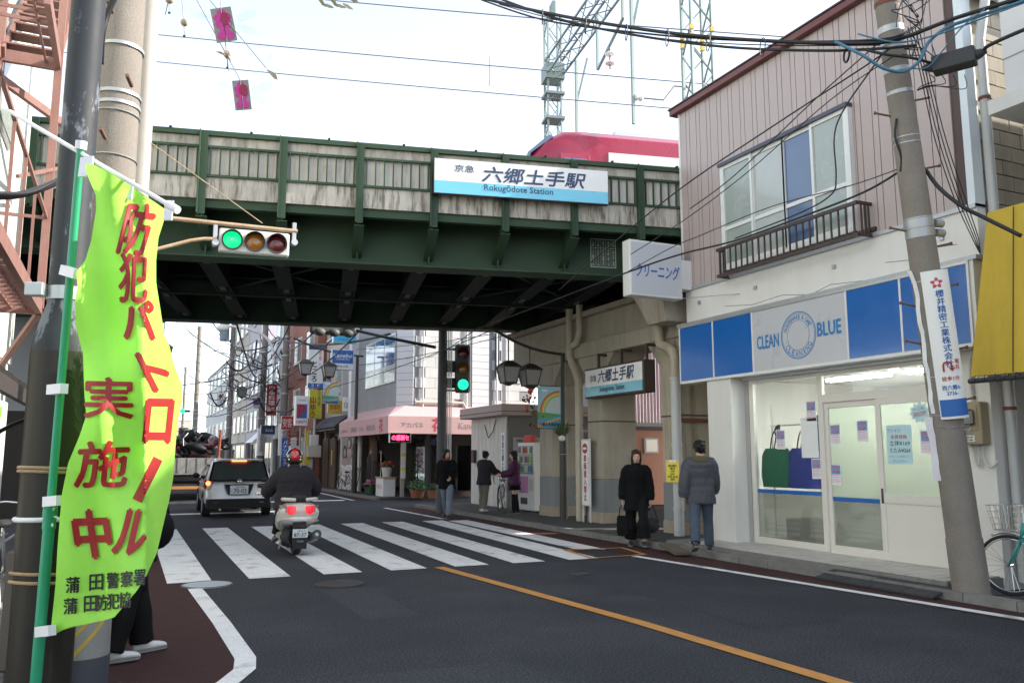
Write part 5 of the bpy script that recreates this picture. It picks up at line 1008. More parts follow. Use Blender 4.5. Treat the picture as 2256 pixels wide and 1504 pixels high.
def flag_text(ch, cx_, cy_, w_, h_, m_, bold=.05, rot=0.0, sk=0.0):
    vs, fs = glyphs(ch); bm = bmesh.new(); e = bold * h_ * .5
    for q, (ea, eb) in enumerate(((-e, 0), (e, 0), (0, e), (0, -e)) if bold else ((0, 0),)):
        V = [bm.verts.new((p.x * (w_ - 2 * e) + ea + sk * p.y * h_, -(p.y * (h_ - 2 * e)) + eb, q * .0006)) for p in vs]
        for f in fs:
            try: bm.faces.new([V[i] for i in f])
            except ValueError: pass
    for _ in range(7):
        es = [x for x in bm.edges if (x.verts[0].co - x.verts[1].co).length > 8]
        if not es: break
        bmesh.ops.subdivide_edges(bm, edges=es, cuts=1); bmesh.ops.triangulate(bm, faces=[f for f in bm.faces if len(f.verts) > 4])
    mb = MB(); idx = {}; ca, sa = math.cos(rot), math.sin(rot)
    for i, v in enumerate(bm.verts):
        x = cx_ + v.co.x * ca - v.co.y * sa; y = cy_ + v.co.x * sa + v.co.y * ca; idx[v] = i; mb.v.append(at(x, y, D=fdep(x, y) - .011 - v.co.z))
    mb.f = [tuple(idx[v] for v in f.verts) for f in bm.faces]; bm.free()
    inv = W[fg].inverted(); mb.v = [inv @ p for p in mb.v]; finish('lettering', mb.mesh('lettering'), m_, fg)
for ch, x, y, w_, h_, rt, sk in (('防', 302, 505, 68, 120, .12, .12), ('犯', 294, 612, 66, 112, .04, 0), ('パ', 305, 705, 76, 90, .05, -.15), ('ト', 343, 818, 56, 92, -.1, -.35), ('ロ', 349, 927, 64, 100, .02, .08), ('ー', 325, 1056, 22, 92, .47, 0), ('ル', 290, 1172, 72, 106, .1, .12), ('実', 240, 876, 112, 92, .02, 0), ('施', 226, 1022, 118, 104, -.02, .12), ('中', 203, 1176, 84, 112, -.04, -.1)):
    if ch == 'ー': flag_text('l', x, y, 22, 104, 'flag_red', 0, rt)
    else: flag_text(ch, x, y, w_, h_, 'flag_red', .045 if ch in '防犯実施' else .075, rt, sk)
for s, y0 in (('蒲田警察署', 1288), ('蒲田防犯協会', 1334)):
    X = [160, 212, 248, 279, 308] if y0 < 1300 else [155, 200, 223, 249, 275, 292]
    for ch, x in zip(s, X):
        if x < ip(RE, y0) + 4: flag_text(ch, x, y0 - (x - 155) * .11, 28 if x > 215 else 31, 36, 'ink_black', .05, -.08, .1)
for py, ax_ in ((600, 160), (858, 131), (1103, 122), (1388, 105)):
    c = at(ax_, py, D=3.37); MB().fbox(frame(c, at(ax_ + 10, py + (3 if py < 700 else -1), D=3.35) - c), -.045, .065, -.02, .02, -.002, .03).build('tie_tab', 'vinyl_white', fg)
for px, py in ((185, 365), (195, 362), (284, 414), (372, 460)): MB().fbox(frame(at(px, py, D=3.36), _RT, Vector((.25, 0, 1))), -.017, .017, -.05, .035, -.004, .004).build('rod_loop', 'vinyl_white', fg)
# pine sprig tied between pole and flag
ps = thing('pine_sprig', 'dark green pine sprig tied to the steel pole behind the flag', 'plant', at(180, 1000, D=3.5)); mb = MB(); rnd = random.Random(9)
for k in range(420):
    t = rnd.random(); b = at(168 + 18 * t, 800 + 190 * t, D=3.5); q = b + Vector((rnd.uniform(-.045, .05), rnd.uniform(-.05, .02), rnd.uniform(.02, .12))); s_ = (q - b).cross(_FW).normalized() * .0016; mb.add([b - s_, b + s_, q], [(0, 1, 2)])
o = mb.build('needles', 'palm_green', ps); o['kind'] = 'stuff'; MB().cyl(at(188, 1000, D=3.5), at(168, 800, D=3.5), .006, n=6).build('twig', 'brown_metal', ps)
# concrete pole behind
p2 = at(180, 1400, D=5.5); p2.z = 0; cp2 = thing('utility_pole', 'thick concrete utility pole right behind the dark steel pole', 'utility pole', p2)
MB().tube([p2, p2 + Vector((0, 0, 9))], .14, 24, True, [.165, .115]).build('shaft', 'pole_concrete', cp2, smooth=50)
z_ = lambda py: at(240, py, D=5.5).z
MB().cyl(p2, p2 + Vector((0, 0, z_(1440))), .178, n=24).build('dark_base', mat('pole_base_dark', (.05, .055, .07), .7, var=.3), cp2, smooth=50)
gw = MB().cyl(p2 + Vector((0, 0, z_(1440))), p2 + Vector((0, 0, z_(1190))), .175, n=24).build('guard_wrap', mat('wrap_grey', (.22, .22, .215), .6, var=.25, scale=9), cp2, smooth=50)
for k in range(-5, 6):
    rings = []
    for j in range(9):
        a = -2.0 + j * .35; z0_ = z_(1435) + .12 * k + .07 * j; d = Vector((math.sin(a), -math.cos(a), 0)) * .177; rings.append([p2 + d + Vector((0, 0, z0_)), p2 + d * 1.015 + Vector((0, 0, z0_)), p2 + d * 1.015 + Vector((0, 0, z0_ + .035)), p2 + d + Vector((0, 0, z0_ + .035))])
    rings = [r for r in rings if z_(1440) < r[0].z - p2.z < z_(1190) - .05]
    if len(rings) > 2: MB().loft(rings).build('yellow_stripe', mat('stripe_yellow', (.42, .30, .04), .6, var=.2), gw)
for py in (25, 145, 172): 
    MB().cyl(p2 + Vector((0, 0, z_(py))), p2 + Vector((0, 0, z_(py - 8))), .153, n=24).build('steel_band', 'galv', cp2, smooth=50)
for py in (190, 300): MB().torus(p2 + Vector((0, 0, z_(py))), .15, .005, (.05, 0, 1), 24, 5).build('wire_tie', 'galv', cp2)
for px, py, s in ((248, 28, 1), (232, 305, -1), (290, 190, 1)): c = at(px, py, D=5.38); MB().cyl(c, c + Vector((-.03, -.09, .03)), .014, n=8).build('step_bolt', 'bolt_rust', cp2)
MB().cyl(at(150, 1385, D=5.2), at(146, 1510, D=5.2) - Vector((0, 0, .25)), .026, n=10).build('guard_rod', 'rust', cp2, smooth=50)
# signal pole behind the flag, arm and horizontal signal head
p3 = at(303, 480, D=12.4); YS = p3.y; p3.z = 0; sg = thing('traffic_signal', 'horizontal traffic signal showing green on an arm in front of the bridge', 'traffic signal', p3)
MB().tube([p3, p3 + Vector((0, 0, 9.5))], .13, 20, True, [.15, .12]).build('post', mat('pole_white', (.36, .335, .30), .5, var=.12, streak=.3, streak_col=(.25, .15, .1)), sg, smooth=50)
aY = lambda px, py: at(px, py, Y=YS - .05)
mat('arm_tan', (.40, .27, .16), .5, var=.3, scale=6, streak=.5, streak_col=(.5, .46, .42))
MB().tube([aY(303, 473), aY(480, 492), aY(655, 510)], .035, 12).build('arm', 'arm_tan', sg, smooth=50); MB().tube([aY(303, 560), aY(420, 530), aY(450, 526), aY(478, 527)], .03, 12).build('arm', 'arm_tan', sg, smooth=50)
MB().tube([aY(318, 305), aY(578, 492)], .008, 6).build('stay_wire', 'arm_tan', sg)
for px in (474, 648): MB().fbox(frame(aY(px, 515), (1, 0, 0)), -.03, .03, -.2, .18, -.05, .02).build('hanger', 'galv', sg, bevel=.006); MB().cyl(aY(px, 535) - Vector((0, .06, 0)), aY(px, 535) + Vector((0, .06, 0)), .05, n=12).build('hanger_bolt', 'galv', sg)
yh = YS - .08
def AH(px, py): return at(px, py, Y=yh)
hc = (AH(482, 500) + AH(642, 566)) / 2; FH = frame(AH(561, 533), (1, -.06, 0), (.02, 0, 1))
h_ = MB().fbox(FH, -.53, .53, -.185, .185, -.14, .0).build('signal_head', mat('signal_white', (.62, .61, .58), .4, var=.1, streak=.5, streak_col=(.3, .27, .22)), sg, bevel=.02)
mat('lens_green', (.01, .25, .12), .3, var=.1, emit=(0, .75, .2), estr=.5); mat('lens_amber', (.32, .12, .01), .2, var=.1, coat=.5); mat('lens_red', (.12, .008, .012), .2, var=.1, coat=.5); mat('lens_green_far', (.01, .3, .16), .3, var=.1, emit=(.01, .9, .3), estr=.8)
def lamp_unit(F, u, v, r, m_, parent, hood=.2):
    o = MB().ring(F(u, v, .015), r, r * 1.16, F(0, 0, 1) - F(0, 0, 0), 28, .05).build('bezel', 'dark_metal', parent, smooth=40)
    N = F(0, 0, 1) - F(0, 0, 0); rings = []
    for k in range(7): a = k / 6; rings.append([F(u, v, .01 + .03 * (1 - a * a)) + (F(math.cos(q), math.sin(q)) - F(0, 0)) * r * a for q in [2 * math.pi * j / 24 for j in range(24)]])
    MB().loft(rings, cap=False).build('lens', m_, parent, smooth=True)
    if '_green' in m_: MB().ell(F(u, v, .05), r * .12).build('lens_core', 'ink_white', parent, smooth=True)
    ro, ri = [], []; rings = []
    for j in range(21):
        q = R(-28) + R(236) * j / 20; d = F(math.cos(q), math.sin(q)) - F(0, 0); rings.append([F(u, v, .02) + d * r * 1.14, F(u, v, .02 + hood * (.35 + .65 * max(0, math.sin(q)))) + d * r * 1.14 - (F(0, .02) - F(0, 0)), F(u, v, .02 + hood * (.35 + .65 * max(0, math.sin(q)))) + d * r * 1.11 - (F(0, .02) - F(0, 0)), F(u, v, .02) + d * r * 1.11])
    MB().loft(rings).build('hood', 'dark_metal', parent, smooth=40)
for u, m_ in ((-.335, 'lens_green'), (0, 'lens_amber'), (.335, 'lens_red')): lamp_unit(FH, u, .0, .135, m_, h_, .14)

# ------------------------------------------------------------ left building with fire escape
lb = thing('left_building', 'pale panelled building with a rusty fire escape at the left edge', 'building', (-3, 9, 0)); mat('pale_green_wall', (.60, .63, .58), .6, var=.1, streak=.3, streak_col=(.35, .34, .28))
MB().box(-9, -1.62, 3.5, 14.2, 0, 13).build('wall', 'pale_green_wall', lb)
for k in range(26): MB().box(-1.62, -1.598, 4 + .4 * k, 4.385 + .4 * k, 2.9, 13).build('wall_panel', 'pale_green_wall', lb)
for z in (5.5, 7.9):
    w2 = MB().box(-1.6, -1.56, 11.0, 12.2, z, z + 1.3).build('window_frame', 'alu', lb); MB().box(-1.565, -1.55, 11.06, 12.14, z + .06, z + 1.24).build('pane', 'frost_pane', w2)
fe2 = thing('fire_escape', 'rusty red steel fire escape landing with lattice floor on the left building', 'fire escape', (-1.2, 8.5, 3.2))
def rb(nm, *a): return MB().bar(*a).build(nm, 'rust_pink', fe2)
XO, XI = -.95, -1.55
for z, ys in ((3.2, 5.6), (6.1, 9.0)):
    rb('edge_beam', (XO, ys, z), (XO, 10.6, z), .06, .14); rb('edge_beam', (XI, ys, z), (XI, 10.6, z), .06, .14); rb('end_beam', (XO + .03, 10.6, z), (XI, 10.6, z), .06, .14)
    for k in range(5 if z < 5 else 1): rb('lattice_bar', (XO - .13 - .14 * k, ys, z), (XO - .13 - .14 * k, 10.57, z), .016, .05)
    nb2 = int((10.5 - ys) / .22) if z < 5 else 3
    for k in range(nb2): rb('lattice_bar', (XO, ys + .1 + .22 * k, z - .01), (XI, ys + .1 + .22 * k, z - .01), .016, .04)
    for h in (1.05, ): rb('hand_rail', (XO, ys, z + h), (XO, 10.6, z + h), .03, .035); rb('hand_rail', (XO, 10.6, z + h), (XI, 10.6, z + h), .03, .035)
    for k in range(int((10.6 - ys) / .9)): rb('rail_post', (XO, ys + .1 + .9 * k, z), (XO, ys + .1 + .9 * k, z + 1.05), .025)
rb('post', (XO, 10.6, 3.2), (XO, 10.6, 8.6), .08); rb('post', (XI, 10.6, 3.2), (XI, 10.6, 8.6), .08)
rb('brace', (XO, 10.6, 5.2), (-.6, 12.5, 5.75), .05); rb('brace', (XI, 12.4, 2.6), (XO, 10.6, 3.15), .06)
rb('outrigger', (-1.6, 10.2, 5.75), (-.45, 12.6, 5.75), .06, .09); rb('brace', (XO - .2, 9.6, 4.4), (-.5, 12.5, 5.65), .035)
for s in (0, .55): rb('stringer', (XO - s, 10.5, 6.1), (XO - s - .02, 13.6, 9.0) , .035, .12)
for k in range(11): t = k / 11 + .05; rb('tread', (XO, 10.5 + 3.1 * t, 6.1 + 2.9 * t), (XO - .55, 10.5 + 3.1 * t, 6.1 + 2.9 * t), .22, .02)
for k in range(8): t = k / 8 + .06; rb('rail_post', (XO, 10.5 + 3.1 * t, 6.1 + 2.9 * t), (XO, 10.5 + 3.1 * t, 7.1 + 2.9 * t), .03)
rb('hand_rail', (XO, 10.5, 7.1), (XO, 13.6, 10.0), .04)
# dark sheet awning and shop below
da = thing('dark_awning', 'dark brown sheet metal awning low on the left building', 'awning', (-1.2, 8.5, 2.1)); mat('dark_sheet', (.045, .035, .032), .55, var=.2)
MB().hexa([(-.66, 5.0, 2.0), (-.66, 9.6, 2.0), (-1.6, 9.6, 2.62), (-1.6, 5.0, 2.62), (-.66, 5.0, 2.03), (-.66, 9.6, 2.03), (-1.6, 9.6, 2.66), (-1.6, 5.0, 2.66)]).build('roof_sheet', 'dark_sheet', da)
for k in range(12): MB().bar((-.66, 5.2 + .4 * k, 2.045), (-1.6, 5.2 + .4 * k, 2.675), .025, .03).build('seam', 'dark_sheet', da)
MB().box(-.70, -.66, 5.0, 9.6, 1.93, 2.0).build('fascia', 'dark_sheet', da); MB().tube(catmull([(-.72, 9.4, 1.95), (-1.0, 9.4, 1.85), (-1.3, 9.4, 1.6), (-1.55, 9.4, 1.2)], 4), .02, 8).build('bracket', 'dark_metal', da)
MB().box(-1.62, -1.56, 5.5, 8.8, .02, 1.95).build('dark_doorway', 'black_deck', lb)
rd = thing('folding_doors', 'row of white folding doors at street level on the left building', 'door', (-1.57, 11, .02)) 
for k in range(8): MB().box(-1.6, -1.54 + .02 * (k % 2), 9.7 + .5 * k, 10.17 + .5 * k, .05, 2.3).build('door_leaf', 'white_metal', rd)
sf2 = thing('far_flag', 'small yellow-green flag seen under the dark awning at the left', 'flag', (-1.2, 10.0, 1.4)); MB().loft([[(-1.25 + .03 * math.sin(k), 10.2 + .12 * j + .02 * math.sin(k * 1.3), 1.2 + .11 * k) for j in range(4)] for k in range(9)], cap=False, closed=False).build('cloth', 'fluor_cloth', sf2, smooth=True); MB().cyl((-1.27, 10.18, .02), (-1.27, 10.18, 2.3), .014, n=8).build('pole_tube', 'green_plastic', sf2)
cab('black cable passing behind the steel pole at the left edge', [at(-20, 432, D=4.6), at(40, 430, D=4.9), at(100, 412, D=5.2), at(160, 385, D=5.6)], .022, grp='cables at the left edge'); cab('second black cable sagging at the left edge', [at(-20, 425, D=4.5), at(60, 425, D=4.9), at(120, 400, D=5.2), at(170, 370, D=5.6)], .012, grp='cables at the left edge')
cab('black cable rising between the two foreground poles', [at(252, -5, D=5.3), at(235, 35, D=5.3), at(225, 80, D=5.3), at(222, 140, D=5.4)], .02, grp='cables at the left edge')
# ------------------------------------------------------------ New Year decorations strung over the street
mat('card_tan', (.30, .28, .24), .8, var=.05); mat('card_pink', (.85, .10, .48), .6, var=.08, sub=.4); mat('bead_wood', (.45, .36, .25), .6, var=.2); glass('film', (.93, .96, .98), .02, .05, .10, (.7, .8, .85))
def card(px, py, w_, h_, tilt, lab):
    c = at(px, py, D=4.6); F = frame(c, _RT * math.cos(tilt) - _UP * math.sin(tilt) + _FW * .15, _UP * math.cos(tilt) + _RT * math.sin(tilt)); o = thing('hanging_card', lab, 'decoration', c, group='hanging New Year cards')
    MB().fbox(F, -w_ / 2, w_ / 2, -h_ / 2, h_ / 2, -.002, .002).build('card', 'card_tan', o)
    for k, (u, v, a, b) in enumerate(((0, .36, .22, .10), (-.2, .22, .22, .11), (.2, .22, .22, .11), (-.2, .02, .2, .12), (.2, .02, .2, .12), (0, .05, .26, .3), (0, -.14, .22, .12), (-.17, -.32, .24, .13), (.17, -.32, .24, .13), (0, -.25, .2, .14))):
        N = 18; P = [F(u * w_ + a * w_ * math.cos(2 * math.pi * q / N), v * h_ + b * h_ * math.sin(2 * math.pi * q / N), .003 + .0003 * k) for q in range(N)]; MB().add(P, [tuple(range(N))]).build('pink_petal', 'card_pink', o)
    MB().cyl(F(0, h_ / 2, .004), F(0, -h_ * .5, .004), .003, n=5).build('thread', 'ink_black', o); N = 14; MB().add([F(.012 + .022 * math.cos(2 * math.pi * q / N), .16 * h_ + .2 * h_ * math.sin(2 * math.pi * q / N), .0075) for q in range(N)], [tuple(range(N))]).build('dark_petal', mat('card_crimson', (.35, .02, .08), .6), o)
    for (u, v, a) in ((.55, -.05, -.5), (.6, .1, .3), (-.55, .25, 2.6)):
        G2 = frame(F(u * w_, v * h_, -.01), F(math.cos(a), math.sin(a)) - F(0, 0), F(-math.sin(a), math.cos(a), .4) - F(0, 0)); P = [G2(.06 + .07 * math.cos(q), .025 * math.sin(q), .01 * math.cos(2 * q)) for q in [2 * math.pi * j / 14 for j in range(14)]]; MB().add(P, [tuple(range(14))]).build('film_petal', 'film', o)
card(493, 55, .112, .19, -.2, 'pink blossom card on a string, upper one in the sky at the left'); card(533, 210, .088, .165, -.12, 'pink blossom card on a string, lower one in the sky at the left')
st_ = thing('decoration_string', 'thin strings holding the hanging decorations over the street', 'string', at(430, 0, D=4.6))
for a, b in (((433, 0), (530, 178)), ((460, -2), (586, 150)), ((485, -2), (504, 158)), ((401, -2), (407, 80)), ((371, 3), (364, 33))): MB().cyl(at(*a, D=4.6) if a[1] > 0 else at(*a, D=4.6), at(*b, D=4.6), .0025, n=5).build('string', 'wire_grey', st_)
for px, py, r, lab in ((406, 50, .021, 'round wooden bead hanging on a string at the top left'), (373, -1, .024, 'dark bead cut by the top edge of the picture'), (501, 120, .022, 'pale bead with a salmon ribbon under the upper pink card')):
    c = at(px, py, D=4.6); o = thing('wooden_bead', lab, 'bead', c, group='beads on strings'); MB().ell(c, r).build('bead', 'bead_wood', o, smooth=True); MB().cyl(c, c - _UP * .075, .002, n=5).build('tail', 'wire_grey', o); MB().fbox(frame(c - _UP * .075, _RT), -.006, .006, -.004, .004, -.004, .004).build('knot', 'ink_black', o)
    if px == 501:
        for a, l in ((2.9, .07), (-1.0, .05), (-1.9, .03)): d = _RT * math.cos(a) + _UP * math.sin(a); n_ = d.cross(_FW); MB().add([c + n_ * .015, c + d * l, c - n_ * .012, c + d * l * .4 + _FW * -.02], [(0, 1, 2, 3)]).build('ribbon', mat('salmon', (.6, .22, .2), .6), o)
c = at(586, 152, D=4.6); o = thing('propeller', 'small translucent propeller decoration on a string above the bridge', 'decoration', c)
for a, m_ in ((1.2, 'film'), (3.5, 'film'), (-.75, 'bead_wood'), (-.1, 'film')): d = _RT * math.cos(a) + _UP * math.sin(a); n_ = _RT * -math.sin(a) + _UP * math.cos(a); MB().add([c, c + d * .035 + n_ * .013, c + d * .07 + n_ * .014 - _FW * .012, c + d * .09, c + d * .07 - n_ * .01, c + d * .03 - n_ * .006], [(0, 1, 2, 3, 4, 5)]).build('blade', m_, o)
c = at(735, 12, D=4.6); o = thing('leaf_garland', 'olive paper leaf garland cut by the top edge of the picture', 'garland', c); rnd = random.Random(4)
for k in range(9): a = rnd.uniform(-1.0, -.3); b = c + _RT * (.18 * (k / 8 - .62)) + _UP * (.05 - .05 * rnd.random()); d = _RT * math.cos(a) + _UP * math.sin(a); n_ = _RT * -math.sin(a) + _UP * math.cos(a) + _FW * rnd.uniform(-.5, .5); MB().add([b, b + d * .03 + n_ * .01, b + d * .065 + n_ * .006, b + d * .075, b + d * .05 - n_ * .01, b + d * .02 - n_ * .008], [(0, 1, 2, 3, 4, 5)]).build('leaf', mat('olive_leaf', (.25, .23, .12), .7) if k % 3 else 'film', o)
# ------------------------------------------------------------ beyond the bridge: corner flower shop
def hsign(name, label, px0, py0, px1, py1, Y, face, depth=.14, case='white_metal', cat='sign', group=None, rnd_=False):
    """A box sign facing the camera end of the street, fitted to its outline at distance Y; returns (thing, frame, w, h)."""
    a = at(px0, py0, Y=Y); b = at(px1, py1, Y=Y); w_ = b.x - a.x; h_ = a.z - b.z; c = Vector(((a.x + b.x) / 2, Y, (a.z + b.z) / 2)); F = frame(c, (1, 0, 0)); o = thing(name, label, cat, c - Vector((0, 0, h_ / 2)), group=group)
    MB().fbox(F, -w_ / 2, w_ / 2, -h_ / 2, h_ / 2, -depth, -.006).build('case', case, o, bevel=.03 if rnd_ else .008); MB().fbox(F, -w_ / 2 + .02, w_ / 2 - .02, -h_ / 2 + .02, h_ / 2 - .02, -.006, 0).build('face', face, o); return o, F, w_, h_
mat('grey_render', (.30, .31, .32), .8, var=.2, scale=2, streak=.4, streak_col=(.15, .15, .15), stain_scale=.5); mat('white_block', (.62, .62, .60), .75, var=.12, scale=2, streak=.25, streak_col=(.4, .4, .38), stain_scale=.5); mat('white_board', (.68, .69, .70), .55, var=.05)
mat('awning_pink', (.70, .45, .45), .7, var=.06, streak=.25, streak_col=(.45, .3, .28), sub=.2); mat('awning_ink', (.34, .27, .28), .6); mat('awning_red', (.55, .04, .1), .6)
fl = thing('flower_shop', 'white and grey corner shop building behind the pink awning', 'building', (11, 32, 0))
MB().add([(9.15, 30.0, 2.6), (9.65, 29.5, 2.6), (14.5, 29.5, 2.6), (14.5, 38.6, 2.6), (9.15, 38.6, 2.6), (9.15, 30.0, 10.5), (9.65, 29.5, 10.5), (14.5, 29.5, 10.5), (14.5, 38.6, 10.5), (9.15, 38.6, 10.5)], [(4, 3, 2, 1, 0), (5, 6, 7, 8, 9), (0, 1, 6, 5), (1, 2, 7, 6), (2, 3, 8, 7), (3, 4, 9, 8), (4, 0, 5, 9)]).build('upper_walls', 'grey_render', fl)
F9 = frame((9.15, 0, 0), (0, -1, 0)); Fc = frame((9.4, 29.75, 0), (1, -1, 0)); Fy_ = frame((0, 29.5, 0), (1, 0, 0))
for k in range(26): MB().fbox(Fc, -.35, .35, 3.3 + .27 * k, 3.555 + .27 * k, 0, .02).build('clapboard', 'white_board', fl)
for k in range(26): MB().fbox(Fy_, 12.0, 12.7, 3.3 + .27 * k, 3.555 + .27 * k, 0, .02).build('clapboard', 'white_board', fl)
blk = MB().box(-.385, .385, -.02, 0, -.19, .19).mesh('wall_block')
for j in range(17):
    for i in range(6):
        x = 10.1 + .78 * i + (.39 if j % 2 else 0)
        if x < 14.2 and not (11.6 < x < 13.1): piece('wall_block', blk, fl, (x - 11, 29.5 - 32, 3.5 + .39 * j), m='white_block')
for x, r in ((10.0, .03), (11.75, .035), (13.0, .04), (13.5, .03)): MB().cyl((x, 29.42, 3.2), (x, 29.42, 10), r, n=8).build('wall_pipe', 'white_board', fl)
MB().tube([(9.7, 29.4, 3.55), (11.6, 29.4, 3.55), (11.75, 29.4, 3.3), (14, 29.4, 3.25)], .045, 8).build('wall_pipe', mat('pipe_peach', (.62, .5, .42), .5), fl)
for (x0, x1, z0_, z1_) in ((10.75, 11.5, 4.5, 6.0), (13.6, 14.1, 4.4, 4.9)):
    f = MB().fbox(Fy_, x0, x1, z0_, z1_, .02, .06).build('window', 'white_metal', fl); MB().fbox(Fy_, x0 + .06, x1 - .06, z0_ + .06, z1_ - .06, .06, .065).build('pane', 'frost_pane_pale', f)
MB().fbox(Fy_, 12.95, 13.1, 4.6, 6.3, .02, .1).build('slot_vent', 'dark_metal', fl)
# strip windows on the street face
ya0, ya1 = 34.3, 30.1
for i in range(3):
    a, b = -(ya0 + (ya1 - ya0) * i / 3), -(ya0 + (ya1 - ya0) * (i + 1) / 3)
    f = MB().fbox(F9, a, b, 4.35, 6.2, 0, .05).build('window', 'alu', fl)
    for z0_, z1_ in ((4.4, 4.95), (5.02, 6.14)): MB().fbox(F9, a + .06, b - .06, z0_, z1_, .05, .056).build('pane', 'frost_pane' if z0_ < 4.5 else 'blue_pane', f)
MB().fbox(F9, -36.2, -35.7, 3.2, 10.5, 0, .3).build('corner_pier', 'white_board', fl)
MB().box(9.3, 14.4, 29.7, 38.4, 2.5, 2.6).build('ceiling', 'paper', fl); MB().box(14.2, 14.5, 29.5, 38.6, .08, 2.6).build('back_wall', 'annex_white', fl); MB().box(9.15, 14.4, 38.4, 38.6, .08, 2.6).build('side_wall', 'annex_white', fl); MB().box(10.6, 14.4, 29.5, 29.6, .08, 2.6).build('front_wall', 'brown_metal', fl); MB().box(9.15, 9.25, 35.2, 38.4, .08, 2.6).build('street_wall', 'annex_white', fl); MB().box(9.3, 9.42, 29.7, 29.82, .08, 2.6).build('corner_post', 'pole_white', fl)
dr = MB().box(11.2, 12.3, 29.40, 29.5, .08, 2.4).build('door', 'dark_brown_pole', fl); MB().box(11.3, 12.2, 29.38, 29.4, .3, 1.95).build('door_glass', 'smoke_glass', dr)
aw = thing('pink_awning', 'pale pink corner awning of the flower and cosmetics shop', 'awning', (8.9, 32, 2.4)); x_o, y_o = 8.45, 28.65; zt_, zv, zb_2 = 3.42, 2.98, 2.36; yL = 36.0
MB().add([(9.15, yL, zt_), (x_o, yL, zv), (x_o, y_o, zv), (9.4, 29.5, zt_), (9.15, 29.9, zt_)], [(0, 1, 2, 3, 4)]).build('top_cloth', 'awning_pink', aw); MB().add([(9.4, 29.5, zt_), (x_o, y_o, zv), (14.2, y_o, zv), (14.2, 29.5, zt_)], [(0, 1, 2, 3)]).build('top_cloth', 'awning_pink', aw)
MB().box(x_o - .01, x_o + .01, y_o, yL, zb_2, zv).build('valance', 'awning_pink', aw); MB().box(x_o, 14.2, y_o - .01, y_o + .01, zb_2, zv).build('valance', 'awning_pink', aw); MB().add([(9.15, yL, zt_), (x_o, yL, zv), (x_o, yL, zb_2), (9.15, yL, zb_2)], [(0, 1, 2, 3)]).build('end_cloth', 'awning_pink', aw)
Fx = frame((x_o - .012, 0, 2.67), (0, -1, 0)); Fz = frame((0, y_o - .012, 2.67), (1, 0, 0))
for s, y_, w_, h_ in (('albion', 35.0, 1.0, .16), ('SHISEIDO', 33.4, .95, .2), ('Pola', 32.2, .6, .18), ('MAXFACTOR', 30.9, 1.2, .22)): text(s, Fx, -y_, -.05, w_, h_, 'awning_ink', aw, bold=.03)
text('花', Fx, -29.5, 0, .5, .5, 'awning_red', aw, bold=.06); text('アカバネ', Fz, 9.35, .0, .85, .2, 'awning_ink', aw, bold=.04); text('花', Fz, 10.35, .02, .52, .5, 'awning_red', aw, bold=.06); text('Kanebo', Fz, 11.6, 0, .95, .24, 'awning_ink', aw, bold=.03, shear=.2)
# LED ticker under the awning corner
o, F, w_, h_ = hsign('ticker_sign', 'red LED ticker sign hanging under the pink awning corner', 859, 952, 905, 975, 28.6, 'black_deck', .15, 'alu'); text('の感謝セ', F, 0, 0, w_ * .82, h_ * .55, mat('led_red', (.5, .02, .03), .5, var=0, emit=(1, .02, .06), estr=4.0), o, bold=.05)
# posters, goods
def poster(name, label, F, w_, h_, cols, cat='poster'):
    o = thing(name, label, cat, F(0, -h_ / 2, 0)); MB().fbox(F, -w_ / 2, w_ / 2, -h_ / 2, h_ / 2, -.01, 0).build('sheet', cols[0], o)
    for k, (u0, u1, v0, v1, c) in enumerate(cols[1:]): MB().fbox(F, u0 * w_, u1 * w_, v0 * h_, v1 * h_, .001 + .0005 * k, .002 + .0005 * k).build('printed_field', c, o)
    return o
mat('photo_grey', (.28, .27, .29), .5, var=.4, scale=3); mat('photo_skin', (.45, .33, .28), .5, var=.25, scale=6); mat('photo_amber', (.5, .3, .1), .5, var=.5, scale=3)
Fp = frame((9.13, 36.9, 1.75), (0, -1, 0)); o = poster('cosmetics_poster', 'tall grey cosmetics poster with three portrait heads on the flower shop wall', Fp, 2.7, 1.5, ['photo_grey', (-.5, .5, -.5, -.38, 'paper')])
for u, v in ((-.75, -.02), (.05, .38), (.8, -.02)):
    MB().ell(Fp(u, v, .01), .012, .40, .32, 14, 8).build('printed_hair', 'ink_black', o); MB().ell(Fp(u, v - .03, .02), .012, .22, .19, 14, 8).build('printed_face', 'photo_skin', o); MB().ell(Fp(u, v - .42, .012), .01, .45, .2, 12, 6).build('printed_shoulder', 'photo_skin', o)
poster('small_poster', 'small pink and dark pair of posters under the cosmetics poster', frame((9.12, 36.9, .78), (0, -1, 0)), 1.3, .42, ['paper', (-.48, -.02, -.45, .45, 'flyer_lilac'), (.05, .48, -.45, .45, 'photo_skin')]); poster('amber_poster', 'amber beauty poster inside the flower shop', frame((9.6, 34.6, 2.0), (0, -1, 0)), 1.5, .9, ['photo_amber', (-.5, .5, -.5, -.32, 'paper')])
o = poster('a_board', 'dark A-board with a blue leaflet outside the flower shop', frame((8.72, 34.3, .62), (.1, -1, 0), (.2, 0, 1)), .62, .95, ['dark_metal', (-.42, .42, -.45, .4, 'photo_grey'), (-.2, .4, -.45, .1, 'flyer_blue'), (-.1, .3, -.15, .0, 'paper')], 'sign')
for s in (-.28, .28): MB().bar((8.72, 34.3 + s, .1), (8.92, 34.3 + s, 1.1), .03).build('leg', 'dark_metal', o)
cr = thing('coat_rack', 'rack of dark coats at the flower shop front', 'rack', (9.3, 33.2, .09)); MB().cyl((9.3, 32.4, 1.75), (9.3, 33.9, 1.75), .02, n=8).build('rail', 'chrome', cr)
for y_ in (32.4, 33.9): MB().cyl((9.3, y_, .09), (9.3, y_, 1.75), .02, n=8).build('upright', 'chrome', cr)
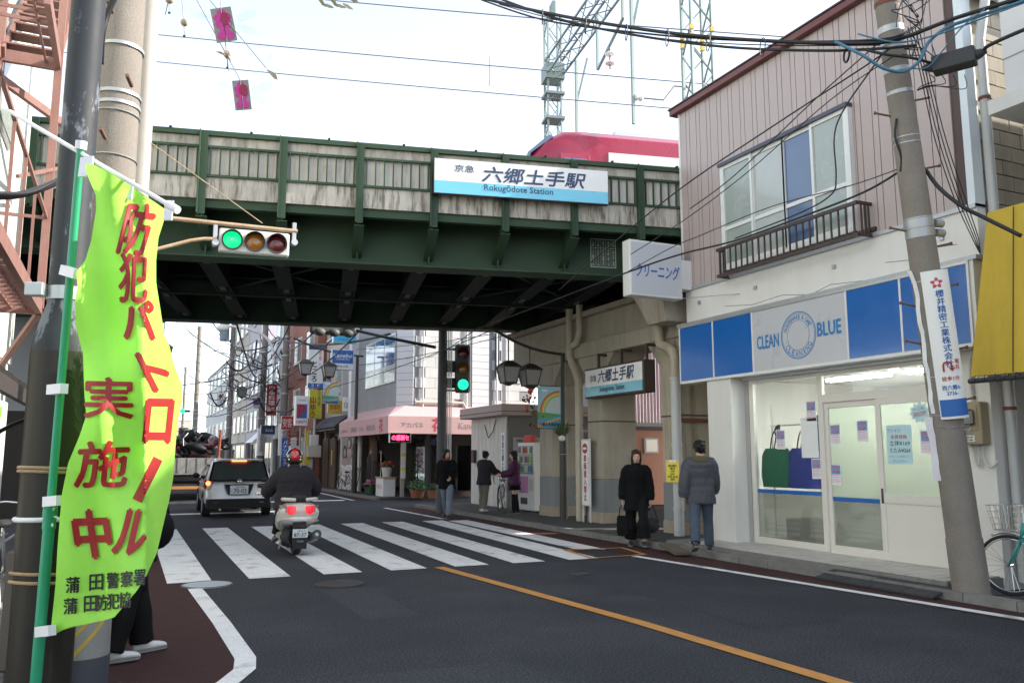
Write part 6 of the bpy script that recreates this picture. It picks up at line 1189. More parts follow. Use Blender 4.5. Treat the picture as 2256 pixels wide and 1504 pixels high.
for k in range(8): c = 32.5 + .18 * k; MB().loft([[(9.3 + .2 * math.cos(a) * s, c + .07 * math.sin(a), z) for a in [2 * math.pi * q / 10 for q in range(10)]] for z, s in ((.6 + .05 * (k % 3), 1.1), (1.0, 1.0), (1.5, .95), (1.68, .4))]).build('coat', mat('coat%d' % (k % 4), ((.02, .02, .022), (.06, .035, .03), (.03, .03, .04), (.10, .07, .06))[k % 4], .8, var=.2), cr, smooth=60)
jk = MB().loft([[(9.05 + .13 * math.cos(a) * s, 32.4 + .33 * math.sin(a) * s, z) for a in [2 * math.pi * q / 12 for q in range(12)]] for z, s in ((1.35, .9), (1.6, 1), (2.05, .95), (2.25, .7), (2.35, .25))]).build('hanging_jacket', 'coat1', smooth=60); tag(jk, 'dark brown jacket hung high at the flower shop entrance', 'jacket')
stn = thing('flower_stand', 'low white counter with flower pots at the flower shop corner', 'stand', (8.95, 30.5, .09)); MB().box(8.75, 9.2, 30.1, 31.1, .09, .75).build('counter_body', 'paper', stn); MB().box(8.72, 9.23, 30.05, 31.15, .75, .8).build('counter_top', 'cardboard', stn)
text('SHISEIDO', frame((8.74, 30.6, .45), (0, -1, 0)), 0, 0, .7, .14, 'flyer_pink', stn)
def bouquet(name, label, c, r, n, fcol, pot=None, ph=.28, seed=1):
    c = Vector(c); rnd = random.Random(seed); o = thing(name, label, 'plant', c)
    if pot: MB().cyl(c, c + Vector((0, 0, ph)), r * .5, r * .68, 14).build('pot', pot, o, smooth=50)
    a, b = MB(), MB()
    for k in range(n):
        d = Vector((rnd.gauss(0, 1), rnd.gauss(0, 1), rnd.gauss(0, 1))).normalized() * r * rnd.uniform(.4, 1); d.z = abs(d.z) * .8; p = c + Vector((0, 0, ph)) + d; n_ = Vector((rnd.uniform(-1, 1), rnd.uniform(-1, 1), rnd.uniform(-.3, 1))).normalized(); u = n_.orthogonal().normalized() * r * rnd.uniform(.10, .2); v = n_.cross(u)
        (a if (d.z > r * .25 and fcol and rnd.random() < .75) else b).add([p - u, p - v * .7, p + u, p + v * .7], [(0, 1, 2, 3)])
    if a.v: q = a.build('blossoms', fcol, o); q['kind'] = 'stuff'
    if b.v: q = b.build('leaves', 'leaf_green', o); q['kind'] = 'stuff'
    return o
mat('leaf_green', (.06, .12, .04), .6, var=.4, scale=9); mat('petal_pink', (.55, .12, .3), .6, var=.3); mat('pot_terra', (.35, .14, .08), .8, var=.2); mat('pot_white', (.6, .58, .55), .6)
bouquet('potted_flowers', 'red flowers in a white pot on the shop counter', (8.95, 30.35, .8), .3, 160, 'petal_red', 'pot_white', .35, 1); bouquet('potted_flowers', 'pink cyclamen box low on the pavement by the flower shop', (8.7, 31.6, .09), .38, 180, 'petal_pink', 'deep_green', .3, 2); bouquet('potted_flowers', 'green potted plants at the foot of the thin pole', (9.6, 28.7, .09), .42, 200, None, 'pot_terra', .3, 3); bouquet('potted_flowers', 'small terracotta pot plant beside the walking man', (10.0, 28.2, .09), .3, 130, None, 'pot_terra', .28, 4)
bouquet('christmas_tree_top', 'dark slim evergreen in a pale pot against the shop corner', (9.75, 29.1, .09), .35, 60, None, 'pot_white', .4, 5); ct_ = thing('slim_evergreen', 'tall slim dark evergreen with tiny lights beside the shop corner', 'tree', (9.75, 29.15, .5)); mb = MB(); rnd = random.Random(6)
for k in range(700):
    t = rnd.random(); r = .30 * (1 - t * .8) * math.sqrt(rnd.random()); a = rnd.uniform(0, 6.28); p = Vector((9.75 + r * math.cos(a), 29.15 + r * math.sin(a), .5 + 1.7 * t)); q = p + Vector((math.cos(a) * .09, math.sin(a) * .09, rnd.uniform(-.05, .04))); s_ = Vector((-math.sin(a), math.cos(a), .3)) * .025; mb.add([p - s_, q, p + s_], [(0, 1, 2)])
q = mb.build('crown', mat('conifer', (.025, .045, .025), .7, var=.3), ct_); q['kind'] = 'stuff'; MB().cyl((9.75, 29.15, .3), (9.75, 29.15, 1.9), .03, .01, 8).build('trunk', 'brown_metal', ct_)
poster('price_board', 'narrow white price strip on the shop corner post', frame((9.36, 29.66, 1.4), (1, 0, 0)), .18, 1.3, ['paper', (-.4, .4, .1, .2, 'poster_yellow'), (-.4, .4, -.3, -.2, 'poster_yellow')]); poster('tall_leaflet', 'tall pale leaflet strip right of the shop corner post', frame((9.95, 29.45, 1.05), (1, 0, 0)), .33, 1.7, ['paper', (-.4, .3, .05, .45, 'flyer_lilac'), (-.4, .4, -.25, 0, 'notice_blue'), (-.4, .2, -.45, -.32, 'poster_yellow')])
# side-street block, added to shade the junction; it also closes the view
bk_ = thing('side_street_shade_block', 'plain grey block added behind the annex to shade the junction', 'building', (18, 23, 0)); MB().box(14.0, 24, 22.6, 24.9, 0, 8.8).build('wall', 'grey_render', bk_)
for k in range(4): f = MB().box(14.3 + 2.3 * k, 15.6 + 2.3 * k, 24.9, 24.96, 4.6, 6).build('window', 'alu', bk_); MB().box(14.4 + 2.3 * k, 15.5 + 2.3 * k, 24.96, 24.965, 4.7, 5.9).build('pane', 'blue_pane', f)

# ------------------------------------------------------------ generic street houses further on
def house(name, label, X, y0, y1, zt, wall, rows, cols, z_first=3.6, zstep=2.8, front='dark_brown_pole', wm='blue_pane', depth=6, south=True, sgn=1):
    """Street house: wall, cornice, shop front, each window with its pane; X is the street face, sgn=1 on the right side of the street."""
    o = thing(name, label, 'building', (X, (y0 + y1) / 2, 0)); s = sgn
    MB().box(X, X + s * depth, y0, y1, 2.7, zt).build('wall', wall, o); MB().box(X + s * .25, X + s * depth, y0, y1, 0, 2.7).build('shop_recess', front, o); MB().box(X - s * .06, X + s * depth, y0 - .03, y1 + .03, zt, zt + .18).build('cornice', 'grey_render', o)
    for yy in (y0, y1 - .3): MB().box(X, X + s * .25, yy, yy + .3, 0, 2.7).build('pier', wall, o)
    f = MB().box(X + s * .18, X + s * .25, y0 + .3, y1 - .3, .1, 2.5).build('shop_glass_front', 'smoke_glass', o)
    for k in range(1, 3): yy = y0 + .3 + (y1 - y0 - .6) * k / 3; MB().box(X + s * .15, X + s * .18, yy - .04, yy + .04, .1, 2.5).build('mullion', 'alu', f)
    for r in range(rows):
        for c in range(cols):
            ya = y0 + (y1 - y0) * (c + .22) / cols; yb = y0 + (y1 - y0) * (c + .78) / cols; z = z_first + zstep * r
            w_ = MB().box(X - s * .05, X + s * .02, ya, yb, z, z + 1.4).build('window', 'alu', o); MB().box(X - s * .06, X - s * .05, ya + .07, (ya + yb) / 2 - .03, z + .07, z + 1.33).build('pane', wm, w_); MB().box(X - s * .06, X - s * .05, (ya + yb) / 2 + .03, yb - .07, z + .07, z + 1.33).build('pane', 'frost_pane', w_)
            MB().box(X - s * .12, X, ya - .05, yb + .05, z - .09, z - .03).build('sill', 'white_board', w_)
    return o
mat('cream_wall', (.50, .44, .38), .75, var=.12, streak=.2, streak_col=(.3, .26, .2)); mat('pale_lilac', (.42, .38, .42), .7, var=.1); mat('pale_wall', (.50, .50, .50), .7, var=.1)
def brick_mat():
    m = bpy.data.materials.new('brick'); m.use_nodes = True; n = m.node_tree.nodes; l = m.node_tree.links; b = n['Principled BSDF']; g = n.new('ShaderNodeNewGeometry'); sx = n.new('ShaderNodeSeparateXYZ'); ad = n.new('ShaderNodeMath'); cb = n.new('ShaderNodeCombineXYZ'); t = n.new('ShaderNodeTexBrick')
    l.new(g.outputs['Position'], sx.inputs[0]); l.new(sx.outputs[0], ad.inputs[0]); l.new(sx.outputs[1], ad.inputs[1]); l.new(ad.outputs[0], cb.inputs[0]); l.new(sx.outputs[2], cb.inputs[1]); l.new(cb.outputs[0], t.inputs[0])
    t.inputs['Color1'].default_value = (.30, .085, .05, 1); t.inputs['Color2'].default_value = (.22, .06, .04, 1); t.inputs['Mortar'].default_value = (.2, .15, .13, 1); t.inputs['Scale'].default_value = 4.2; t.inputs['Mortar Size'].default_value = .025; l.new(t.outputs[0], b.inputs['Base Color']); b.inputs['Roughness'].default_value = .8; MATS['brick'] = m
brick_mat()
h2 = house('eatery_building', 'cream two-storey eatery with a dark wooden front beyond the flower shop', 9.2, 38.7, 42.4, 9.5, 'cream_wall', 2, 2, 4.6)
er = thing('tiled_eave', 'dark tiled eave over the wooden eatery front', 'roof', (8.8, 38.5, 2.9)); MB().hexa([(8.55, 37.3, 2.75), (8.55, 42.3, 2.75), (9.2, 42.3, 3.05), (9.2, 37.3, 3.05), (8.55, 37.3, 2.82), (8.55, 42.3, 2.82), (9.2, 42.3, 3.4), (9.2, 37.3, 3.4)]).build('roof_slab', 'dark_sheet', er)
for k in range(20): MB().cyl((8.5, 37.4 + .25 * k, 2.85), (9.2, 37.4 + .25 * k, 3.42), .06, n=8).build('tile_row', mat('roof_tile', (.07, .07, .08), .5, var=.2), er)
for k in range(2): MB().box(8.98, 9.06, 39.0 + 1.5 * k, 40.2 + 1.5 * k, .1, 2.4).build('wooden_door', mat('old_wood', (.08, .05, .035), .7, var=.3), h2)
poster('paper_slip', 'narrow yellow paper slip on the dark eatery door', frame((8.96, 39.6, 1.5), (0, -1, 0)), .15, .7, ['poster_yellow'])
hb = house('brick_building', 'red brick building with dark windows behind the parking sign', 8.75, 42.5, 53, 13.5, 'brick', 4, 3, 3.9, 2.9, wm='dark_metal')
house('narrow_grey_house', 'narrow pale grey house left of the brick building', 9.1, 53.2, 58, 12, 'pale_wall', 3, 2); house('clapboard_house', 'white clapboard house with the noodle shop awning', 9.1, 58.2, 65, 9.5, 'white_board', 2, 3); house('lilac_house', 'pale lilac house in the middle distance', 9.1, 65.2, 72, 15, 'pale_lilac', 4, 3); house('tall_cream_house', 'tall cream house far down the right side of the street', 9.1, 72.3, 84, 17, 'cream_wall', 5, 4); house('far_grey_block', 'distant grey block at the end of the right side of the street', 9.1, 84.5, 110, 11, 'pale_wall', 3, 6)
house('left_far_house', 'pale house on the left side just beyond the bridge', -1.6, 24.5, 34, 9, 'pale_wall', 2, 3, sgn=-1); house('left_cream_house', 'cream house on the left side farther along the street', -1.6, 34.2, 46, 8, 'cream_wall', 2, 4, sgn=-1); house('left_brick_house', 'brick house far along the left side of the street', -1.6, 46.3, 60, 9, 'brick', 2, 4, sgn=-1)
house('end_block_white', 'low white block closing the far end of the street', 1.0, 150, 158, 7, 'white_board', 2, 3, depth=4); house('end_block_beige', 'low beige block beside the white one at the street end', 5.2, 165, 175, 8, 'cream_wall', 2, 3, depth=6)
# ------------------------------------------------------------ shop signs
o, F, w_, h_ = hsign('cosmetics_sign', 'blue and white cosmetics box sign on the lantern post', 731, 768, 779, 816, 33.5, 'sign_white', .25, rnd_=True); MB().fbox(F, -w_ * .46, w_ * .46, -h_ * .18, h_ * .46, 0, .004).build('blue_field', 'ink_blue', o); text('Kanebo', F, 0, h_ * .2, w_ * .86, h_ * .2, 'ink_white', o, bold=.04, shear=.2, n=.008); text('COSMETICS', F, 0, h_ * .02, w_ * .6, h_ * .09, 'ink_white', o, n=.008); text('アカバネ', F, 0, -h_ * .32, w_ * .5, h_ * .13, 'ink_black', o, bold=.03, n=.008)
o, F, w_, h_ = hsign('blue_box_sign', 'light blue box sign above the cosmetics sign under the bridge edge', 735, 722, 785, 757, 34.5, mat('sky_blue', (.05, .45, .75), .35), .25); text('アカバネ', F, 0, -h_ * .26, w_ * .5, h_ * .17, 'ink_navy', o, bold=.03)
o, F, w_, h_ = hsign('eatery_sign', 'tall white projecting sign with black letters and blue ends', 681, 760, 711, 854, 41.3, 'sign_white', .3); MB().fbox(F, -w_ / 2, w_ / 2, h_ * .40, h_ / 2, 0, .006).build('blue_head', 'ink_navy', o); MB().fbox(F, -w_ / 2, w_ / 2, -h_ / 2, -h_ * .4, 0, .006).build('blue_foot', 'ink_blue', o); text('ところ', F, -w_ * .1, -h_ * .12, w_ * .36, h_ * .5, 'ink_black', o, bold=.06, vert=True); text('居食ぃ', F, w_ * .28, h_ * .2, w_ * .2, h_ * .38, 'ink_red', o, vert=True); text('2 F', F, 0, -h_ * .45, w_ * .6, h_ * .06, 'ink_white', o, n=.01)
o, F, w_, h_ = hsign('yellow_sign', 'yellow-green vertical restaurant sign below the white projecting sign', 682, 858, 708, 922, 41.3, mat('lime_yellow', (.52, .50, .04), .5), .15); text('山ゆう', F, -w_ * .18, -h_ * .1, w_ * .45, h_ * .75, 'ink_red', o, bold=.06, vert=True); text('石焼屋', F, w_ * .27, h_ * .2, w_ * .22, h_ * .5, 'ink_black', o, vert=True)
MB().cyl(F(0, -h_ / 2, -.1), F(0, -h_ / 2 - 1.6, -.1), .06, n=8).build('post', 'white_board', o)
o, F, w_, h_ = hsign('parking_sign', 'white parking sign with a red P and price', 652, 871, 678, 938, 41.0, 'sign_white', .4, rnd_=True); MB().fbox(F, -w_ * .4, w_ * .4, -h_ * .25, h_ * .22, 0, .005).build('blue_field', 'ink_blue', o); text('P', F, 0, -h_ * .01, w_ * .62, h_ * .44, 'ink_red', o, bold=.10, n=.009); text('100円', F, 0, -h_ * .37, w_ * .78, h_ * .13, 'ink_red', o, bold=.03); text('Central', F, 0, h_ * .36, w_ * .6, h_ * .07, 'ink_blue', o)
MB().cyl(F(0, -h_ / 2, -.2), Vector((F(0, 0).x, 41.2, 0)), .05, n=8).build('post', 'galv', o)
o, F, w_, h_ = hsign('chinese_food_sign', 'tall red sign with white characters in front of the brick building', 588, 845, 609, 915, 52.8, 'ink_red', .3); text('中華料理', F, .0, h_ * .14, w_ * .6, h_ * .62, 'ink_white', o, bold=.04, vert=True); text('宴客', F, 0, -h_ * .30, w_ * .8, h_ * .13, 'ink_white', o, bold=.03)
o, F, w_, h_ = hsign('red_banquet_sign', 'wide red fascia sign with two white characters on the brick building', 620, 916, 646, 946, 47, 'ink_red', .15); text('安客', F, 0, 0, w_ * .8, h_ * .7, mat('ink_palepink', (.7, .5, .5), .5), o, bold=.05)
o, F, w_, h_ = hsign('white_eatery_board', 'white board with brush lettering beside the flower shop pier', 756, 874, 783, 906, 36.25, 'sign_white', .1); text('くいどころ', F, 0, -h_ * .08, w_ * .8, h_ * .5, 'ink_black', o, bold=.04)
o, F, w_, h_ = hsign('yellow_picture_sign', 'yellow painted sign over the eatery eave', 722, 880, 755, 912, 37.5, mat('mustard', (.55, .40, .05), .6, var=.3, scale=6), .1); text('食事処', F, 0, 0, w_ * .7, h_ * .4, 'ink_red', o)
o, F, w_, h_ = hsign('blue_shop_fascia', 'dark blue shop fascia far down the street', 575, 936, 606, 957, 55, 'ink_navy', .2); text('book', F, .1 * w_, 0, w_ * .5, h_ * .4, 'ink_white', o)
o, F, w_, h_ = hsign('small_shop_sign', 'small red and blue projecting sign behind the poles', 558, 880, 585, 900, 58, 'sign_white', .15); MB().fbox(F, -w_ / 2, w_ / 2, .2 * h_, .5 * h_, 0, .006).build('red_head', 'ink_red', o); MB().fbox(F, -w_ / 2, w_ / 2, -.1 * h_, .2 * h_, 0, .006).build('blue_band', 'ink_blue', o)
o, F, w_, h_ = hsign('clinic_sign', 'small white projecting sign with a red mark near the dark far pole', 478, 866, 492, 898, 78, 'sign_white', .2); MB().disc(F(0, .3 * h_, .01), w_ * .25, (0, 1, 0), .01).build('red_disc', 'ink_red', o); text('あさす', F, 0, -.1 * h_, w_ * .4, h_ * .45, 'ink_blue', o, vert=True)
sa = thing('noodle_awning', 'small white noodle shop awning down the right side', 'awning', (8.6, 60, 2.6)); MB().hexa([(7.9, 58.8, 2.5), (7.9, 62.2, 2.5), (9.1, 62.2, 3.6), (9.1, 58.8, 3.6), (7.9, 58.8, 2.55), (7.9, 62.2, 2.55), (9.1, 62.2, 3.7), (9.1, 58.8, 3.7)]).build('top_cloth', 'sign_white', sa); MB().add([(7.9, 58.78, 2.5), (9.1, 58.78, 2.5), (9.1, 58.78, 3.65)], [(0, 1, 2)]).build('side_cloth', 'sign_white', sa); text('そば', frame((8.6, 58.76, 2.9), (1, 0, 0)), .1, 0, .3, .7, 'ink_black', sa, vert=True)
def vbanner(name, label, px0, py0, px1, py1, Y, face, txt, ink, skew=0):
    a = at(px0, py0, Y=Y); b = at(px1, py1, Y=Y); o = thing(name, label, 'banner', Vector(((a.x + b.x) / 2, Y, b.z))); mb = MB(); rings = []
    for k in range(13): t = k / 12; rings.append([Vector((a.x + (b.x - a.x) * q + skew * (t - .5) + .02 * math.sin(5 * t), Y + .05 * math.sin(6 * t + 3 * q), a.z + (b.z - a.z) * t)) for q in (0, .25, .5, .75, 1)])
    mb.loft(rings, cap=False, closed=False).build('cloth', face, o, smooth=True); F = frame(((a.x + b.x) / 2, Y - .08, (a.z + b.z) / 2), (1, 0, 0)); text(txt, F, 0, 0, (b.x - a.x) * .6, (a.z - b.z) * .85, ink, o, vert=True, bold=.05); MB().cyl((a.x - .03, Y, a.z + .1), (a.x - .03, Y, 0.05), .02, n=6).build('pole_tube', 'white_board', o)
vbanner('electric_shop_banner', 'blue vertical banner with white characters by the scooter rider', 621, 965, 634, 1030, 45, 'ink_blue', 'パナソニック', 'ink_white'); vbanner('coin_banner', 'yellow leaning vertical banner near the parking sign', 674, 948, 688, 1012, 40.6, 'mustard', 'コインロッカー', 'ink_blue', .25)
for k, (px, lab) in enumerate(((637, 'string of red paper lanterns, left one at the brick building'), (656, 'string of red paper lanterns, right one at the brick building'))):
    o = thing('paper_lanterns', lab, 'lantern', at(px, 950, Y=43), group='paper lantern strings'); 
    for j in range(5): MB().ell(at(px, 950 + 7 * j, Y=43), .085, .085, .085, 10, 6).build('lantern', mat('lantern_red', (.25, .07, .04), .6, var=.2), o, smooth=True)
mt = thing('pole_meter', 'grey meter cabinet on a post by the parking sign', 'meter', at(693, 1000, Y=40)); F = frame(at(693, 995, Y=40), (1, 0, 0)); MB().fbox(F, -.32, .32, -.25, .3, -.3, 0).build('box', 'cream_wall', mt, bevel=.02); MB().fbox(F, -.22, .18, .3, .8, -.25, 0).build('dial_box', 'annex_white', mt, bevel=.02); MB().cyl(F(0, -.25, -.15), F(0, -1.9, -.15), .05, n=8).build('post', 'dark_metal', mt)
vb = thing('white_machine', 'white coin machine with a yellow front at the car park entrance', 'machine', at(662, 1040, Y=43)); F = frame(at(662, 1012, Y=43), (1, 0, 0)); MB().fbox(F, -.5, .5, -1.4, 1.0, -.6, 0).build('cabinet', 'white_board', vb); MB().fbox(F, -.45, .45, -.25, .35, 0, .02).build('yellow_front', 'poster_yellow', vb)
# ------------------------------------------------------------ poles, lamps, wires in the distance
def fpole(label, X, Y, r, h, tagc=None, trans=False):
    o = thing('utility_pole', label, 'utility pole', (X, Y, 0), group='far utility poles'); MB().tube([(X, Y, 0), (X, Y, h)], r, 14, True, [r, r * .75]).build('shaft', 'pole_concrete', o, smooth=50)
    for k in range(5): MB().cyl((X, Y, 4 + k * 1.1), (X, Y, 4.08 + k * 1.1), r * 1.08, n=14).build('steel_band', 'galv', o)
    for z in (h - .4, h - 1.3): MB().bar((X - 1.0, Y, z), (X + .9, Y, z), .09).build('cross_arm', 'galv', o); [MB().cyl((X - .9 + .6 * q, Y, z + .04), (X - .9 + .6 * q, Y, z + .25), .05, n=8).build('insulator', 'ink_white', o) for q in range(4)]
    for k in range(9): MB().cyl((X - r, Y, 3 + .45 * k), (X + r + .12, Y, 3.03 + .45 * k), .012, n=5).build('step_bolt', 'bolt_rust', o)
    if tagc: MB().tube([(X, Y, 1.6), (X, Y, 3.4)], r * 1.12, 14).build('advert_wrap', 'sign_white', o, smooth=50); text(tagc, frame((X, Y - r * 1.15, 2.55), (1, 0, 0)), 0, 0, r * .9, 1.4, 'ink_black', o, vert=True)
    if trans:
        MB().cyl((X - .75, Y, h - 3.2), (X - .75, Y, h - 1.7), .42, n=16).build('transformer', mat('trans_blue', (.22, .28, .36), .5, var=.1), o, smooth=50); MB().bar((X - 1.1, Y, h - 3.3), (X, Y, h - 3.3), .1).build('platform', 'galv', o)
    return o
PA = (8.25, 49, 11.5); fpole('sunlit far pole carrying the curved street light', 8.25, 49, .22, 11.5, 'まゆみ美容室'); fpole('darker far pole between the red sign and the sunlit pole', 8.2, 57, .24, 12, '内田眼科医院'); fpole('far pole with a blue-grey transformer', 8.3, 77, .26, 15, None, True); fpole('reddish far pole in front of the bright sky', 8.0, 112, .35, 18); fpole('thin far pole deep in the street', 7.9, 135, .25, 15)
cl_ = thing('curved_street_light', 'white curved-arm street light on the sunlit far pole', 'street lamp', (8.1, 48.7, 5)); pts = catmull([at(603, 805, Y=48.6), at(601, 770, Y=48.6), at(585, 742, Y=48.6), at(555, 727, Y=48.6), at(520, 720, Y=48.6), at(500, 718, Y=48.6)], 5); MB().tube(pts, .08, 10).build('arm', 'white_board', cl_, smooth=True); MB().ell(pts[-1] - Vector((.2, 0, .12)), .35, .2, .2, 14, 8).build('lamp_head', 'cream_frame', cl_, smooth=True)
sl2 = street_lamp('street_lamp', 'twin lantern post by the cosmetics sign', (8.55, 33.6, .08), (-1, .05, 0), 2.6, 5.6, 'twin lantern street lamps', lamps=(.5, .8), s=1.15)
bn2 = thing('rainbow_banner', 'rainbow shopping street banner on the post by the cosmetics sign', 'banner', (7.9, 33.5, 3.6), group='rainbow banners'); a = at(712, 840, Y=33.5); b = at(746, 890, Y=33.5); banner(bn2, frame(((a.x + b.x) / 2, 33.5, (a.z + b.z) / 2), (1, 0, 0)), b.x - a.x, a.z - b.z)
sl3 = street_lamp('street_lamp', 'single lantern post far down the right side', (8.5, 60, .08), (-1, 0, 0), 1.6, 6.6, 'single lantern street lamps', lamps=(.85,), s=1.4); sl4 = street_lamp('street_lamp', 'lantern post on the left side beyond the bridge', (-.5, 27, .02), (1, 0, 0), 1.75, 5.2, 'single lantern street lamps', lamps=(.85,), s=1.15)
# vertical signal on its pole at the crossing
vs_ = thing('traffic_signal', 'dark vertical traffic signal showing green on a pole beyond the crossing', 'traffic signal', (8.05, 22, 0)); MB().tube([(8.05, 22, 0), (8.05, 22, 7)], .13, 16, True, [.14, .12]).build('post', mat('post_grey', (.07, .073, .078), .55, var=.15), vs_, smooth=50)
hc = at(1019, 812, Y=21.9); Fh = frame(hc, (.94, -.34, 0)); hd = MB().fbox(Fh, -.22, .22, -.68, .70, -.18, 0).build('signal_head', mat('head_grey', (.09, .095, .09), .55, var=.15), vs_, bevel=.05)
for v, m_ in ((.45, 'lens_red'), (0, 'lens_amber'), (-.45, 'lens_green_far')): lamp_unit(Fh, .02, v, .15, m_, hd, .22)
for v in (.55, .2, -.62): MB().bar((8.05, 22, hc.z + v), Fh(-.1, v, -.1), .05).build('bracket', 'dark_metal', vs_)
for v in (.05, -.4): MB().tube([Fh(-.22, v, -.08), Fh(-.5, v, -.08)], .13, 12, True, [.15, .14]).build('side_hood', 'dark_metal', vs_, smooth=50)
for k in range(3): MB().tube([(8.2 + .05 * k, 21.95, .1), (8.2 + .05 * k, 21.95, 6)], .016, 6).build('conduit', 'galv', vs_)
tp = thing('thin_pole', 'thin pale steel pole at the flower shop corner', 'pole', (10.1, 28.6, 0)); b = at(943, 1092, Z=.09); MB().tube([b, b + Vector((0, 0, 8))], .11, 12).build('shaft', mat('pale_pole', (.42, .38, .35), .5, var=.15, streak=.3), tp, smooth=50); MB().cyl(b + Vector((0, 0, .02)), b + Vector((0, 0, 3.3)), .16, n=12).build('guard_wrap', 'post_grey', tp, smooth=50)
wr = thing('christmas_wreath', 'blue tinsel wreath ball tied to the thin pole', 'decoration', b + Vector((0, -.2, 1.9))); mb = MB(); rnd = random.Random(8)
for k in range(120): d = Vector((rnd.gauss(0, 1), rnd.gauss(0, 1), rnd.gauss(0, 1))).normalized(); p = b + Vector((.15, -.2, 1.95)) + d * .3 * rnd.random(); u = d.orthogonal().normalized() * .05; v = d.cross(u); mb.add([p - u, p - v, p + u, p + v], [(0, 1, 2, 3)])
q = mb.build('tinsel', mat('tinsel_blue', (.12, .16, .25), .3, metal=.4, var=.4), wr); q['kind'] = 'stuff'
# dark signal head seen from behind, just under the far edge of the bridge
ds = thing('traffic_signal', 'dark horizontal signal seen from behind under the far edge of the bridge', 'traffic signal', at(738, 728, Y=23.6)); a = at(684, 716, Y=23.6); b = at(786, 738, Y=23.6); F = frame((a + b) / 2, (1, 0, 0)); hw = (b.x - a.x) / 2; MB().fbox(F, -hw, hw, -.13, .2, -.2, 0).build('signal_head', 'head_grey', ds, bevel=.06)
for k in (-1, 0, 1): MB().ell(F(k * hw * .62, -.08, .05), .17, .1, .12).build('lamp_back', 'head_grey', ds, smooth=True)
MB().tube([F(hw, .05, -.1), at(860, 745, Y=22.8), at(960, 765, Y=22.1)], .045, 8).build('arm', 'dark_metal', ds, smooth=True)
# street wires
WG = 'street wires beyond the bridge'; rnd = random.Random(21); wl = ('black street wire running from the far pole toward the bridge', )
starts = [(430, 655), (380, 700), (360, 720), (400, 712), (470, 705), (520, 706), (360, 850), (410, 822), (404, 868), (420, 905), (640, 712), (700, 722), (860, 735), (760, 716), (800, 720)]
ends = [(585, 805), (560, 800), (612, 790), (575, 812), (508, 760), (570, 830), (612, 800), (508, 850), (572, 842), (570, 880), (560, 800), (612, 760), (612, 745), (575, 850), (612, 830)]
mw = thing('street_wires', 'tangle of black overhead street wires beyond the bridge', 'wires', at(600, 800, Y=50))
for k, (s, e) in enumerate(zip(starts, ends)):
    MB().tube(sag(at(*s, Y=rnd.uniform(24, 34) if s[0] > 500 else rnd.uniform(80, 110)), at(*e, Y=49 + 8 * (k % 3)), rnd.uniform(.3, 1.0), 12), .03 if k % 3 else .05, 5).build('wire', 'cable', mw, smooth=True)
for k in range(60):
    x0, y0_ = rnd.choice([612, 573, 505]) + rnd.uniform(-8, 8), rnd.uniform(745, 880); x1, y1_ = x0 + rnd.uniform(-130, 90), y0_ + rnd.uniform(-35, 45); MB().tube(sag(at(x0, y0_, Y=52), at(max(405, x1), y1_, Y=rnd.uniform(45, 75)), rnd.uniform(.1, 1.2), 10), rnd.choice([.015, .025, .045]), 4).build('wire', 'cable', mw, smooth=True)
for k in range(8):
    x0 = rnd.choice([612, 573, 540, 505]); MB().torus(at(x0 + rnd.uniform(-25, 25), rnd.uniform(770, 860), Y=52), rnd.uniform(.2, .5), .03, (rnd.uniform(-1, 1), 1, rnd.uniform(-1, 1)), 16, 5).build('wire_coil', 'cable', mw, smooth=True)
for s, e in (((1330, 690), (785, 770)), ((1250, 700), (785, 805)), ((1100, 720), (700, 860)), ((1060, 715), (930, 790))): MB().tube(sag(at(*s, Y=18), at(*e, Y=32), .15, 10), .012, 5).build('wire', 'cable', mw, smooth=True)
# a far signal and lamp at the street end
o, F, w_, h_ = hsign('far_traffic_signal', 'tiny far traffic signal over the road beside the flag edge', 398, 902, 419, 908, 95, 'dark_metal', .3); MB().ell(F(-w_ * .33, 0, .1), .25, .1, .25).build('lens', 'lens_green_far', o)
